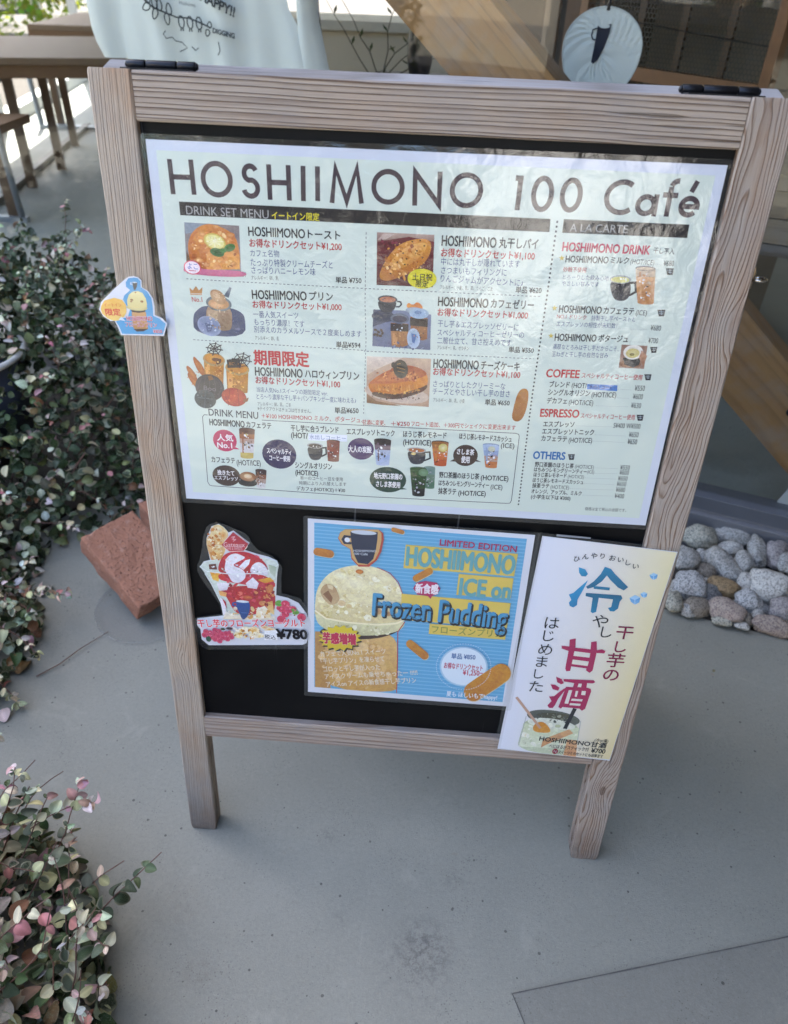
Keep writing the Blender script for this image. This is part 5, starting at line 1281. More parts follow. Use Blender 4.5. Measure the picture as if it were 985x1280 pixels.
PO([616.4,490.2,620.9,486.3,626.8,488.7,626.9,494.5,623.2,497.4,618.9,494.5],'4a98d8','88c0ec')
PO([616.4,490.2,622.1,492,626.8,488.7,620.9,486.3],'a8d4f4')
LN([622.1,491.7,623.2,497.4],0.53,'d8ecfa',0)
PIC('ice_cube')
PO([597.5,528.9,603.7,523.4,611.7,526.8,611.9,535,606.8,539.1,600.8,535],'4a98d8','88c0ec')
PO([597.5,528.9,605.3,531.5,611.7,526.8,603.7,523.4],'a8d4f4')
LN([605.2,531,606.8,539.1],0.54,'d8ecfa',0)
PIC('ice_cube')
PO([610.5,520.8,614.4,517.4,619.5,519.5,619.6,524.6,616.4,527.2,612.7,524.6],'4a98d8','88c0ec')
PO([610.5,520.8,615.4,522.4,619.5,519.5,614.4,517.4],'a8d4f4')
LN([615.4,522.1,616.4,527.2],0.53,'d8ecfa',0)
PIC('brush_lettering')
PO([522.5,485.1,531.2,487.7,536.1,494.7,533.7,499.1,528.2,498.9,524.1,493.4],'2a9ccc','1a88b4')
PO([537.8,504.4,534.3,519.5,529,537.4,529.8,546.2,525.5,550.6,520.2,548.3,518.3,543,520.8,538.1,516.2,529.7,521.8,526.5,526.2,520.2],'22a0d4','1c84b8')
PO([556.2,481.8,564.6,484.3,571.3,491.9,592.5,511.4,587.6,517.1,579.3,513.2,566.3,501.1,561.2,495,556.2,505.2,547.1,515.1,539.5,518.4,536.9,515.3,545.6,506,552.8,493.4],'1a88b4','10688c')
PO([546.8,513.2,568.6,514,568.9,518.6,547.6,517.7],'1a88b4','10688c')
PO([538.5,525.2,576.1,525.4,585.6,525.3,588.4,530.1,585.7,536,585.6,547.3,581.1,552.8,575.6,552.6,571.9,547.4,576,545.7,576.1,532.8,556.8,531.7,557.3,555.5,553,557.9,549.9,556.1,548.7,532.4,538.8,530.5],'10688c','1a88b4')
PO([519.5,617.7,530.4,618.1,529.1,605.9,537.2,603,539.2,619.5,560.7,620.5,559.4,607.6,566.7,605.5,569.7,621.2,576.7,619.1,581.7,621.6,580.8,626.1,570,626.3,570,658.4,566.5,663.3,560.6,659.3,560.5,655.5,538.8,653.8,538.4,662.1,533,663.4,530.8,658.3,530.5,626.2,520.3,622.7],'b01c58')
PO([538.8,625.8,561.3,627.5,561.5,635.6,538.7,634.3],'eae6da')
PO([538.8,641,561.9,642.6,561.5,650.9,538.7,649.3],'eae6da')
PO([520.1,674.6,528.6,678.4,533.2,685.7,529.5,688.4,523.1,685.1],'b01c58')
PO([514.3,689.8,520.8,690,528.1,695.1,526.9,701.1,518.6,698.8],'b01c58')
PO([534.2,696.5,539,692.9,529.2,716.8,526.5,729.1,523.8,735.4,518.4,735.6,515.4,731,520.1,721.7,515.3,713.4,522.5,711.9,527.5,705],'b01c58')
PO([531.4,678.1,574.5,676.4,577.4,680,574.1,682.6,566.2,682.6,566.4,691.1,572.9,692.8,574.5,697.4,571.4,732,567.3,736.5,563.1,732.8,537.8,732,535.9,735.5,531.8,732.6,537.1,692.3,547.1,692.2,547.7,684.3,532.1,682.7],'b01c58')
PO([542.1,698.1,546.9,698.1,545.1,724.9,539.6,724.6],'eae4dc')
PO([552.3,698.7,555.9,698.8,555.3,710.3,552.3,709.8],'eae4dc')
PO([561,697.9,567,698.1,567.1,706,561.1,705.8],'eae4dc')
PO([548.8,714.1,564.9,714.1,564.3,718.2,548.2,718.2],'eae4dc')
PO([554.2,684.5,558.8,684.4,558.7,691.1,553.5,691.2],'eae4dc')
PO([547.8,723,563.3,723.1,563.1,727.1,547.2,727.1],'eae4dc')
PIC('poster_text')
TX('ひ',514.1,472.4,521.5,472.3,8.45,'38383c',1)
TX('ん',524.8,468,532.2,468,8.42,'38383c',1)
TX('や',535.6,465.9,543,465.9,8.4,'38383c',1)
TX('り',546.4,465.4,553.8,465.4,8.4,'38383c',1)
TX('お',560,467.5,567.4,467.4,8.43,'38383c',1)
TX('い',570.9,469.2,578.3,469.1,8.44,'38383c',1)
TX('し',581.3,472.8,588.7,472.7,8.48,'38383c',1)
TX('い',592.1,477.7,599.5,477.6,8.53,'38383c',1)
TX('や',556.4,571.2,574.7,571,21.92,'202024',0)
TX('し',569.2,588.8,585.4,588.6,19.59,'202024',0)
TX('干',593,587.4,611.5,587.2,22.29,'b01c58',1)
TX('し',593.2,612.9,609.6,612.7,20.05,'b01c58',1)
TX('芋',589.2,637.9,608.7,637.6,24.04,'b01c58',1)
TX('の',587.9,664.4,606.4,664.1,23.17,'b01c58',1)
TX('は',491.9,579.6,509.3,579.4,20.7,'202024',0)
TX('じ',490.8,602.1,507.2,601.9,19.77,'202024',0)
TX('め',489.3,626.6,506.5,626.4,20.91,'202024',0)
TX('ま',487.7,649.4,504.5,649.2,20.64,'202024',0)
TX('し',487.5,672.2,502.1,672,18.16,'202024',0)
TX('た',485.6,696.4,502.8,696.2,21.52,'202024',0)
TX('HOSHIIMONO甘酒',512.8,798.7,615.3,804.1,10.71,'201c1c',2)
TX('(冷or温)',595.9,793.2,616.6,794,6.4,'201c1c',1)
TX('べにはるかスティック付',529.3,813,590.2,814.9,7.79,'201c1c',1)
TX('¥700',594.4,815.8,615.9,816.1,9.12,'201c1c',2)
EL(540.2,823.6,4.33,5.67,0,'c82848')
TX('スイーツとのセットにも出来ます',545.3,824.4,614.1,827.3,7.0,'201c1c',1)
TX('Ｎ',537.7,823.4,542.7,823.8,6.11,'f4e4e8',1)
SHEET('yog')
YOG_FILM=[37.1,455.3,45,455.9,56.9,461.1,74.1,467.8,80.7,474.9,83.8,482.8,92.1,494.6,111.4,502.5,121.7,513.3,124.4,522.6,122.8,533.5,121.8,563.1,130.9,565.3,147.4,569.9,158.1,585.9,162.4,608.5,162.7,627.1,159,651.3,153.1,660.3,7.6,675,-1.5,668,-8,654,-8.6,635,-6.3,618.8,0.3,615,35,606,32.4,589.7,21.8,570.3,12.1,553.4,5.4,536.5,6.3,525.6,10.2,516.8,15.5,497.4,18.5,478.6,24.2,463.9,30.8,457.8]
YOG_PAPER=[40.4,459.1,47.1,463.8,53,471.5,59.6,467.7,80.7,485.7,73.2,497.5,89.9,502.5,105.9,506.1,117.3,511.5,119.4,518.8,116.5,531.8,113.9,569.4,130.7,572.9,145.3,580.2,156.1,597.5,160.5,613.3,160.2,632.1,155.1,651.6,149.4,655,10.1,668.2,0.3,658.1,0,639,-4.5,632.3,-2.6,619.9,36.5,611.4,34.3,589.5,22.9,556.9,15.1,540,9,529.7,14.9,520.7,24.2,517.4,21.2,492.8,22.1,482.4,30.4,463.5]
PIC('parfait_picture')
PO([40.4,459.1,47.1,463.8,53.5,472.9,49.2,483.4,47.6,498,40.7,514.4,34.5,525.5,25.9,519.8,22.7,503.1,21.2,492.8,22.2,481.4,27.4,477.9,30.4,463.5],'ecdca8','d89848')
EL(39.8,466.8,7.11,5.31,20,'f2e8c8','e4c080')
EL(30.2,488,6.47,5.01,20,'d07c28','e4c080')
EL(45.3,476.5,3.93,6.18,20,'d88838','e4c080')
EL(34.6,500.1,6.87,6.33,20,'f0dca0','e4c080')
EL(28.5,509,4.36,4.26,20,'c87020','e4c080')
EL(40.6,491.3,4.32,3.76,20,'e8b870','e4c080')
EL(35,518,4.74,3.86,20,'d08030','e4c080')
EL(28.9,481.9,3.59,2.9,20,'e0a050','e4c080')
PO([9,529.7,14.9,520.7,35.2,515.9,71.6,509.8,100.4,507.5,117.3,511.5,119.4,518.8,116.5,531.8,113.3,569.4,110.8,612.9,35.4,612.4,34.3,589.5,22.9,556.9,15.1,540],'dce4dc','c8d4cc')
PO([21.8,536.2,36.2,538.3,33.3,552.7,25.3,550.1],'e8a020','f0c050')
PO([32.4,565,50.3,559,113.1,551.7,111.6,601.3,96.4,598,75.2,609,52.8,606.3,42.2,575.3],'b01424','c82434')
PO([33.5,538.5,74.1,528.8,113.4,542.9,112.7,560.6,72.6,555,48.9,552.6,33.6,549.4],'c01828','d03040')
SP(72.3,561.7,37.1,24.54,90,1.11,4.82,['a01020', 'c82838', 'd84858', '8c0c1c', 'b81c30', 'e06c60'],46)
PO([30.5,554.1,48.9,553.7,44.3,566.2,33.1,568.2],'f2eef4','e0d8e4')
SP(33.4,491.9,10.81,27.21,80,0.9,3.6,['f4e4b8', 'd89040', 'e8b868', 'c87828', 'fcf0d0', 'b86418'],47)
PO([32.2,567.2,44,570.7,42,577.6,33.4,576],'e8a860')
PO([33.1,532.1,40,512.3,48.7,503.6,61.5,499.7,75.8,500,88,504.3,100.1,513.9,105,526.3,99.2,535.4,82.9,534.5,73.4,541.8,60.4,545,49.2,548.1,39,538.1],'c41c2c','b01424')
SP(71,520.5,30.93,19.31,50,1.09,3.64,['d83444', 'a01424', 'e05060'],48)
PO([44.6,522.6,48.3,509.5,59.5,502.8,68.3,505.9,75.2,509.5,61.2,518.1,54.5,523.9,70.5,529.1,73.4,541.8,63.6,552.5,52.6,552.3,48,539.5,43.3,533.4],'f4f2f8','e4e0ec')
PO([79.7,526.2,85.6,517.2,94.7,514.3,103.3,524.3,104.6,537.1,91.9,536,79.2,534.8],'f0eef4','dcd8e4')
PO([63.5,525.3,73.2,513.9,80.5,511.2,78.2,519.9,70.5,529.1],'f6f4fa')
PO([71.9,551.8,82.5,541.1,90.3,550.3,87,560.5,74.2,559.3],'f4f2f8','dcd4e0')
PO([88.7,544.9,106.3,539.2,112.4,545.2,98.5,549.6],'e8b030','d88c20')
PO([33.3,578.3,41,586.7,39.9,607.4,35.6,610.1],'f0e8f0')
PO([36.3,580.3,41.4,586.7,41.7,598],'c02030')
PO([40.3,602.8,52.7,608.6,111,605.9,110.8,612.9,35.1,617.1],'f2ece4','e8d8b8')
PO([85.4,594.3,96.8,588.8,103.9,597.3,105.3,608.7,82.7,610.7],'f4ecdc','f0d8a0')
PO([97,584.3,108.4,578.8,110.2,603.7,103.8,599.6],'e0a850','f0d090')
EL(105.5,558.9,4.8,8.0,20,'d88c50','c86838')
EL(94.2,584.5,5.61,4.55,0,'e0a068','d08048')
EL(73.3,576.1,6.72,3.62,0,'d87838','c04c30')
LN([9.1,529.3,19,536.4,51.7,538.1,88.4,534.1,110.4,525.9,118.9,516.7],1.29,'eef4f4',0)
LN([9.1,529.3,18.6,519.9,35.2,515.2],1.1,'e8f0ee',0)
LN([100.4,507.5,114.6,511.1,119.2,517.1],1.08,'e8f0ee',0)
LN([15.1,540,22.9,556.9,34.3,589.5,36.6,610],0.92,'eef2f2',0)
LN([112.4,569.5,116.5,531.8],0.93,'eef2f2',0)
PO([21.9,524.4,32,522.5,33.1,532.1,22.1,532.5],'6c3428')
PO([105.4,517.7,116,521.2,113.6,538.6,106.6,530.5],'a8b8a0','c8d0c0')
SP(58.1,523.6,12.77,21.54,30,0.73,2.92,['ffffff', 'dcd8e8', 'f0d8dc'],49)
SP(92.3,527.3,10.93,8.63,22,0.73,2.55,['ffffff', 'c8c4d4', 'f0dce0'],50)
SP(75.6,602,34.02,9.26,60,0.94,3.78,['f4ecd8', 'e8c488', 'fff8ec', 'd8a050', 'f0dcc0'],51)
SP(97.6,570.7,13.01,17.97,40,0.93,3.34,['d88c50', 'b83020', 'e8a870', '8c1418'],52)
SP(66.7,532.6,49.43,10.86,40,0.55,1.83,['f4f8f8', 'c8d4d0', '98a8a0'],53)
PO([59.6,467.7,81,486.1,73.2,498.8,61.5,500.1,52.4,501.9,41,490.9],'f0d8d0')
PO([59.5,469.4,79.4,486.5,72.3,498,52.5,500.4,42.4,490.8],'b01c2c','c03040')
EL(59.2,479.6,3.93,3.3,0,'c84858')
LN([56.7,477.7,61.2,476.4,58.3,480.7,62.3,481,58.6,484.1],0.71,'f0d0d0',0)
TX('Gateaux',45.2,490.1,74.3,488.5,7.09,'f0d0d0',0)
TX('CAFE & SWEETS',47.8,496.2,70.4,494.8,4.19,'e8c0c0',0)
LN([57,585.4,51.8,586.9,51,590.9,57.1,592.6],2.25,'1c4c98',0)
PO([56.2,583.2,75.1,582.9,76.2,590.5,73.6,604.5,67.4,614.8,62.7,614.7,60.4,605.6,56.4,594.5],'1c4c98','14407c')
EL(65.6,583.3,9.38,2.05,0,'e8ecf4')
LN([62.4,603.2,70.9,602.9],0.76,'5c84c0',0)
EL(126.7,582.9,6.34,6.56,0,'c01c44','d84068')
EL(121.8,592.4,5.62,5.84,0,'c01c44','d84068')
EL(132,591.5,5.98,6.22,0,'c01c44','d84068')
EL(126.2,600,5.64,5.88,0,'c01c44','d84068')
EL(117.6,590.5,4.12,4.27,0,'c01c44','d84068')
EL(149.4,603.8,6.38,6.68,0,'c01c44','d84068')
EL(120.3,609.8,6.42,6.72,0,'c01c44','d84068')
EL(137.6,589.9,4.48,4.66,0,'c01c44','d84068')
EL(125.3,581.4,1.49,1.81,0,'e87090')
EL(129.4,584.9,1.49,1.82,0,'e87090')
EL(120.9,590.9,1.5,1.83,0,'e87090')
EL(133,590.3,1.49,1.83,0,'e87090')
EL(127.2,597.7,1.5,1.84,0,'e87090')
EL(116.6,580.4,4.84,3.17,-40,'4c8c2c','78b048')
EL(139.4,593.2,4.86,3.2,30,'4c8c2c','78b048')
EL(141.2,596.5,4.87,3.21,-20,'4c8c2c','78b048')
EL(116.5,583.8,4.85,3.18,20,'4c8c2c','78b048')
EL(22.1,638.2,4.25,4.8,0,'c02850','d85878')
EL(8.4,641.8,4.26,4.82,0,'c02850','d85878')
EL(15,643.6,4.26,4.83,0,'c02850','d85878')
EL(20.6,645.5,4.26,4.83,0,'c02850','d85878')
EL(27.7,640.1,4.25,4.81,0,'c02850','d85878')
EL(32.2,644.5,4.26,4.82,0,'c02850','d85878')
EL(38,642.8,4.25,4.81,0,'c02850','d85878')
EL(43.9,641.1,4.25,4.81,0,'c02850','d85878')
EL(9.8,648.9,4.28,4.85,0,'c02850','d85878')
EL(15.4,650.8,4.28,4.86,0,'c02850','d85878')
EL(26.1,648.6,4.27,4.84,0,'c02850','d85878')
EL(20.9,654.4,4.28,4.87,0,'c02850','d85878')
EL(32.7,650.9,4.27,4.85,0,'c02850','d85878')
EL(39.3,652.3,4.27,4.86,0,'c02850','d85878')
EL(45.3,648.1,4.26,4.84,0,'c02850','d85878')
EL(27.4,656.9,4.28,4.88,0,'c02850','d85878')
EL(6,648,4.28,4.85,0,'c02850','d85878')
EL(11.2,654.7,3.9,5.36,0,'1c4c38')
EL(33.8,634.8,3.47,1.91,0,'405030')
EL(43.5,632.8,5.0,2.38,0,'503840')
EL(56.2,643.6,6.95,6.26,0,'f0d070','f4e8c8')
EL(68.2,633,7.67,6.19,0,'f8f0e0','f4e8c8')
EL(79.7,632,8.43,5.71,0,'e8b040','f4e8c8')
EL(102.5,630,8.4,4.74,0,'e0a030','f4e8c8')
EL(83,641.2,11.54,5.27,0,'f2e4c0','f4e8c8')
EL(95.1,626,5.72,3.78,0,'d8923c','f4e8c8')
EL(60.5,634.9,4.61,3.82,0,'e8c060','f4e8c8')
EL(76.1,645.4,3.86,4.33,0,'d87828','f4e8c8')
EL(75.2,644.3,2.31,2.16,0,'f0e0c0','f4e8c8')
SP(69.9,637.6,24.99,10.76,70,0.77,3.08,['f8f0dc', 'e0a848', 'd08828', 'fff8ec', 'f0d898', 'b87020'],54)
SP(25.4,645.1,21.31,9.17,50,0.58,1.55,['e86888', '8c1838', 'f8a0b4', 'a01c40'],55)
SP(130.1,595.1,13.11,13.76,40,0.56,1.5,['f08098', '8c1030', 'd84868'],56)
PO([94.9,631.9,113.9,629,113.3,646.9,94.1,648.6],'f4f4f8')
PIC('price_text')
TX('干し芋のフローズンヨーグルト',-2.2,627.3,153.9,613.1,13.18,'d82838',2,'ffffff')
TX('¥780',112.7,636.5,156.6,633.6,16.17,'16161c',4)
TX('税込',94.8,642.8,110.6,642.6,8.16,'16161c',1)
SHEET('tag')
TAG_FILM=[-34.3,137.1,-24.8,138.9,-19.8,145.5,-14.3,153.4,-8.2,163.2,-2,171.9,2.8,186,0.8,196.6,-2.4,205.6,-54.6,208.1,-59.1,200,-67,191.2,-77,182.5,-76.8,175.4,-72,167.3,-54.7,153,-40.5,140]
TAG_PAPER=[-30.6,138.9,-25.5,139.7,-22.1,143.1,-22.4,150.7,-15.7,154.7,-11.4,162.1,-10.5,171.1,-11.3,181.5,-3.4,184.3,2.3,190.6,-3.4,205.4,-54.2,207.1,-57.1,197.3,-59.5,190.8,-64.3,191.3,-72.2,186.2,-76,178.6,-72.4,169.9,-54.9,154.3,-40.2,142.2,-35.9,139.7]
PIC('blue_shape')
PO([-30.1,140.2,-26.3,140.5,-23.2,143.8,-23.7,150.7,-17,154.8,-13,162.2,-12.5,171.2,-13.1,182.3,-6.1,185.2,0.5,191.1,-4.5,203.6,-52.6,205.6,-55.1,197.1,-57.9,191.3,-49,186.9,-43.5,185.9,-39.6,176.6,-43.5,171.6,-46.2,165.3,-44,160.7,-36.6,154.6,-40.7,151,-40.4,146,-36.8,141.4],'4a9cd0','58a8d8')
PIC('pudding_cup')
LN([-31.9,146.8,-34.9,146.3,-35.1,147.9,-32.2,148.8],0.79,'c8d8e4',0)
PO([-32.8,145.3,-26.9,145.5,-28.2,150.3,-30.3,154,-32,154.1,-32.6,149.6],'28323e','1c2430')
EL(-30,145.7,2.62,0.64,0,'d8e4ec')
PO([-37.9,179.1,-21.3,178.4,-21.3,187.3,-21,197.9,-26.6,200.2,-34.8,200.7,-38.4,197.5,-38.5,188.3],'d8a468','c89050')
PO([-38.9,176.8,-21,176.2,-22.6,178.5,-29.4,179.9,-37.3,179.3],'382418')
EL(-31,174.1,12.01,3.42,0,'e8dca0','d8c888')
PO([-41.8,171.5,-41.4,165.7,-38.6,159.8,-33.5,155.9,-27.5,155.1,-22.5,157,-19.6,162.6,-18.8,168.9,-19.5,172.9,-31.4,175.1,-40.6,174],'f0e4a8','e6d490')
EL(-36.1,165.4,1.86,1.04,0,'a87848')
EL(-24.4,166.7,1.86,1.3,0,'a87848')
EL(-37,167.4,1.33,0.78,0,'b88858')
EL(-30.6,156.8,0.92,0.65,0,'b87040')
PO([-38.5,198.9,-21,197.9,-26.8,201.1,-34.9,201.9],'4c3828')
PIC('yellow_badge')
PO([-72.2,173.2,-68.1,167.8,-56.3,164.1,-47.4,166,-43.5,171.6,-44,180.1,-47.3,184.8,-53.4,189.8,-60.2,190.8,-67.2,188.6,-73.1,183,-74,177.8],'f2b840','f6d070')
PO([-50.7,185.3,-46.5,190.3,-54.6,189.2],'dce8f4')
TX('イートイン',-69.3,173.1,-49,171.9,4.74,'e07020',2)
TX('限定',-68.8,181.2,-51,180.3,7.45,'d83820',3)
PIC('tag_text')
TX('HOSHIIMONO',-44.7,187.2,-14.7,185.8,5.07,'c01838',4,'f4f0f8')
TX('フローズンプリン',-47.3,194,-10.3,193,5.65,'c01838',2,'f4f0f8')
TX('¥850',-15.3,200.5,-4.8,200,3.79,'c01838',3,'f4f0f8')
STONES=[(0.758, 0.977, 0.016, 0.0179, 0.016, 0, 'p'), (0.749, 0.888, 0.024, 0.0462, 0.0308, 5, 'o'), (0.84, 0.919, 0.016, 0.0459, 0.0229, 18, 'g'), (0.883, 0.846, 0.024, 0.0222, 0.0465, 8, 'g'), (0.932, 0.846, 0.024, 0.0274, 0.0407, 20, 'm'), (0.938, 0.806, 0.024, 0.0174, 0.0313, 15, 'g'), (0.691, 0.798, 0.024, 0.0341, 0.0315, 20, 'g'), (0.737, 0.817, 0.016, 0.0176, 0.0203, 0, 'g'), (0.734, 0.764, 0.016, 0.0267, 0.0155, 25, 'b'), (0.782, 0.79, 0.024, 0.0313, 0.0486, -33, 'g'), (0.821, 0.862, 0.016, 0.0323, 0.017, 0, 'p'), (0.834, 0.795, 0.024, 0.0261, 0.0295, -20, 'g'), (0.672, 0.695, 0.024, 0.0401, 0.0401, 0, 's'), (0.754, 0.697, 0.024, 0.0375, 0.0259, 20, 't'), (0.82, 0.728, 0.016, 0.0233, 0.0245, 0, 'p'), (0.871, 0.712, 0.024, 0.0493, 0.0435, 20, 'p'), (0.721, 0.674, 0.016, 0.0228, 0.024, 30, 'd'), (0.801, 0.653, 0.024, 0.031, 0.0253, 10, 's'), (0.621, 0.638, 0.024, 0.0225, 0.0253, -20, 'o'), (0.678, 0.628, 0.016, 0.0317, 0.0228, 0, 'b'), (0.739, 0.618, 0.024, 0.0394, 0.0274, 35, 'r'), (0.655, 0.62, 0.016, 0.0187, 0.0146, 0, 'g'), (0.785, 0.601, 0.016, 0.0136, 0.0152, 0, 'b'), (0.872, 0.633, 0.024, 0.0282, 0.025, 0, 'm'), (0.835, 0.584, 0.016, 0.0455, 0.0206, 10, 'r'), (0.722, 0.589, 0.016, 0.0219, 0.0096, 15, 'o'), (0.766, 0.579, 0.016, 0.0178, 0.0087, 15, 'p'), (0.814, 0.613, 0.016, 0.0177, 0.0169, 0, 'g'), (0.833, 0.638, 0.016, 0.0162, 0.0162, 0, 'd'), (0.724, 0.727, 0.016, 0.0106, 0.0093, 0, 'g')]
PR.flush(); bpy.data.objects.remove(_to)
P_ = _defs['menu']; outline_mesh(P_, MENU_PAPER, 0.00004, 'paper', M_PAPER, 0.0002)
inner = grow(MENU_PAPER, -10); P_.pic('pale_printed_field', 0); P_.poly(inner, 'd6e0d6'); P_.flush()
outline_mesh(P_, grow(MENU_PAPER, 5.5, 5), 0.00135, 'laminate_film', M_FILM)
P_ = _defs['pud']; outline_mesh(P_, PUD_PAPER, 0.00004, 'paper', M_PAPER2, 0.0002); outline_mesh(P_, grow(PUD_PAPER, 5.5, 4), 0.0028, 'laminate_film', M_FILM2)
P_ = _defs['ama']; outline_mesh(P_, AMA_PAPER, 0.00004, 'paper', M_PAPER2, 0.0002); outline_mesh(P_, [AMA_PAPER[0] - 6, AMA_PAPER[1] - 6, AMA_PAPER[2] + 0.6, AMA_PAPER[3] - 6, AMA_PAPER[4] + 0.6, AMA_PAPER[5] + 0.6, AMA_PAPER[6] - 6, AMA_PAPER[7] + 0.6], 0.0018, 'laminate_film', M_FILM2)
P_ = _defs['yog']; outline_mesh(P_, YOG_PAPER, 0.00004, 'paper', M_PAPER2, 0.0002); outline_mesh(P_, YOG_FILM, 0.0026, 'laminate_film', M_FILM2)
P_ = _defs['tag']; outline_mesh(P_, TAG_PAPER, 0.00004, 'paper', M_PAPER2, 0.0002); outline_mesh(P_, TAG_FILM, 0.0018, 'laminate_film', M_FILM2)
# adhesive tape strip at the head of the tall poster
P_ = _defs['ama']; P_.pic('tape_strip', 0); P_.poly([AMA_PAPER[0] + 18, AMA_PAPER[1] - 4, AMA_PAPER[0] + 62, AMA_PAPER[1] - 2.6, AMA_PAPER[0] + 62, AMA_PAPER[1] - 0.4, AMA_PAPER[0] + 18, AMA_PAPER[1] - 0.8], '8c9098'); P_.flush()

# ------------------------------------------------------------------ shop building
M_PLASTER = plain('beige_plaster', (0.50, 0.44, 0.34), 0.85, var=0.06, scale=5, bump=0.001)
M_FRAME = plain('grey_window_metal', (0.13, 0.135, 0.15), 0.45, 0.3, var=0.1, scale=20)
M_SILL = plain('grey_sill_metal', (0.18, 0.175, 0.18), 0.55, 0.2, var=0.15, scale=12)
q = N('window_glass'); q.t.nodes.remove(q.b); fr = q.n('ShaderNodeFresnel', i={'IOR': two_sided_ior(q, 1.52)}).outputs[0]
tr = q.n('ShaderNodeBsdfTransparent', i={'Color': (0.90, 0.91, 0.90, 1)}).outputs[0]; gs = q.n('ShaderNodeBsdfGlossy', i={'Roughness': 0.0, 'Color': (1, 1, 1, 1)}).outputs[0]
q.l(q.n('ShaderNodeMixShader', i={0: q.math('MULTIPLY', fr, 0.48), 1: tr, 2: gs}).outputs[0], q.out.inputs[0]); M_GLASS = q.m
shop = thing('shop_building', WM, 'cafe building behind the sign, with big glass shop window over a grey metal sill', 'building')
m = MB(); m.box(-3.9, 3.4, 0.0, 0.22, 2.45, 6.2); m.box(1.9, 3.4, 0.0, 0.22, 0.0, 2.45); m.box(-8.3, 3.4, 8.2, 8.42, 2.2, 6.2); m.box(-1.9, 3.4, 8.2, 8.42, 0.0, 2.2); m.box(3.2, 3.4, 0.22, 8.2, 0, 6.2); m.build('wall', M_PLASTER, shop)
iW = WM.inverted()
cl = [iW @ Vector(p) for p in ((-2.92, 2.23, 0), (-3.92, 8.40, 0))]
m = MB(); m.prism([(-3.9, 0.22), (3.2, 0.22), (3.2, 8.2), (-8.3, 8.2), (-6.85, 5.6)], 2.6, 2.75); m.build('ceiling', plain('pale_ceiling', (0.45, 0.43, 0.40), 0.9), shop)
m = MB(); m.prism([(-3.9, -0.1), (3.4, -0.1), (3.4, 8.5), (-8.5, 8.5), (-6.95, 5.6)], 6.2, 6.35); m.build('roof', M_SILL, shop)
m = MB(); s_ = [(-3.9, 0.0), (-6.85, 5.6), (-8.3, 8.3)]
for a, b in zip(s_, s_[1:]):
    d = Vector((b[0] - a[0], b[1] - a[1])); L = d.length; Mx = Matrix.Translation((a[0], a[1], 0)) @ Matrix.Rotation(math.atan2(d.y, d.x), 4, 'Z')
    m.box(0, L, -0.1, 0.1, 2.6, 6.2, M=Mx)
m.build('side_wall', M_PLASTER, shop)
wf = MB(); wf.box(-3.85, 1.9, 0.004, 0.075, 0.058, 0.098); wf.box(-3.85, 1.9, 0.0, 0.07, 2.38, 2.45)
for u in (-3.85, 1.86): wf.box(u, u + 0.05, 0.005, 0.07, 0.098, 2.38)
win = wf.build('window_frame', M_FRAME, shop, bevel=0.002)
m = MB(); m.box(-3.8, 1.87, 0.030, 0.036, 0.09, 2.39); m.build('glass_pane', M_GLASS, win)
m = MB(); m.box(-3.85, 1.9, -0.012, 0.062, -0.06, 0.052); m.box(-3.85, 1.9, 0.004, 0.05, 0.052, 0.060); m.build('sill', M_SILL, shop, bevel=0.003)
# far glazing of the cafe, towards the garden
for a, b in (((-3.53 + 0.166 * 3.2, 5.99 - 3.2), (-3.94, 8.46)),):
    a = iW @ Vector((*a, 0)); b = iW @ Vector((*b, 0)); d = b - a; Mx = Matrix.Translation(a) @ Matrix.Rotation(math.atan2(d.y, d.x), 4, 'Z')
    m = MB(); m.box(0, d.length, -0.06, 0.06, 0, 0.10, M=Mx)
    for t in (0, 0.5, 1.0): m.box(d.length * t - 0.03, d.length * t + 0.03, -0.04, 0.04, 0.10, 2.6, M=Mx)
    m.build('side_window_frame', plain('pale_frame', (0.55, 0.55, 0.52), 0.6), shop)

# timber brace across the shop window
W_PINE = wood('pine_brace_wood', (0.32, 0.17, 0.065), (0.18, 0.09, 0.033), 'x', freq=60, pith=(0.1, 0.35), tilt=(0.02, 0.03), warp=0.02, contrast=0.5, seed=3.1, warm=0.3, rough=0.5, wscale=3, bumpd=0.0001)
a, b = Vector((-0.893, 1.138)), Vector((0.248, 0.195)); d = (b - a).normalized(); ang = math.atan2(d.y, d.x)
Bm = WM @ Matrix.Translation((0.045, 0.06, 0.357)) @ Matrix.Rotation(-ang, 4, 'Y')
brace = thing('timber_brace', Bm, 'diagonal pine timber brace standing just behind the shop window glass', 'timber brace')
m = MB(); m.box(-2.1, 0.52, 0, 0.105, 0, 0.165); m.build('beam', W_PINE, brace, bevel=0.003)
for x_, z_ in ((0.12, 0.10), (0.12 - 0.9, 0.10)):
    m = MB(); Mx = Matrix.Translation((x_, -0.001, z_)) @ Matrix.Rotation(R(90), 4, 'X'); m.lathe([(0.0001, 0.003), (0.006, 0.003), (0.011, 0.001), (0.011, -0.002), (0.0001, -0.002)], 16, M=Mx); m.build('bolt_head', M_BLACKM, brace)
t = thing('steel_foot_plate', WM @ Matrix.Translation((0.29, 0.07, 0)), 'small pale steel plate at the foot of the timber brace', 'steel plate')
m = MB(); m.prism([(-0.065, 0.0), (0.10, 0.0), (0.10, 0.19), (-0.01, 0.19)], 0, 0.006, M=Matrix.Rotation(R(90), 4, 'X')); m.box(-0.065, 0.12, -0.05, 0.08, 0, 0.006); m.build('plate', plain('pale_zinc', (0.6, 0.62, 0.62), 0.5, 0.2), t)

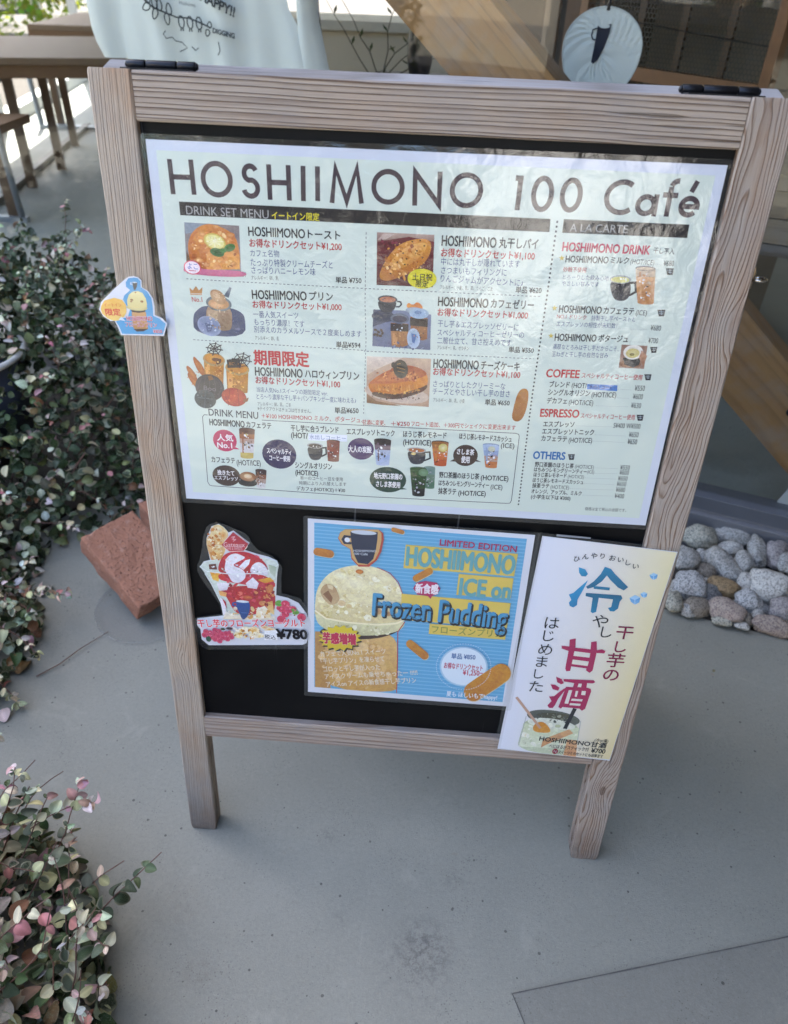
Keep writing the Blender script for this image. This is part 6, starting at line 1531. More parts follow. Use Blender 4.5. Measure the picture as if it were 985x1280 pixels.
# low wooden bench box right behind the glass
M_BEIGE = wood('beige_ply', (0.28, 0.215, 0.14), (0.20, 0.15, 0.095), 'x', freq=40, pith=(0.3, 0.5), warp=0.01, contrast=0.5, seed=5, warm=0.1, rough=0.5, bumpd=0.0001)
M_GREYB = plain('grey_brown_board', (0.17, 0.15, 0.135), 0.6, var=0.1, scale=12)
bench = thing('display_bench', WM @ Matrix.Translation((0.7, 0.3, 0)), 'low beige wooden display bench inside the window, right of the sign', 'bench')
for nm, z0, z1, y0, mt in (('seat', 0.80, 0.836, -0.012, M_BEIGE), ('front_board', 0.735, 0.797, 0.0, M_BEIGE), ('lower_board', 0.675, 0.732, 0.002, M_BEIGE), ('plinth_rail', 0.652, 0.672, 0.006, M_GREYB), ('recess_board', 0.640, 0.650, 0.02, M_GREYB)):
    m = MB(); m.box(-0.75, 0.9, y0, 0.45 if nm == 'seat' else 0.03, z0, z1); m.build(nm, mt, bench, bevel=0.0015)
for x_ in (-0.74, 0.85):
    m = MB(); m.box(x_, x_ + 0.045, 0.02, 0.065, 0, 0.64); m.build('leg', M_GREYB, bench)

# mesh-front wooden cabinet
yw = R(47.6); RM = Matrix.Translation((0.6265, 2.1131, 0)) @ Matrix.Rotation(-yw, 4, 'Z')
W_ORG = plain('orange_brown_wood', (0.20, 0.095, 0.04), 0.5, var=0.25, scale=25); W_DKB = plain('brown_slat_wood', (0.12, 0.065, 0.03), 0.55, var=0.25, scale=25)
cab = thing('mesh_door_cabinet', RM, 'brown wooden cabinet with wire mesh doors behind the paper fan', 'cabinet')
for i, u in enumerate((-0.20, -0.041, 0.113, 0.27)):
    m = MB(); m.box(u - 0.011, u + 0.011, 0.004, 0.016, 0.955, 1.9); m.build('slat', W_DKB, cab)
m = MB(); m.box(0.403, 0.436, -0.006, 0.03, 0.0, 1.93); m.build('corner_post', W_ORG, cab); m = MB(); m.box(-0.28, -0.25, -0.006, 0.03, 0.0, 1.93); m.build('corner_post', W_ORG, cab)
m = MB(); m.box(-0.25, 0.403, -0.004, 0.028, 0.915, 0.953); m.build('bottom_rail', W_ORG, cab); m = MB(); m.box(-0.25, 0.403, -0.004, 0.028, 1.9, 1.93); m.build('top_rail', W_ORG, cab)
m = MB(); m.tube([(-0.25, 0.0, 1.080), (0.403, 0.0, 1.045)], 0.0018, 6); m.build('tension_wire', M_BLACKM, cab)
mm = MB(); cw, chh = 0.0125, 0.0165; nx, nz = int(0.65 / cw), int(0.62 / chh)
M_WIRE = plain('dull_wire', (0.045, 0.04, 0.03), 0.6, 0.2)
for i in range(nx):
    for j in range(nz):
        x_ = -0.25 + i * cw + (cw / 2 if j % 2 else 0); z_ = 0.955 + j * chh * 0.75
        r_ = 0.0013
        hexp = [(x_, z_ + chh / 2), (x_ + cw / 2, z_ + chh / 4), (x_ + cw / 2, z_ - chh / 4), (x_, z_ - chh / 2)]
        for p0, p1 in zip(hexp, hexp[1:]):
            dx, dz = p1[0] - p0[0], p1[1] - p0[1]; L = math.hypot(dx, dz); nxx, nzz = -dz / L * r_, dx / L * r_
            if p1[0] < 0.402 and p0[0] < 0.402: mm.add([(p0[0] + nxx, 0.0, p0[1] + nzz), (p1[0] + nxx, 0.0, p1[1] + nzz), (p1[0] - nxx, 0.0, p1[1] - nzz), (p0[0] - nxx, 0.0, p0[1] - nzz)], [(0, 1, 2, 3)])
o = mm.build('wire_mesh', M_WIRE, cab); tag(o, kind='stuff')
m = MB(); m.box(-0.28, 0.436, 0.40, 0.415, 0, 1.93); m.box(-0.28, -0.265, 0.03, 0.40, 0, 1.93); m.box(0.421, 0.436, 0.03, 0.40, 0, 1.93); m.build('carcass', plain('cabinet_back_wood', (0.21, 0.165, 0.11), 0.7, var=0.15, scale=10), cab)
for z_ in (1.2, 1.5): m = MB(); m.box(-0.265, 0.421, 0.05, 0.39, z_, z_ + 0.015); m.build('shelf', W_DKB, cab)
# upright posts
t = thing('pale_timber_post', WM @ Matrix.Translation((-0.815, 1.4, 0)), 'pale vertical timber post between brace and dark wooden post', 'timber post')
m = MB(); m.box(-0.025, 0.025, -0.02, 0.02, 0, 2.6); m.build('post', plain('pale_post_wood', (0.34, 0.25, 0.17), 0.6), t)
t = thing('brown_timber_post', WM @ Matrix.Translation((-0.725, 1.4, 0)), 'reddish brown vertical timber post beside the paper fan', 'timber post')
m = MB(); m.box(-0.036, 0.036, -0.03, 0.03, 0, 2.6); m.build('post', plain('brown_post_wood', (0.20, 0.125, 0.08), 0.6), t)
t = thing('dark_folding_screen', WM @ Matrix.Translation((-0.7, 1.9, 0)), 'dark screen standing behind the timber posts', 'screen')
m = MB(); m.box(-0.45, 0.75, 0, 0.03, 0, 2.2); m.build('panel', plain('dark_panel', (0.06, 0.05, 0.042), 0.7), t)

# paper fan
fan = thing('paper_fan', WM @ Matrix.Translation((-0.45, 0.35, 0)), 'round white paper hand fan with a dark cup emblem, hanging in the window', 'hand fan')
M_FAN = paper('fan_paper', (0.74, 0.80, 0.77)); m = MB(); c0 = (0.0, 1.055); n = 60; V = []
prof = []
for i in range(n):
    a = 2 * math.pi * i / n; rx = 0.094; ry = 0.082 if math.sin(a) > 0 else 0.115
    prof.append((c0[0] + rx * math.cos(a) * (1 if math.sin(a) > -0.3 else 1.0), c0[1] + ry * math.sin(a)))
rows = 10
V = [(c0[0], 0.0, c0[1])]; F = []
for k in range(1, rows + 1):
    for i in range(n):
        x_ = c0[0] + (prof[i][0] - c0[0]) * k / rows; z_ = c0[1] + (prof[i][1] - c0[1]) * k / rows
        fanang = math.atan2(x_ - c0[0], z_ - 0.88); V.append((x_, 0.0010 * math.sin(fanang * 95), z_))
F = [(0, 1 + i, 1 + (i + 1) % n) for i in range(n)] + [(1 + (k - 1) * n + i, 1 + k * n + i, 1 + k * n + (i + 1) % n, 1 + (k - 1) * n + (i + 1) % n) for k in range(1, rows) for i in range(n)]
m.add(V, F); m.build('fan_leaf', M_FAN, fan)
m = MB(); m.tube([(p[0], 0, p[1]) for p in prof], 0.0018, 6, closed=True); m.build('rim', plain('fan_rim', (0.62, 0.66, 0.64), 0.5), fan)
for k in range(-9, 10):
    a = k * 0.052; m = MB(); L = 0.24 if abs(k) < 6 else 0.20
    top_ = (0.0 + math.sin(a) * L, 0.0025, 0.895 + math.cos(a) * L)
    if (top_[0] / 0.092) ** 2 + ((top_[2] - 1.055) / 0.08) ** 2 > 1: L *= 0.88; top_ = (math.sin(a) * L, 0.0025, 0.895 + math.cos(a) * L)
    m.tube([(math.sin(a) * 0.03, 0.0025, 0.895 + 0.03), top_], 0.0008, 5); m.build('rib', M_FAN, fan)
m = MB(); m.tube([(0, 0.003, 0.78), (0, 0.003, 0.93)], 0.006, 8); m.build('handle', plain('fan_handle', (0.5, 0.4, 0.25), 0.5), fan)
M_NAVY = plain('navy_print', (0.012, 0.018, 0.04), 0.5)
m = MB(); m.prism([(-0.018, 1.098), (0.014, 1.104), (0.013, 1.085), (0.006, 1.055), (-0.004, 1.030), (-0.014, 1.020), (-0.020, 1.024), (-0.019, 1.045), (-0.018, 1.07)], -0.0022, -0.0018, M=Matrix(((1, 0, 0, 0), (0, 0, 1, 0), (0, 1, 0, 0), (0, 0, 0, 1))))
m.tube([(-0.018, -0.002, 1.094), (-0.028, -0.002, 1.090), (-0.029, -0.002, 1.078), (-0.024, -0.002, 1.070), (-0.018, -0.002, 1.070)], 0.0016, 6)
m.build('cup_emblem', M_NAVY, fan)
m = MB(); m.lathe([(0.0001, 0), (0.013, 0)], 20, M=Matrix.Translation((-0.002, -0.0026, 1.099)) @ Matrix.Rotation(R(90), 4, 'X') @ Matrix.Diagonal((1, 0.35, 1, 1))); m.build('cup_mouth', M_FAN, fan)
m = MB(); m.tube([(0.0, 0, 1.130), (0.002, 0, 1.16), (0.0, 0, 1.9)], 0.004, 8); m.build('hanging_cord', M_BLACKM, fan)

# T-shirt
M_CLOTH = plain('pale_shirt_cotton', (0.74, 0.76, 0.71), 0.9, var=0.05, scale=6, bump=0.0004)
sh = thing('t_shirt', WM @ Matrix.Translation((-1.47, 0.2, 0)), 'white printed T-shirt hanging inside the window at upper left', 't-shirt')
def cloth(outline_fn, u0, u1, z0, z1, nu, nz, name, wav=0.012, th=0.02, off=0.0):
    m = MB(); V = []
    for side in (0, 1):
        for i in range(nu + 1):
            for j in range(nz + 1):
                z = z0 + (z1 - z0) * j / nz; a, b = outline_fn(z); x = a + (b - a) * i / nu; e = math.sin(math.pi * i / nu) ** 0.5
                y = off + wav * math.sin(x * 26 + z * 3) * e + wav * 0.6 * math.sin(x * 61 + 2 + z * 5) * e + (-th if side == 0 else th) * e; V.append((x, y, z))
    K = (nu + 1) * (nz + 1); F = []
    for side in (0, 1):
        for i in range(nu):
            for j in range(nz): q0 = side * K + i * (nz + 1) + j; F.append((q0, q0 + nz + 1, q0 + nz + 2, q0 + 1))
    m.add(V, F); return m.build(name, M_CLOTH, sh, smooth=True)
cloth(lambda z: (-0.285 + 0.004 * math.sin(z * 30), 0.245 + 0.012 * math.sin(z * 20) + (1.1 - z) * 0.45 * (z < 1.1)), 0, 1, 0.72, 1.42, 40, 24, 'body')
cloth(lambda z: (-0.405 + max(0, z - 1.0) * -0.05 + max(0, 1.0 - z) * 0.65, -0.27), 0, 1, 0.955, 1.42, 10, 14, 'sleeve', off=0.01)
cloth(lambda z: (0.262, 0.315 + max(0, 1.1 - z) * 0.25), 0, 1, 0.93, 1.42, 8, 12, 'sleeve', off=0.02)
# print on the shirt, flat ink strokes
m = MB(); inkM = plain('grey_shirt_ink', (0.05, 0.055, 0.06), 0.8)
def sp(px, pz): return (px, -0.045, pz)
def strk(pts, r=0.0017): m.tube([sp(*p) for p in pts], r, 5)
def leafp(x_, z_, a, L=0.022, wd=0.008):
    pts = []
    for i in range(13):
        t = i / 12 * 2 * math.pi; u_, v_ = L / 2 * (1 + math.cos(t)), wd * math.sin(t) * (1 - 0.3 * math.cos(t)); pts.append((x_ + u_ * math.cos(a) - v_ * math.sin(a), z_ + u_ * math.sin(a) + v_ * math.cos(a)))
    strk(pts, 0.0016)
br = [(-0.165, 1.105), (-0.14, 1.085), (-0.11, 1.078), (-0.07, 1.068), (-0.03, 1.068), (0.01, 1.058), (0.035, 1.050)]; strk(br, 0.002)
for x_, z_, a in ((-0.15, 1.095, 2.2), (-0.15, 1.092, 3.6), (-0.13, 1.083, 4.2), (-0.12, 1.08, 1.5), (-0.09, 1.072, 1.6), (-0.10, 1.075, 4.8), (-0.13, 1.085, 1.9)): leafp(x_, z_, a, 0.026, 0.008)
for x_ in (-0.055, -0.028, 0.0):
    strk([(x_ + 0.009 * math.cos(i * 0.6283), 1.058 + 0.014 * math.sin(i * 0.6283)) for i in range(11)]); strk([(x_ - 0.003, 1.044), (x_ - 0.004, 1.038)]); strk([(x_ + 0.003, 1.044), (x_ + 0.004, 1.038)])
leafp(0.03, 1.05, 1.2, 0.014, 0.006); leafp(0.028, 1.045, 4.2, 0.016, 0.006)
strk([(-0.11, 1.035), (-0.118, 1.028), (-0.11, 1.018), (-0.09, 1.022), (-0.08, 1.014), (-0.06, 1.012), (-0.045, 1.0), (-0.07, 0.99)], 0.0013); strk([(-0.03, 1.004), (-0.02, 0.996), (-0.01, 1.002)], 0.0013); strk([(0.055, 1.02), (0.058, 1.0), (0.05, 0.99)], 0.0013)
m.build('branch_print', inkM, sh)
def shirt_text(s_, x_, z_, size, off, rot, name):
    c_ = bpy.data.curves.new('lettering', 'FONT'); c_.body = s_; c_.offset = off; o_ = bpy.data.objects.new('lettering', c_); COL.objects.link(o_); bpy.context.view_layer.update()
    ev = o_.evaluated_get(bpy.context.evaluated_depsgraph_get()); me = bpy.data.meshes.new_from_object(ev); bpy.data.objects.remove(o_)
    o2 = bpy.data.objects.new(name, me); COL.objects.link(o2); me.materials.append(inkM); o2.parent = sh
    o2.matrix_local = Matrix.Translation((x_, -0.046, z_)) @ Matrix.Rotation(rot, 4, 'Y') @ Matrix.Rotation(R(90), 4, 'X') @ Matrix.Diagonal((size, size, size, 1))
shirt_text('HAPPY!!', 0.010, 1.110, 0.030, 0.04, R(18), 'chest_lettering'); shirt_text('DIGGING', 0.040, 1.040, 0.016, 0.04, R(8), 'chest_lettering'); shirt_text('Hoshiimo', -0.055, 1.097, 0.013, 0.0, R(5), 'chest_lettering')
# bottle-shaped vase and label strip beside the shirt
t = thing('grey_brown_vase', Vector((-0.41, 1.95, 0)), 'grey brown vase on a stand, just right of the T-shirt', 'vase')
m = MB(); m.lathe([(0.0001, 0.86), (0.040, 0.86), (0.045, 0.90), (0.042, 0.96), (0.034, 1.04), (0.028, 1.10), (0.024, 1.2), (0.03, 1.26), (0.022, 1.26)], 28); m.build('vase_body', plain('glazed_stoneware', (0.16, 0.145, 0.12), 0.25, var=0.3, scale=8), t, smooth=True)
m = MB(); m.box(-0.10, 0.09, -0.08, 0.10, 0.0, 0.858); m.build('stand', M_GREYB, t)
t = thing('white_price_strip', Vector((-0.383, 1.9, 0)), 'narrow white strip with a dark slot hanging beside the vase', 'label strip')
m = MB(); m.box(-0.0095, 0.0095, 0, 0.004, 0.972, 1.5); m.build('strip', M_PAPER2, t, bevel=0.0015); m = MB(); m.box(-0.0025, 0.0025, -0.001, 0.0, 0.99, 1.035); m.build('slot', M_BLACKM, t)
# vase, twigs and beige counter added to stand in for window reflections
ctr = thing('reflection_counter', Vector((-0.2, 2.5, 0)), 'added beige counter standing in for a wall reflected in the window', 'counter')
m = MB(); m.box(-1.2, 0.5, 0.55, 0.9, 0, 0.95); m.build('front', M_PLASTER, ctr); m = MB(); m.box(-1.25, 0.5, 0.52, 0.92, 0.95, 0.985); m.build('top', plain('pale_stone', (0.5, 0.46, 0.38), 0.5), ctr)
t = thing('reflection_vase', Vector((-0.075, 1.9, 0)), 'added dark vase standing in for a dark figure reflected in the window', 'vase')
Mx = Matrix.Rotation(R(-14), 4, 'Y'); m = MB(); m.lathe([(0.0001, 0.93), (0.03, 0.93), (0.038, 0.97), (0.036, 1.03), (0.030, 1.07), (0.034, 1.085), (0.0001, 1.085)], 24); m.build('vase_body', plain('dark_glaze', (0.016, 0.014, 0.018), 0.3), t, smooth=True)
m = MB(); m.box(-0.12, 0.10, -0.08, 0.08, 0, 0.929); m.build('stand', M_GREYB, t)
t = thing('reflection_twigs', Vector((-0.19, 1.92, 0)), 'added leafy twigs standing in for plants reflected in the window', 'twigs')
random.seed(3); M_TWIG = plain('twig_bark', (0.06, 0.05, 0.03), 0.8)
m = MB(); m.lathe([(0.0001, 0.80), (0.03, 0.80), (0.035, 0.92), (0.02, 0.93)], 14); m.box(-0.05, 0.05, -0.05, 0.05, 0, 0.798); m.build('pot', M_GREYB, t)
for k in range(6):
    a = random.uniform(-0.9, 0.9); pts = [(0, 0, 0.9)]
    for i in range(6): a += random.uniform(-0.35, 0.35); p = pts[-1]; pts.append((p[0] + 0.045 * math.sin(a), p[1] + random.uniform(-.01, .01), p[2] + 0.045 * math.cos(a)))
    m = MB(); m.tube(pts, [0.002, 0.0018, 0.0016, 0.0014, 0.0012, 0.001, 0.0007], 5); m.build('twig', M_TWIG, t)
    for i in range(2, 7):
        p = pts[i]; m = MB(); b_ = a + random.choice((-1, 1)) * 0.9; L = 0.025; m.add([p, (p[0] + L * 0.5 * math.sin(b_) + 0.005, p[1], p[2] + L * 0.5 * math.cos(b_)), (p[0] + L * math.sin(b_), p[1] + 0.004, p[2] + L * math.cos(b_)), (p[0] + L * 0.5 * math.sin(b_) - 0.005, p[1] + 0.003, p[2] + L * 0.5 * math.cos(b_))], [(0, 1, 2, 3)]); m.build('leaf', plain('twig_leaf', (0.05, 0.07, 0.02), 0.6) if 'twig_leaf' not in bpy.data.materials else bpy.data.materials['twig_leaf'], t)

# ------------------------------------------------------------------ tables at the left
M_TBL = plain('brown_table_wood', (0.16, 0.09, 0.045), 0.75, var=0.12, scale=9); M_TBLD = plain('brown_leg_wood', (0.10, 0.058, 0.032), 0.5, var=0.15, scale=14)
M_TBLT = plain('table_top_wood', (0.17, 0.115, 0.07), 0.7, var=0.10, scale=9)
tb = R(18); tM = Matrix.Translation((-2.38, 3.82, 0)) @ Matrix.Rotation(tb, 4, 'Z')
t = thing('brown_table', tM, 'long brown wooden table inside the window, nearer of the two', 'table')
m = MB(); m.box(-1.2, 1.4, 0, 1.18, 0.665, 0.70); m.build('tabletop', M_TBLT, t, bevel=0.003); m = MB(); m.box(-1.18, 1.38, 0.02, 0.05, 0.60, 0.664); m.build('apron', M_TBL, t)
iT = tM.inverted()
for wx, wy in ((-2.469, 3.994), (-2.485, 4.451), (-2.685, 5.15), (-1.0, 4.5), (-3.5, 3.8), (-1.3, 5.3)):
    p = iT @ Vector((wx, wy, 0)); m = MB(); m.box(p.x - 0.026, p.x + 0.026, p.y - 0.022, p.y + 0.022, 0.002, 0.60 if p.y > 0.05 else 0.599); m.build('leg', M_TBLD, t)
a, b = iT @ Vector((-2.486, 3.55, 0)), iT @ Vector((-2.853, 5.81, 0)); d = b - a; Mx = Matrix.Translation(a) @ Matrix.Rotation(math.atan2(d.y, d.x), 4, 'Z'); m = MB(); m.box(0, d.length, -0.022, 0.022, 0.004, 0.035, M=Mx); m.build('foot_rail', plain('dark_rail', (0.07, 0.06, 0.05), 0.5), t)
t = thing('brown_table.001', Matrix.Translation((-3.13, 5.72, 0)) @ Matrix.Rotation(R(5), 4, 'Z'), 'brown wooden table farther inside, below the sunlit greenery', 'table')
m = MB(); m.box(0, 1.5, 0, 1.25, 0.665, 0.70); m.build('tabletop', M_TBLT, t, bevel=0.003); m = MB(); m.box(0.0, 1.5, 0.002, 0.03, 0.585, 0.664); m.build('apron', M_TBL, t)
for x_, y_ in ((0.05, 0.05), (1.4, 0.05), (1.4, 1.1), (0.05, 1.1)): m = MB(); m.box(x_, x_ + 0.05, y_, y_ + 0.05, 0, 0.584); m.build('leg', M_TBLD, t)
t = thing('wooden_stool', Vector((-2.25, 3.33, 0)), 'brown wooden stool leg standing left, beside the grey steel pole', 'stool')
m = MB(); m.box(-0.027, 0.027, -0.025, 0.025, 0.002, 0.42); m.build('leg', M_TBLD, t); m = MB(); m.box(-0.42, -0.37, -0.025, 0.025, 0.002, 0.42); m.build('leg', M_TBLD, t); m = MB(); m.box(-0.45, 0.03, -0.04, 0.34, 0.42, 0.46); m.build('seat', M_TBL, t)
M_STL = plain('grey_steel_tube', (0.28, 0.31, 0.34), 0.4, 0.5)
t = thing('steel_sign_stand', Vector((-2.2, 3.30, 0)), 'grey steel pole on a flat base bar behind the bush, far left', 'stand')
m = MB(); m.tube([(0.0, 0, 0.01), (-0.035, 0, 0.9)], 0.017, 10); m.build('pole', M_STL, t, smooth=True); m = MB(); m.box(-0.4, 0.03, -0.02, 0.02, 0.002, 0.03); m.build('base_bar', M_STL, t)
t = thing('steel_table_base', Vector((-3.17, 5.73, 0)), 'slim pale steel table leg with floor bar between the wooden legs', 'table base')
m = MB(); m.tube([(-0.02, 0, 0.02), (-0.10, 0.1, 0.60)], 0.022, 8); m.build('leg', M_STL, t); m = MB(); m.box(-0.03, 0.9, -0.03, 0.03, 0.003, 0.03); m.build('floor_bar', M_STL, t)

# ------------------------------------------------------------------ river stones
def stone_mat(name, base, spk, warm):
    q = N(name); co = q.obj(); v = q.n('ShaderNodeTexVoronoi', i={'Vector': co, 'Scale': 420.0, 'Randomness': 1.0}).outputs['Color']
    g = q.n('ShaderNodeRGBToBW', i={0: v}).outputs[0]; g2 = q.noise(co, 260, 5, 0.7); b = q.noise(co, 22, 4, 0.6)
    c = q.mix(q.ramp(g, (0.25, (0, 0, 0)), (0.55, (1, 1, 1))), spk, base); c = q.mix(q.math('MULTIPLY', q.ramp(g2, (0.55, (0, 0, 0)), (0.7, (1, 1, 1))), 0.5), c, tuple(min(1, x * 1.35) for x in base))
    c = q.mix(q.ramp(b, (0.48, (0, 0, 0)), (0.75, (1, 1, 1))), c, q.mix(0.55, c, warm)); q.bump(q.math('ADD', g2, q.math('MULTIPLY', b, 1.5)), 0.0012)
    return q.set(col=c, rough=0.75, spec=0.3)
SMAT = {'g': stone_mat('grey_granite', (0.41, 0.39, 0.35), (0.15, 0.145, 0.14), (0.26, 0.22, 0.15)), 'o': stone_mat('olive_granite', (0.40, 0.375, 0.30), (0.13, 0.13, 0.11), (0.27, 0.21, 0.12)),
 'p': stone_mat('pale_granite', (0.54, 0.51, 0.45), (0.2, 0.19, 0.18), (0.34, 0.28, 0.20)), 'm': stone_mat('mauve_granite', (0.33, 0.295, 0.275), (0.14, 0.12, 0.12), (0.2, 0.17, 0.15)),
 's': stone_mat('speckled_grey_granite', (0.45, 0.435, 0.41), (0.11, 0.11, 0.115), (0.3, 0.29, 0.27)), 'b': stone_mat('brown_granite', (0.25, 0.21, 0.165), (0.10, 0.085, 0.07), (0.17, 0.13, 0.08)),
 't': stone_mat('tan_granite', (0.30, 0.205, 0.11), (0.13, 0.09, 0.05), (0.30, 0.19, 0.08)), 'r': stone_mat('pinkish_granite', (0.36, 0.29, 0.235), (0.15, 0.11, 0.10), (0.30, 0.2, 0.15)), 'd': stone_mat('dark_granite', (0.20, 0.195, 0.185), (0.07, 0.07, 0.075), (0.13, 0.12, 0.11))}
SLAB = ['small round pale stone against the sill, behind the sign stile', 'big oval olive-grey stone just right of the sign stile', 'long smooth grey stone lying against the window sill', 'upright narrow grey stone between sill stones', 'mauve-grey egg-shaped stone standing upright near right edge',
 'grey stone half cut off at the right picture edge, below the mauve stone', 'grey stone partly hidden behind the tall poster corner', 'small upright grey stone beside the olive oval stone', 'small brown wedge stone above the speckled round one', 'long pale-grey stone tilted down to the right, centre of the bed',
 'pale stone end peeping out behind the long tilted stone', 'rough grey stone under the upright narrow stone', 'large round speckled grey stone at the bed left edge', 'tan ochre stone, the only yellowish one', 'pale stone squeezed left of the biggest stone', 'biggest pale triangular stone with brown flecks at right',
 'dark slate-grey stone under the tan one', 'round speckled whitish stone below the biggest stone', 'olive stone touching the poster edge at the bed corner', 'flat brownish stone at the pavement edge under the speckled round one', 'pinkish brown flat stone at the front of the bed', 'little grey stone at the pavement edge, far left',
 'small dark brown stone in the gap right of the pinkish one', 'mauve stone at the right picture edge under the biggest', 'flat pink-speckled stone at the front right corner', 'thin olive stone sliver along the pavement edge', 'thin pale stone sliver along the pavement edge', 'small grey stone above the flat pink-speckled one', 'dark stone deep in the gap below the biggest', 'tiny grey pebble between the brown wedge and tan stones']
base_me = {}
def ico(sub):
    bm = bmesh.new(); bmesh.ops.create_icosphere(bm, subdivisions=sub, radius=1); v = [x.co.copy() for x in bm.verts]; f = [tuple(a.index for a in x.verts) for x in bm.faces]; bm.free(); return v, f
IV, IF = ico(4)
def make_stone(i, x, y, z, rx, ry, rot, k, sub=None):
    s_ = Vector((i * 7.31, i * 3.17, i * 1.7)); rz = min(rx, ry) * 0.80; m = MB(); V = []
    for v in IV:
        d = 1 + 0.34 * noise.noise(v * 0.85 + s_) + 0.13 * noise.noise(v * 1.9 + s_) + 0.03 * noise.noise(v * 5 + s_) + 0.012 * noise.noise(v * 13 + s_)
        p = Vector((math.copysign(abs(v.x) ** 0.86, v.x) * rx, math.copysign(abs(v.y) ** 0.86, v.y) * ry * 1.12, v.z * rz)) * d; V.append(p)
    m.add(V, IF); o = m.build('river_stone' if i == 0 else 'river_stone.%03d' % i, SMAT[k], None, smooth=True)
    o.location = (x, y, max(-0.066 + rz, z)); o.rotation_euler = (random.uniform(-0.15, 0.15) + 0.25, random.uniform(-0.15, 0.15), R(-rot)); return o
random.seed(11)
for i, s_ in enumerate(STONES):
    o = make_stone(i, *s_)
    if i < len(SLAB): tag(o, SLAB[i], 'stone', 'river stones in the bed under the shop window')
m = MB(); random.seed(5)
for k in range(130):
    u, v = random.uniform(-1.25, 1.9), random.uniform(-0.34, -0.02); p = W(u, v, 0); r = random.uniform(0.018, 0.034); q0 = len(m.v)
    if u > -0.02 and u < 0.55: r *= 0.8
    vv, ff = _LOW if '_LOW' in globals() else ico(2)
    _LOW = (vv, ff); s_ = Vector((k, k * 2.1, 3)); a = random.uniform(0, 3.1)
    V = []
    for x in vv:
        d = 1 + 0.25 * noise.noise(x + s_); x2 = Vector((x.x * 1.3, x.y, x.z * 0.75)) * r * d; x2.rotate(Matrix.Rotation(a, 3, 'Z')); V.append(x2 + Vector((p.x, p.y, -0.055 + r * 0.5)))
    m.add(V, ff)
tag(m.build('small_gravel', SMAT['g'], None, smooth=True), 'small gravel filling the gaps under the river stones', 'gravel', None, 'stuff')

# ------------------------------------------------------------------ bricks
q = N('terracotta_brick'); co = q.obj(); n1 = q.noise(co, 230, 5, 0.75, 0.4); n2 = q.noise(co, 14, 4, 0.6)
pits = q.ramp(n1, (0.37, (1, 1, 1)), (0.42, (0, 0, 0))); c_ = q.mix(n2, (0.33, 0.145, 0.088), (0.42, 0.20, 0.128)); c_ = q.mix(q.ramp(q.noise(co, 60, 4), (0.55, (0, 0, 0)), (0.7, (1, 1, 1))), c_, (0.45, 0.24, 0.165)); c_ = q.mix(q.math('MULTIPLY', pits, 0.8), c_, (0.10, 0.06, 0.05))
q.bump(q.math('SUBTRACT', q.noise(co, 60, 6, 0.7), q.math('MULTIPLY', pits, 0.8)), 0.0025); M_BRICK = q.set(col=c_, rough=0.9, spec=0.2)
def brick(name, T1, T2, T3, label):
    T1, T2, T3 = Vector(T1), Vector(T2), Vector(T3); ex = (T2 - T1).normalized(); ey = (T3 - T2); ey = (ey - ex * ey.dot(ex)).normalized(); ez = ex.cross(ey)
    if ez.z < 0: ez = -ez
    L, Wd, Hh = (T2 - T1).length, (T3 - T2).length, 0.062; bm = bmesh.new(); bmesh.ops.create_cube(bm, size=1)
    for v in bm.verts: v.co = Vector(((v.co.x + 0.5) * L, (v.co.y + 0.5) * Wd, (v.co.z - 0.5) * Hh))
    bmesh.ops.bevel(bm, geom=bm.edges[:], offset=0.005, segments=2, profile=0.6, affect='EDGES'); bmesh.ops.subdivide_edges(bm, edges=[e for e in bm.edges if e.calc_length() > 0.03], cuts=14, use_grid_fill=True)
    for v in bm.verts:
        e = 0.0022 * noise.noise(v.co * 60) + 0.003 * noise.noise(v.co * 18)
        corner = sum((abs(v.co.x - L / 2) > L / 2 - 0.008, abs(v.co.y - Wd / 2) > Wd / 2 - 0.008, abs(v.co.z + Hh / 2) > Hh / 2 - 0.008))
        if corner >= 2: e -= 0.004 * max(0, noise.noise(v.co * 45 + Vector((5, 5, 5))))
        v.co += (v.co - Vector((L / 2, Wd / 2, -Hh / 2))).normalized() * e
    me = bpy.data.meshes.new(name); bm.to_mesh(me); bm.free(); me.materials.append(M_BRICK); o = bpy.data.objects.new(name, me); COL.objects.link(o)
    o.matrix_world = Matrix(((ex.x, ey.x, ez.x, T1.x), (ex.y, ey.y, ez.y, T1.y), (ex.z, ey.z, ez.z, T1.z), (0, 0, 0, 1))); return tag(o, label, 'brick')
brick('brick', (-0.585, 0.453, 0.065), (-0.742, 0.567, 0.160), (-0.650, 0.667, 0.155), 'pitted red-orange brick tilted up on one end beside the sign leg')
brick('brick.001', (-0.560, 0.660, 0.075), (-0.700, 0.790, 0.095), (-0.610, 0.890, 0.090), 'second brick mostly hidden behind sign, its corner under the leaves')
t = thing('clear_saucer', Vector((-0.600, 0.520, 0)), 'clear plastic saucer ring lying on the concrete under the tilted brick', 'saucer')
q = N('clear_plastic'); q.t.nodes.remove(q.b); a_ = q.n('ShaderNodeBsdfTransparent', i={'Color': (0.95, 0.955, 0.96, 1)}).outputs[0]; g_ = q.n('ShaderNodeBsdfGlossy', i={'Roughness': 0.08}).outputs[0]; d_ = q.n('ShaderNodeBsdfDiffuse', i={'Color': (0.45, 0.45, 0.46, 1)}).outputs[0]
ab = q.n('ShaderNodeMixShader', i={0: 0.05, 1: a_, 2: d_}).outputs[0]; q.l(q.n('ShaderNodeMixShader', i={0: 0.06, 1: ab, 2: g_}).outputs[0], q.out.inputs[0])
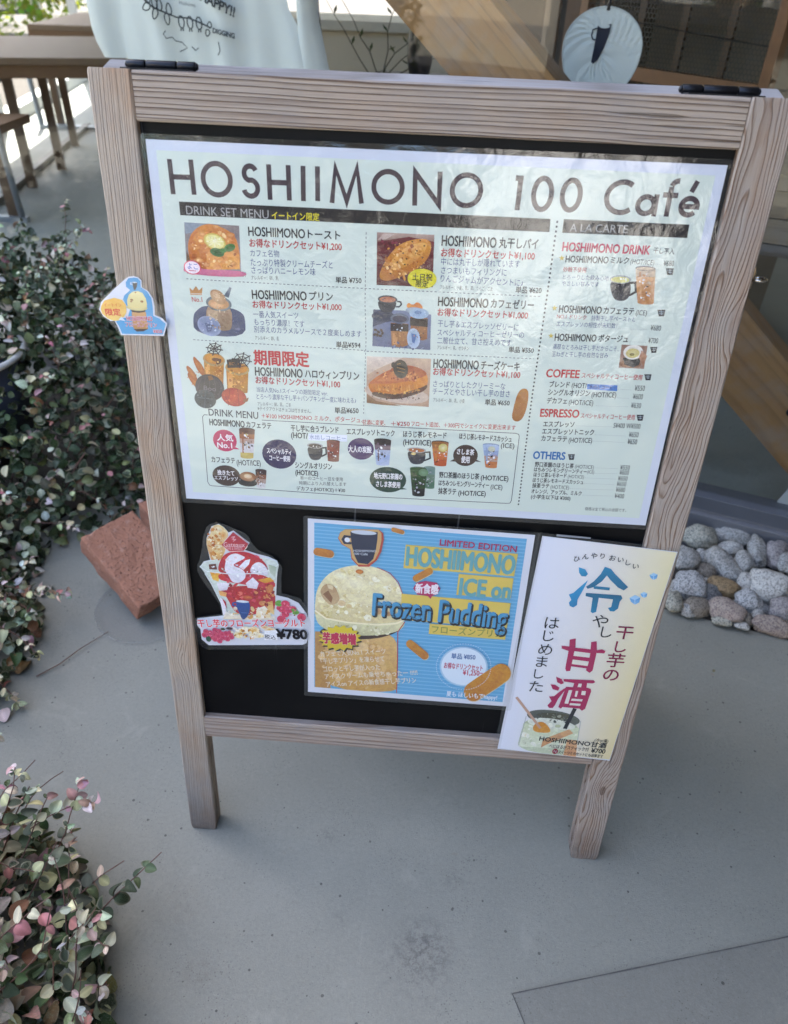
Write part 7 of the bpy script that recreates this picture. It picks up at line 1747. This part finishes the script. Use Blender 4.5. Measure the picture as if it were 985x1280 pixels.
m = MB(); m.lathe([(0.0001, 0.0012), (0.100, 0.0012), (0.108, 0.002), (0.114, 0.008), (0.1165, 0.0085), (0.112, 0.0012)], 64); m.build('dish', q.m, t, smooth=True)

# ------------------------------------------------------------------ leaves, vines, bushes
q = N('vine_leaf'); c = q.n('ShaderNodeVertexColor', layer_name='Col').outputs[0]; co = q.obj()
f1 = q.noise(co, 340, 4, 0.7); c = q.mix(q.math('MULTIPLY', q.ramp(f1, (0.50, (0, 0, 0)), (0.58, (1, 1, 1))), 0.38), c, (0.27, 0.30, 0.19)); c = q.mix(q.math('MULTIPLY', q.ramp(q.noise(co, 110, 3), (0.4, (0, 0, 0)), (0.65, (1, 1, 1))), 0.35), c, q.mix(0.5, c, (0.03, 0.06, 0.02)))
q.set(col=c, rough=0.55, spec=0.28); q.b.inputs['Subsurface Weight'].default_value = 0.0
q.bump(f1, 0.0004)
M_LEAF = q.m
M_STEM = plain('reddish_vine_stem', (0.13, 0.065, 0.045), 0.6, var=0.3, scale=60)
PAL = {'dark': (0.018, 0.031, 0.010), 'green': (0.034, 0.058, 0.013), 'grey': (0.10, 0.115, 0.062), 'lime': (0.16, 0.20, 0.05), 'cream': (0.50, 0.45, 0.29), 'white': (0.60, 0.55, 0.42), 'pink': (0.40, 0.155, 0.15), 'rose': (0.54, 0.34, 0.29), 'rust': (0.20, 0.085, 0.035), 'olive': (0.14, 0.14, 0.05)}
def leaf_geo(L, wd, fold, curl, col, edge, n=8):
    """oval blade: midrib + two rows each side, edge in a second colour"""
    V = []; C = []; F = []
    for i in range(n):
        t = i / (n - 1); w_ = wd * math.sin(math.pi * min(1, t ** 0.86 * 0.96 + 0.02)) ** 0.62; z = -curl * (t - 0.25) ** 2 * L
        for s_, k in ((-1, 1.0), (-0.55, 0.6), (0, 0), (0.55, 0.6), (1, 1.0)):
            V.append(Vector((s_ * w_, t * L, z + abs(s_) * w_ * fold - (0.08 * w_ if abs(s_) == 1 else 0)))); C.append((*(edge if abs(s_) == 1 or i == n - 1 else tuple(min(1, col[j] * (1.35 if s_ == 0 else 1)) for j in range(3))), 1.0))
    for i in range(n - 1):
        for j in range(4): F.append((i * 5 + j, i * 5 + j + 1, (i + 1) * 5 + j + 1, (i + 1) * 5 + j))
    return V, F, C
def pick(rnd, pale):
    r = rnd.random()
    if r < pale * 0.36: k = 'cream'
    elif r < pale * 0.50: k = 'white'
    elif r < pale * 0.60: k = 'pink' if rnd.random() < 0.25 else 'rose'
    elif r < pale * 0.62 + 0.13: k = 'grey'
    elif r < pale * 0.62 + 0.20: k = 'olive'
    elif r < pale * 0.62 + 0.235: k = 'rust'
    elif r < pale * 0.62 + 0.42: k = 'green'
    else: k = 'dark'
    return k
def leaf_cols(rnd, k):
    c = tuple(x * rnd.uniform(0.8, 1.2) for x in PAL[k]); e = c
    if k in ('dark', 'green', 'grey') and rnd.random() < 0.28: e = tuple(x * 0.45 for x in PAL['cream'])
    if k == 'cream' and rnd.random() < 0.3: c = tuple(x * 0.5 for x in PAL['grey'])
    return c, e
LEAFS = {}
def leaf_mesh(k, i):
    if (k, i) not in LEAFS:
        rnd = random.Random(i * 31 + hash_k(k)); c, e = leaf_cols(rnd, k); V, F, C = leaf_geo(1.0, rnd.uniform(0.32, 0.47), rnd.uniform(0.1, 0.9), rnd.uniform(-0.3, 1.1), c, e)
        me = bpy.data.meshes.new('leaf'); me.from_pydata(V, [], F); at = me.color_attributes.new('Col', 'FLOAT_COLOR', 'POINT'); at.data.foreach_set('color', [x for c_ in C for x in c_]); me.materials.append(M_LEAF); me.shade_smooth(); LEAFS[(k, i)] = me
    return LEAFS[(k, i)]
def hash_k(k): return sum(ord(ch) * (i + 3) for i, ch in enumerate(k))
def leaf_matrix(rnd, p, nrm, L, droop=0.75):
    d = Vector((rnd.gauss(0, 1), rnd.gauss(0, 1), rnd.gauss(0, 0.6))); n = (nrm + Vector((rnd.gauss(0, droop), rnd.gauss(0, droop), rnd.gauss(0, droop)))).normalized()
    d = (d - n * d.dot(n)).normalized(); x = d.cross(n)
    return Matrix(((x.x, d.x, n.x, p.x), (x.y, d.y, n.y, p.y), (x.z, d.z, n.z, p.z), (0, 0, 0, 1))) @ Matrix.Diagonal((L, L, L, 1))
def bush(root, surf, count, nobj, seed, size, pale, vines, nearcam=cam.location):
    """surf(rnd) -> (point, normal, depth 0..1); the nearest leaves are parts, the rest one mesh"""
    rnd = random.Random(seed); items = []
    for _ in range(count):
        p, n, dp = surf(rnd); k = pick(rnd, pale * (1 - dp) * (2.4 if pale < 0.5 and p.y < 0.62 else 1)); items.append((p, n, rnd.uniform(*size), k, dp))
    for pts, ks in vines:                              # leafy trailing shoots: leaves in pairs
        cv = [Vector(p) for p in pts]; L = sum((b - a).length for a, b in zip(cv, cv[1:])); m = MB(); m.tube(pts, [0.0013 - 0.0006 * i / len(pts) for i in range(len(pts))], 5); m.build('shoot', M_STEM, root, M=root.matrix_world.inverted())
        nn = max(3, int(L / 0.020)); 
        for j in range(nn):
            t = (j + 0.5) / nn * (len(cv) - 1); i0 = min(int(t), len(cv) - 2); p = cv[i0].lerp(cv[i0 + 1], t - i0); tip = j / nn
            if rnd.random() < 0.18: continue
            if tip > 0.7 and ks is PALE:                 # tuft of small pale leaves at the tip
                for _q in range(3): items.append((p + Vector((rnd.gauss(0, .004), rnd.gauss(0, .004), rnd.gauss(0.003, .004))), Vector((rnd.gauss(0, .6), -0.3, 0.8)).normalized(), rnd.uniform(0.010, 0.020), rnd.choice(('cream', 'white', 'cream', 'rose', 'cream', 'white', 'rose', 'pink')), 0))
            for s_ in (-1, 1):
                dr = (cv[i0 + 1] - cv[i0]).normalized(); sd_ = dr.cross(Vector((0, 0, 1))).normalized() * s_
                k = rnd.choice(ks[1] if tip > 0.55 else ks[0]); Ls = rnd.uniform(*size) * (0.95 - 0.45 * tip); n = (Vector((0, -0.35, 1)) + Vector((rnd.gauss(0, .4), rnd.gauss(0, .4), rnd.gauss(0, .3)))).normalized()
                d = (sd_ + dr * 0.7 + Vector((0, 0, rnd.uniform(-0.3, 0.5)))).normalized(); d = (d - n * d.dot(n)).normalized(); x = d.cross(n)
                items.append((p, (x, d, n), Ls, k, 0))
    iM = root.matrix_world.inverted(); out = []
    for (p, n, L, k, dp) in items:
        if isinstance(n, tuple): x, d, nn_ = n; Mx = Matrix(((x.x, d.x, nn_.x, p.x), (x.y, d.y, nn_.y, p.y), (x.z, d.z, nn_.z, p.z), (0, 0, 0, 1))) @ Matrix.Diagonal((L, L, L, 1))
        else: Mx = leaf_matrix(rnd, p, n, L)
        vis = dp < 0.15; dist = (p - nearcam).length; out.append(((0 if vis else 1), dist / L, Mx, k, p))
    def onscreen(p):
        c_ = p - cam.location; z = c_.dot(fw); u, v = c_.dot(rt) / z * 929.7 + 492.5, c_.dot(dn) / z * 929.7 + 640; return 2 < u < 983 and 2 < v < 1278
    out.sort(key=lambda a: (a[0] + (0 if onscreen(a[4]) else 2), a[1]))
    for i, (_, _, Mx, k, p) in enumerate(out[:nobj]):
        o = bpy.data.objects.new('leaf', leaf_mesh(k, i % 14)); COL.objects.link(o); o.parent = root; o.matrix_local = iM @ Mx
    m = MB()
    for (_, _, Mx, k, p) in out[nobj:]:
        c, e = leaf_cols(rnd, k); V, F, C = leaf_geo(1.0, rnd.uniform(0.32, 0.47), rnd.uniform(0.1, 0.9), rnd.uniform(-0.3, 1.1), c, e, 5); MM = iM @ Mx; m.add([MM @ v for v in V], F, 0, C)
    o = m.build('foliage', M_LEAF, root, smooth=True); tag(o, kind='stuff')

# ---- large bush by the window
EDGE = [Vector(p) for p in ((-3.0, 0.22), (-1.3, 0.14), (-0.82, 0.17), (-0.79, 0.42), (-0.90, 0.56), (-0.90, 0.70), (-0.72, 0.86), (-0.60, 1.02), (-0.58, 1.32))]
def edge_d(x, y):
    best = 9; p = Vector((x, y))
    for a, b in zip(EDGE, EDGE[1:]):
        ab = b - a; t = max(0, min(1, (p - a).dot(ab) / ab.length_squared)); best = min(best, (p - (a + ab * t)).length)
    return best
def inside(x, y):
    if x < -2.9: return False
    if y > 0.99 + (0.69 - x) * 0.3443 - 0.03: return False
    c_ = False; P2 = EDGE + [Vector((-0.58, 3)), Vector((-3.0, 3))]; j = len(P2) - 1
    for i in range(len(P2)):
        a, b = P2[i], P2[j]
        if (a.y > y) != (b.y > y) and x < (b.x - a.x) * (y - a.y) / (b.y - a.y) + a.x: c_ = not c_
        j = i
    return c_
def hgt(x, y):
    d = edge_d(x, y); lump = 0.5 + 0.5 * noise.noise(Vector((x * 3.2, y * 3.2, 1.0))); fine = noise.noise(Vector((x * 9, y * 9, 4.0)))
    h = 0.055 + 0.46 * (1 - math.exp(-d / 0.30)) + 0.06 * fine * min(1, d * 6) + 0.10 * (lump - 0.5)
    h *= 0.62 + 0.38 * min(1, max(0, (y - 0.1) / 0.8))
    return max(0.03, h)
def surfA(rnd):
    while True:
        x, y = rnd.uniform(-2.0, -0.57), rnd.uniform(0.13, 1.85)
        if rnd.random() < 0.25: x = rnd.uniform(-1.5, -0.6)
        if not inside(x, y): continue
        e = 0.02; h = hgt(x, y); n = Vector((hgt(x - e, y) - hgt(x + e, y), hgt(x, y - e) - hgt(x, y + e), 2 * e)).normalized()
        dp = min(1, abs(rnd.gauss(0, 0.5))) if rnd.random() < 0.6 else rnd.random()
        return Vector((x, y, max(0.012, h - dp * 0.13 + rnd.gauss(0, 0.014)))) , (n + Vector((0.0, -0.35, 0.25))).normalized(), dp
PALE = (('cream', 'white', 'grey', 'cream', 'green'), ('rose', 'white', 'cream', 'cream', 'white', 'pink')); GRN = (('green', 'dark', 'grey'), ('cream', 'green', 'grey', 'pink'))
bushA = thing('variegated_vine_bush', Vector((-1.2, 0.8, 0)), 'big bush of dark green, cream and pink leaves left of the sign', 'bush')
def vine(x, y, z, ax, ay, az, L, rnd, sag=0.5, n=8):
    p = Vector((x, y, z)); d = Vector((ax, ay, az)).normalized(); o = [tuple(p)]
    for i in range(n): d = (d + Vector((rnd.gauss(0, .16), rnd.gauss(0, .16), rnd.gauss(0, .12) - sag / n))).normalized(); p = p + d * L / n; p.z = max(0.008, p.z); o.append(tuple(p))
    return o
rv = random.Random(21); vinesA = []
for i in range(150):
    while True:
        x, y = rv.uniform(-1.9, -0.62), rv.uniform(0.16, 1.75)
        if inside(x, y): break
    z = hgt(x, y) - 0.02; up = y > 0.8
    vinesA.append((vine(x, y, z, rv.gauss(0.1, .5), rv.gauss(-0.3, .5), 0.9 if up else 0.35, rv.uniform(0.07, 0.17), rv, 0.6), PALE if rv.random() < 0.55 else GRN))
for x, y, ax, ay, L in ((-0.93, 0.30, 0.9, -0.5, 0.22), (-0.95, 0.45, 0.9, 0.1, 0.22), (-0.9, 0.22, 0.5, -0.7, 0.12), (-1.05, 0.35, 0.8, -0.6, 0.25), (-0.86, 0.36, 0.8, -0.2, 0.14), (-0.95, 0.7, 0.9, -0.2, 0.16), (-1.0, 0.55, 0.9, -0.1, 0.2)): vinesA.append((vine(x, y, 0.09, ax, ay, 0.15, L, rv, 0.7), PALE))
for _k in range(34): x, y = rv.uniform(-1.25, -0.84), rv.uniform(0.18, 0.62); vinesA.append((vine(x, y, hgt(x, y) - 0.01, rv.gauss(0.7, .5), rv.gauss(-0.4, .4), 0.35, rv.uniform(0.08, 0.18), rv, 0.6), PALE))
for x, y in ((-0.95, 1.25), (-1.05, 1.32), (-1.15, 1.3), (-1.25, 1.36), (-0.82, 1.2), (-1.35, 1.4), (-0.9, 1.05), (-1.1, 1.1)):
    for k in range(2): vinesA.append((vine(x + rv.gauss(0, .04), y, hgt(x, y) - 0.03, rv.gauss(0, .4), rv.gauss(0, .2), 1.2, rv.uniform(0.10, 0.17), rv, 0.1), (('dark', 'green', 'grey'), ('pink', 'rose', 'rust', 'cream'))))
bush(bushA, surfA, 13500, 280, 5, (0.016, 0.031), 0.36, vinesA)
m = MB()
for k in range(40):
    while True:
        x, y = rv.uniform(-1.9, -0.7), rv.uniform(0.25, 1.7)
        if inside(x, y): break
    m.tube(vine(x, y, 0.01, rv.gauss(0, .3), rv.gauss(-.2, .3), 1, hgt(x, y) * 0.9, rv, 0.1, 5), 0.0022, 5)
m.build('stem', M_STEM, bushA, M=bushA.matrix_world.inverted())
m = MB(); random.seed(2)                                # shaded heart of the bush: dense twigs and dead leaves
# ---- bush at the lower left corner
def hB(x, y):
    c_ = Vector((x + 0.74, y + 0.36)); c_.x /= 0.36; c_.y /= 0.36; r = c_.length; return 0.20 * max(0, 1 - r * r) ** 0.6 + 0.03 * noise.noise(Vector((x * 14, y * 14, 7)))
def surfB(rnd):
    while True:
        x, y = rnd.uniform(-1.1, -0.37), rnd.uniform(-0.72, 0.0)
        if math.hypot((x + 0.74) / 0.355, (y + 0.36) / 0.355) > 1: continue
        e = 0.015; h = hB(x, y); n = Vector((hB(x - e, y) - hB(x + e, y), hB(x, y - e) - hB(x, y + e), 2 * e)).normalized(); dp = min(1, abs(rnd.gauss(0, 0.4)))
        return Vector((x, y, max(0.01, h - dp * 0.09))), (n + Vector((0, -0.2, 0.3))).normalized(), dp
bushB = thing('variegated_vine_bush.001', Vector((-0.74, -0.36, 0)), 'smaller leafy vine bush with pink and cream leaves in the lower left corner', 'bush')
vinesB = [([(-0.47, -0.22, 0.03), (-0.44, -0.20, 0.07), (-0.405, -0.17, 0.10), (-0.375, -0.145, 0.12), (-0.345, -0.115, 0.135)], (('dark',), ('dark', 'grey'))),
          ([(-0.50, -0.20, 0.04), (-0.47, -0.17, 0.08), (-0.435, -0.14, 0.10), (-0.405, -0.12, 0.11)], PALE),
          ([(-0.60, -0.15, 0.09), (-0.585, -0.11, 0.13), (-0.575, -0.085, 0.16), (-0.562, -0.055, 0.185)], PALE), ([(-0.57, -0.19, 0.10), (-0.55, -0.13, 0.13), (-0.54, -0.09, 0.16), (-0.535, -0.055, 0.17)], GRN),
          ([(-0.53, -0.20, 0.10), (-0.51, -0.15, 0.13), (-0.50, -0.12, 0.15)], PALE), ([(-0.45, -0.30, 0.06), (-0.41, -0.29, 0.08), (-0.375, -0.28, 0.09)], PALE), ([(-0.42, -0.34, 0.03), (-0.36, -0.33, 0.04), (-0.335, -0.325, 0.05)], PALE)]
rv = random.Random(33)
for i in range(105):
    a = rv.uniform(-0.6, 2.4); r = rv.uniform(0.1, 0.33); x, y = -0.74 + r * math.cos(a), -0.36 + r * math.sin(a); vinesB.append((vine(x, y, max(0.03, hB(x, y) - 0.02), rv.gauss(0.35, .4), rv.gauss(0.35, .4), 0.8, rv.uniform(0.08, 0.19), rv, 0.2, 6), PALE if rv.random() < 0.78 else GRN))
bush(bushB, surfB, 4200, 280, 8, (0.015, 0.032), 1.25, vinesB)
sheet('planting_bed.001', [(-0.74 + 0.22 * math.cos(i * 0.3307), -0.36 + 0.22 * math.sin(i * 0.3307)) for i in range(19)], 0.001, 0.014, M_SOIL)

# ---- pot half hidden in the bush
pot = thing('plant_pot', Vector((-1.185, 1.0, -0.03)), 'dark plant pot with pale curved rim, half buried in the bush', 'plant pot')
m = MB(); m.lathe([(0.0001, 0.12), (0.12, 0.12), (0.15, 0.40), (0.14, 0.40), (0.12, 0.30), (0.0001, 0.30)], 32); m.build('pot_body', plain('dark_blue_grey_plastic', (0.05, 0.055, 0.075), 0.4), pot, smooth=True)
m = MB(); m.tube([(0.152 * math.cos(i * math.pi / 20), 0.152 * math.sin(i * math.pi / 20), 0.405) for i in range(40)], 0.008, 8, closed=True); m.build('rim', plain('pale_rim', (0.5, 0.48, 0.44), 0.5), pot, smooth=True)

# ---- litter on the paving
m = MB(); m.tube([(-0.761, 0.299, 0.004), (-0.726, 0.335, 0.006), (-0.701, 0.378, 0.007), (-0.661, 0.436, 0.004)], [0.0014, 0.0012, 0.001, 0.0006], 6); tag(m.build('dry_twig', M_STEM), 'thin bent dry twig lying on the concrete left of the sign leg', 'twig')
for i, (x, y, s_, k, lab) in enumerate(((-0.80, 0.30, 0.045, 'rust', 'curled brown dead leaf on the concrete by the bush edge'), (-0.83, 0.26, 0.05, 'rust', 'dark brown dead leaf tucked under the bush edge'), (-0.79, 0.21, 0.032, 'white', 'fallen cream leaf at left picture edge'), (0.664, 0.439, 0.008, 'olive', 'tiny tan leaf speck on the paving right of the sign'))):
    o = bpy.data.objects.new('fallen_leaf', leaf_mesh(k, i)); COL.objects.link(o); o.matrix_world = Matrix.Translation((x, y, 0.008)) @ Matrix.Rotation(i * 1.9, 4, 'Z') @ Matrix.Rotation(0.2, 4, 'X') @ Matrix.Diagonal((s_, s_, s_, 1)); tag(o, lab, 'leaf')

# ------------------------------------------------------------------ garden beyond the cafe and street behind the viewer
def tree(name, x, y, h, r, seed, label, hue, trunk=0.12, low=0.45):
    t = thing(name, Vector((x, y, 0)), label, 'tree'); rnd = random.Random(seed); m = MB()
    m.tube([(0, 0, 0), (0.05, 0, h * 0.3), (0, 0.05, h * 0.6), (0.1, 0, h * 0.85)], [trunk, trunk * 0.8, trunk * 0.5, 0.02], 8)
    for k in range(5): a = k * 1.3; m.tube([(0, 0, h * (0.3 + 0.1 * k)), (r * 0.4 * math.cos(a), r * 0.4 * math.sin(a), h * (0.42 + 0.1 * k)), (r * 0.7 * math.cos(a), r * 0.7 * math.sin(a), h * (0.5 + 0.1 * k))], [0.04, 0.03, 0.01], 5)
    m.build('trunk', bpy.data.materials.get('bark') or plain('bark', (0.12, 0.09, 0.06), 0.9, bump=0.004), t); m = MB()
    cl_ = [(Vector((rnd.gauss(0, .42) * r, rnd.gauss(0, .42) * r, h * (low + (1 - low) * rnd.random()))), rnd.uniform(0.2, 0.4) * r) for _ in range(26)]
    for _ in range(3800):
        c_, rr_ = rnd.choice(cl_); d = Vector((rnd.gauss(0, 1), rnd.gauss(0, 1), rnd.gauss(0, 1))).normalized() * rr_ * rnd.uniform(0.5, 1); p = c_ + d; L = rnd.uniform(0.06, 0.13); Mx = leaf_matrix(rnd, p, (d.normalized() + Vector((0, 0, .5))).normalized(), L); c = tuple(x_ * rnd.uniform(0.6, 1.3) for x_ in hue)
        m.add([Mx @ Vector(v) for v in ((-0.35, 0, 0), (0.0, -0.5, 0), (0.35, 0, 0), (0, 0.6, 0.05))], [(0, 1, 2, 3)], 0, (*c, 1.0))
    m.build('crown', M_TREE, t)
q = N('tree_foliage'); c = q.n('ShaderNodeVertexColor', layer_name='Col').outputs[0]; q.set(col=c, rough=0.5, spec=0.3); q.t.nodes.new('ShaderNodeBsdfTranslucent'); tl = q.t.nodes[-1]; q.l(q.mix(0.5, c, (0.30, 0.34, 0.03)), tl.inputs[0]); mx = q.n('ShaderNodeMixShader', i={0: 0.45, 1: q.b.outputs[0], 2: tl.outputs[0]}); q.l(mx.outputs[0], q.out.inputs[0]); M_TREE = q.m
for i, (x, y, h, r, hue, lab) in enumerate(((-7.0, 12.5, 2.6, 1.5, (0.20, 0.28, 0.03), 'sunlit yellow-green shrub beyond the cafe, above the far table'), (-9.3, 14.0, 3.4, 1.8, (0.17, 0.25, 0.03), 'yellow-green shrub beyond the mesh fence, far upper left'), (-5.2, 13.0, 3.0, 1.6, (0.11, 0.18, 0.03), 'sunlit shrub beyond the cafe, behind the T-shirt'))):
    tree('garden_shrub' + ('' if i == 0 else '.%03d' % i), x, y, h, r, 40 + i, lab, hue, 0.06, 0.08)
# fence panel and post beyond the café
t = thing('mesh_fence', Matrix.Translation((-8.4, 13.2, 0)) @ Matrix.Rotation(R(15), 4, 'Z'), 'dark woven mesh fence panel with a pale post, far upper left', 'fence')
m = MB(); m.box(1.62, 1.74, -0.05, 0.05, 0, 2.4); m.build('post', plain('pale_fence_post', (0.5, 0.5, 0.47), 0.6), t)
m = MB()
for k in range(-30, 62):
    x0 = k * 0.06; a = max(-1.0, x0); 
    for sgn in (1, -1):
        xs = x0 if sgn == 1 else x0 + 2.0; pts = [(xs, 0.02 * sgn, 0.25), (xs + sgn * 2.0, 0.02 * sgn, 2.25)]
        if -1.2 < xs < 1.6 or -1.2 < xs + sgn * 2 < 1.6:
            p0, p1 = Vector(pts[0]), Vector(pts[1]); d = p1 - p0; tl_, th_ = 0.0, 1.0
            if d.x > 0: tl_ = max(tl_, (-1.2 - p0.x) / d.x); th_ = min(th_, (1.6 - p0.x) / d.x)
            else: tl_ = max(tl_, (1.6 - p0.x) / d.x); th_ = min(th_, (-1.2 - p0.x) / d.x)
            if th_ > tl_: m.tube([p0 + d * tl_, p0 + d * th_], 0.011, 4)
tag(m.build('woven_mesh', plain('dark_mesh', (0.05, 0.055, 0.06), 0.6), t), kind='stuff')
m = MB(); m.box(-1.2, 1.62, -0.02, 0.02, 2.25, 2.32); m.box(-1.2, 1.62, -0.02, 0.02, 0.18, 0.25); m.build('rail', M_FRAME, t)

t = thing('street_house', Vector((-12, -9.5, 0)), 'beige rendered house across the street behind the viewer', 'house')
M_HOUSE = plain('sunlit_beige_render', (0.55, 0.47, 0.36), 0.85, var=0.05, scale=2)
m = MB(); m.box(-6, 5.6, -4, 0, 0, 5.5); m.build('wall', M_HOUSE, t); m = MB(); m.box(-6, 5.62, -0.02, 0.08, 0.0, 0.32); m.build('plinth', plain('grey_plinth', (0.32, 0.29, 0.25), 0.9), t)
m = MB(); m.prism([(-6.4, 5.5), (6.0, 5.5), (5.4, 7.0), (-5.8, 7.0)], -0.5, 4.4, M=Matrix(((1, 0, 0, 0), (0, 0, -1, 0), (0, 1, 0, 0), (0, 0, 0, 1)))); m.build('roof', plain('dark_roof_tile', (0.06, 0.06, 0.07), 0.6), t)
for x_ in (-4.0, -0.5, 2.8):
    m = MB(); m.box(x_, x_ + 1.4, 0.0, 0.05, 1.1, 2.3); f_ = m.build('window', M_FRAME, t); m = MB(); m.box(x_ + 0.06, x_ + 1.34, 0.05, 0.055, 1.16, 2.24); m.build('pane', plain('dark_pane', (0.03, 0.035, 0.04), 0.1), f_)
t = thing('glare_wall', Vector((1.4, -8.2, 0)), 'added white wall behind the viewer, mirrored as glare in the menu film', 'wall')  # added bright surface, mirrored as glare across the menu laminate
M_WHITE = plain('white_render', (0.62, 0.61, 0.58), 0.8, var=0.03, scale=3); m = MB(); m.box(-0.8, 0.95, -0.2, 0, 0.0, 1.95); m.build('wall_panel', M_WHITE, t)
for x_ in (-0.75, -0.1, 0.55): m = MB(); m.box(x_, x_ + 0.3, 0.001, 0.03, 0.2, 1.9); m.build('pier', M_WHITE, t)
t = thing('glare_post', Vector((-2.35, -7.6, 0)), 'added white post behind the viewer, mirrored as a streak in the menu film', 'post')  # added to mirror as a narrow bright streak in the laminate
m = MB(); m.tube([(0, 0, 0), (0, 0, 3.2)], 0.10, 12); m.build('pole', M_WHITE, t, smooth=True)
tree('street_tree', -3.9, -11.0, 5.0, 1.9, 71, 'green street tree across the road behind the viewer', (0.06, 0.10, 0.03)); tree('street_tree.001', 4.6, -10.5, 6.0, 2.2, 72, 'taller street tree across the road behind the viewer', (0.05, 0.09, 0.03))
sheet('road', [(-60, -7.0), (60, -7.0), (60, -4.4), (-60, -4.4)], 0.001, 0.004, plain('asphalt', (0.06, 0.06, 0.062), 0.9, var=0.2, scale=50, bump=0.002))

# unseen wall and roof added right of the picture to block sky light
t = thing('sky_blocker', Vector((1.9, -2.0, 0)), 'added dark wall and roof blocking sky light from the right, outside the picture', 'building')
m = MB(); m.prism([(-0.28, 2.55), (0.35, -4.2), (0.75, -4.2), (0.2, 2.55)], 0, 6.2); m.build('wall', plain('blocker_wall_dark', (0.09, 0.08, 0.07), 0.9), t)
m = MB(); m.prism([(-1.75, 3.0), (-1.2, -4.4), (0.35, -4.4), (-0.20, 2.6)], 2.75, 2.9); m.build('blocker_roof', plain('blocker_roof_dark', (0.10, 0.085, 0.07), 0.9), t)

def hedge(name, x0, x1, y0, y1, h, seed, label, n):
    t = thing(name, Vector(((x0 + x1) / 2, (y0 + y1) / 2, 0)), label, 'hedge'); rnd = random.Random(seed); m = MB(); cx_, cy_ = (x0 + x1) / 2, (y0 + y1) / 2
    m.box(x0 - cx_ + 0.15, x1 - cx_ - 0.15, y0 - cy_ + 0.15, y1 - cy_ - 0.15, 0, h - 0.15); m.build('branches', bpy.data.materials['dark_soil'], t); m = MB()
    for _ in range(n):
        f = rnd.random(); x, y, z = rnd.uniform(x0, x1), rnd.uniform(y0, y1), rnd.uniform(0.02, h)
        if f < 0.3: z = h; nr = Vector((0, 0, 1))
        elif f < 0.5: y = y0; nr = Vector((0, -1, 0))
        elif f < 0.75: y = y1; nr = Vector((0, 1, 0))
        elif f < 0.9: x = x1; nr = Vector((1, 0, 0))
        else: x = x0; nr = Vector((-1, 0, 0))
        Mx = leaf_matrix(rnd, Vector((x - cx_, y - cy_, z)) + nr * rnd.uniform(-0.12, 0.06), nr, rnd.uniform(0.07, 0.14)); c = tuple(v * rnd.uniform(0.6, 1.3) for v in (0.035, 0.06, 0.02))
        m.add([Mx @ Vector(v) for v in ((-0.35, 0, 0), (0.0, -0.5, 0), (0.35, 0, 0), (0, 0.6, 0.05))], [(0, 1, 2, 3)], 0, (*c, 1.0))
    m.build('foliage', M_TREE, t)
hedge('reflection_hedge', -8.5, -5.5, -5.2, 1.6, 1.35, 81, 'added hedge left of the paving that darkens the window reflection, outside the picture', 9000)  # added so the window mirrors dark leaves, not sunlit ground
hedge('reflection_hedge.001', -5.0, 12.0, -13.2, -12.0, 3.6, 82, 'added tall dark hedge behind the viewer that hides bright sky from the laminate', 9000)  # added so the laminate mirrors no bright horizon sky
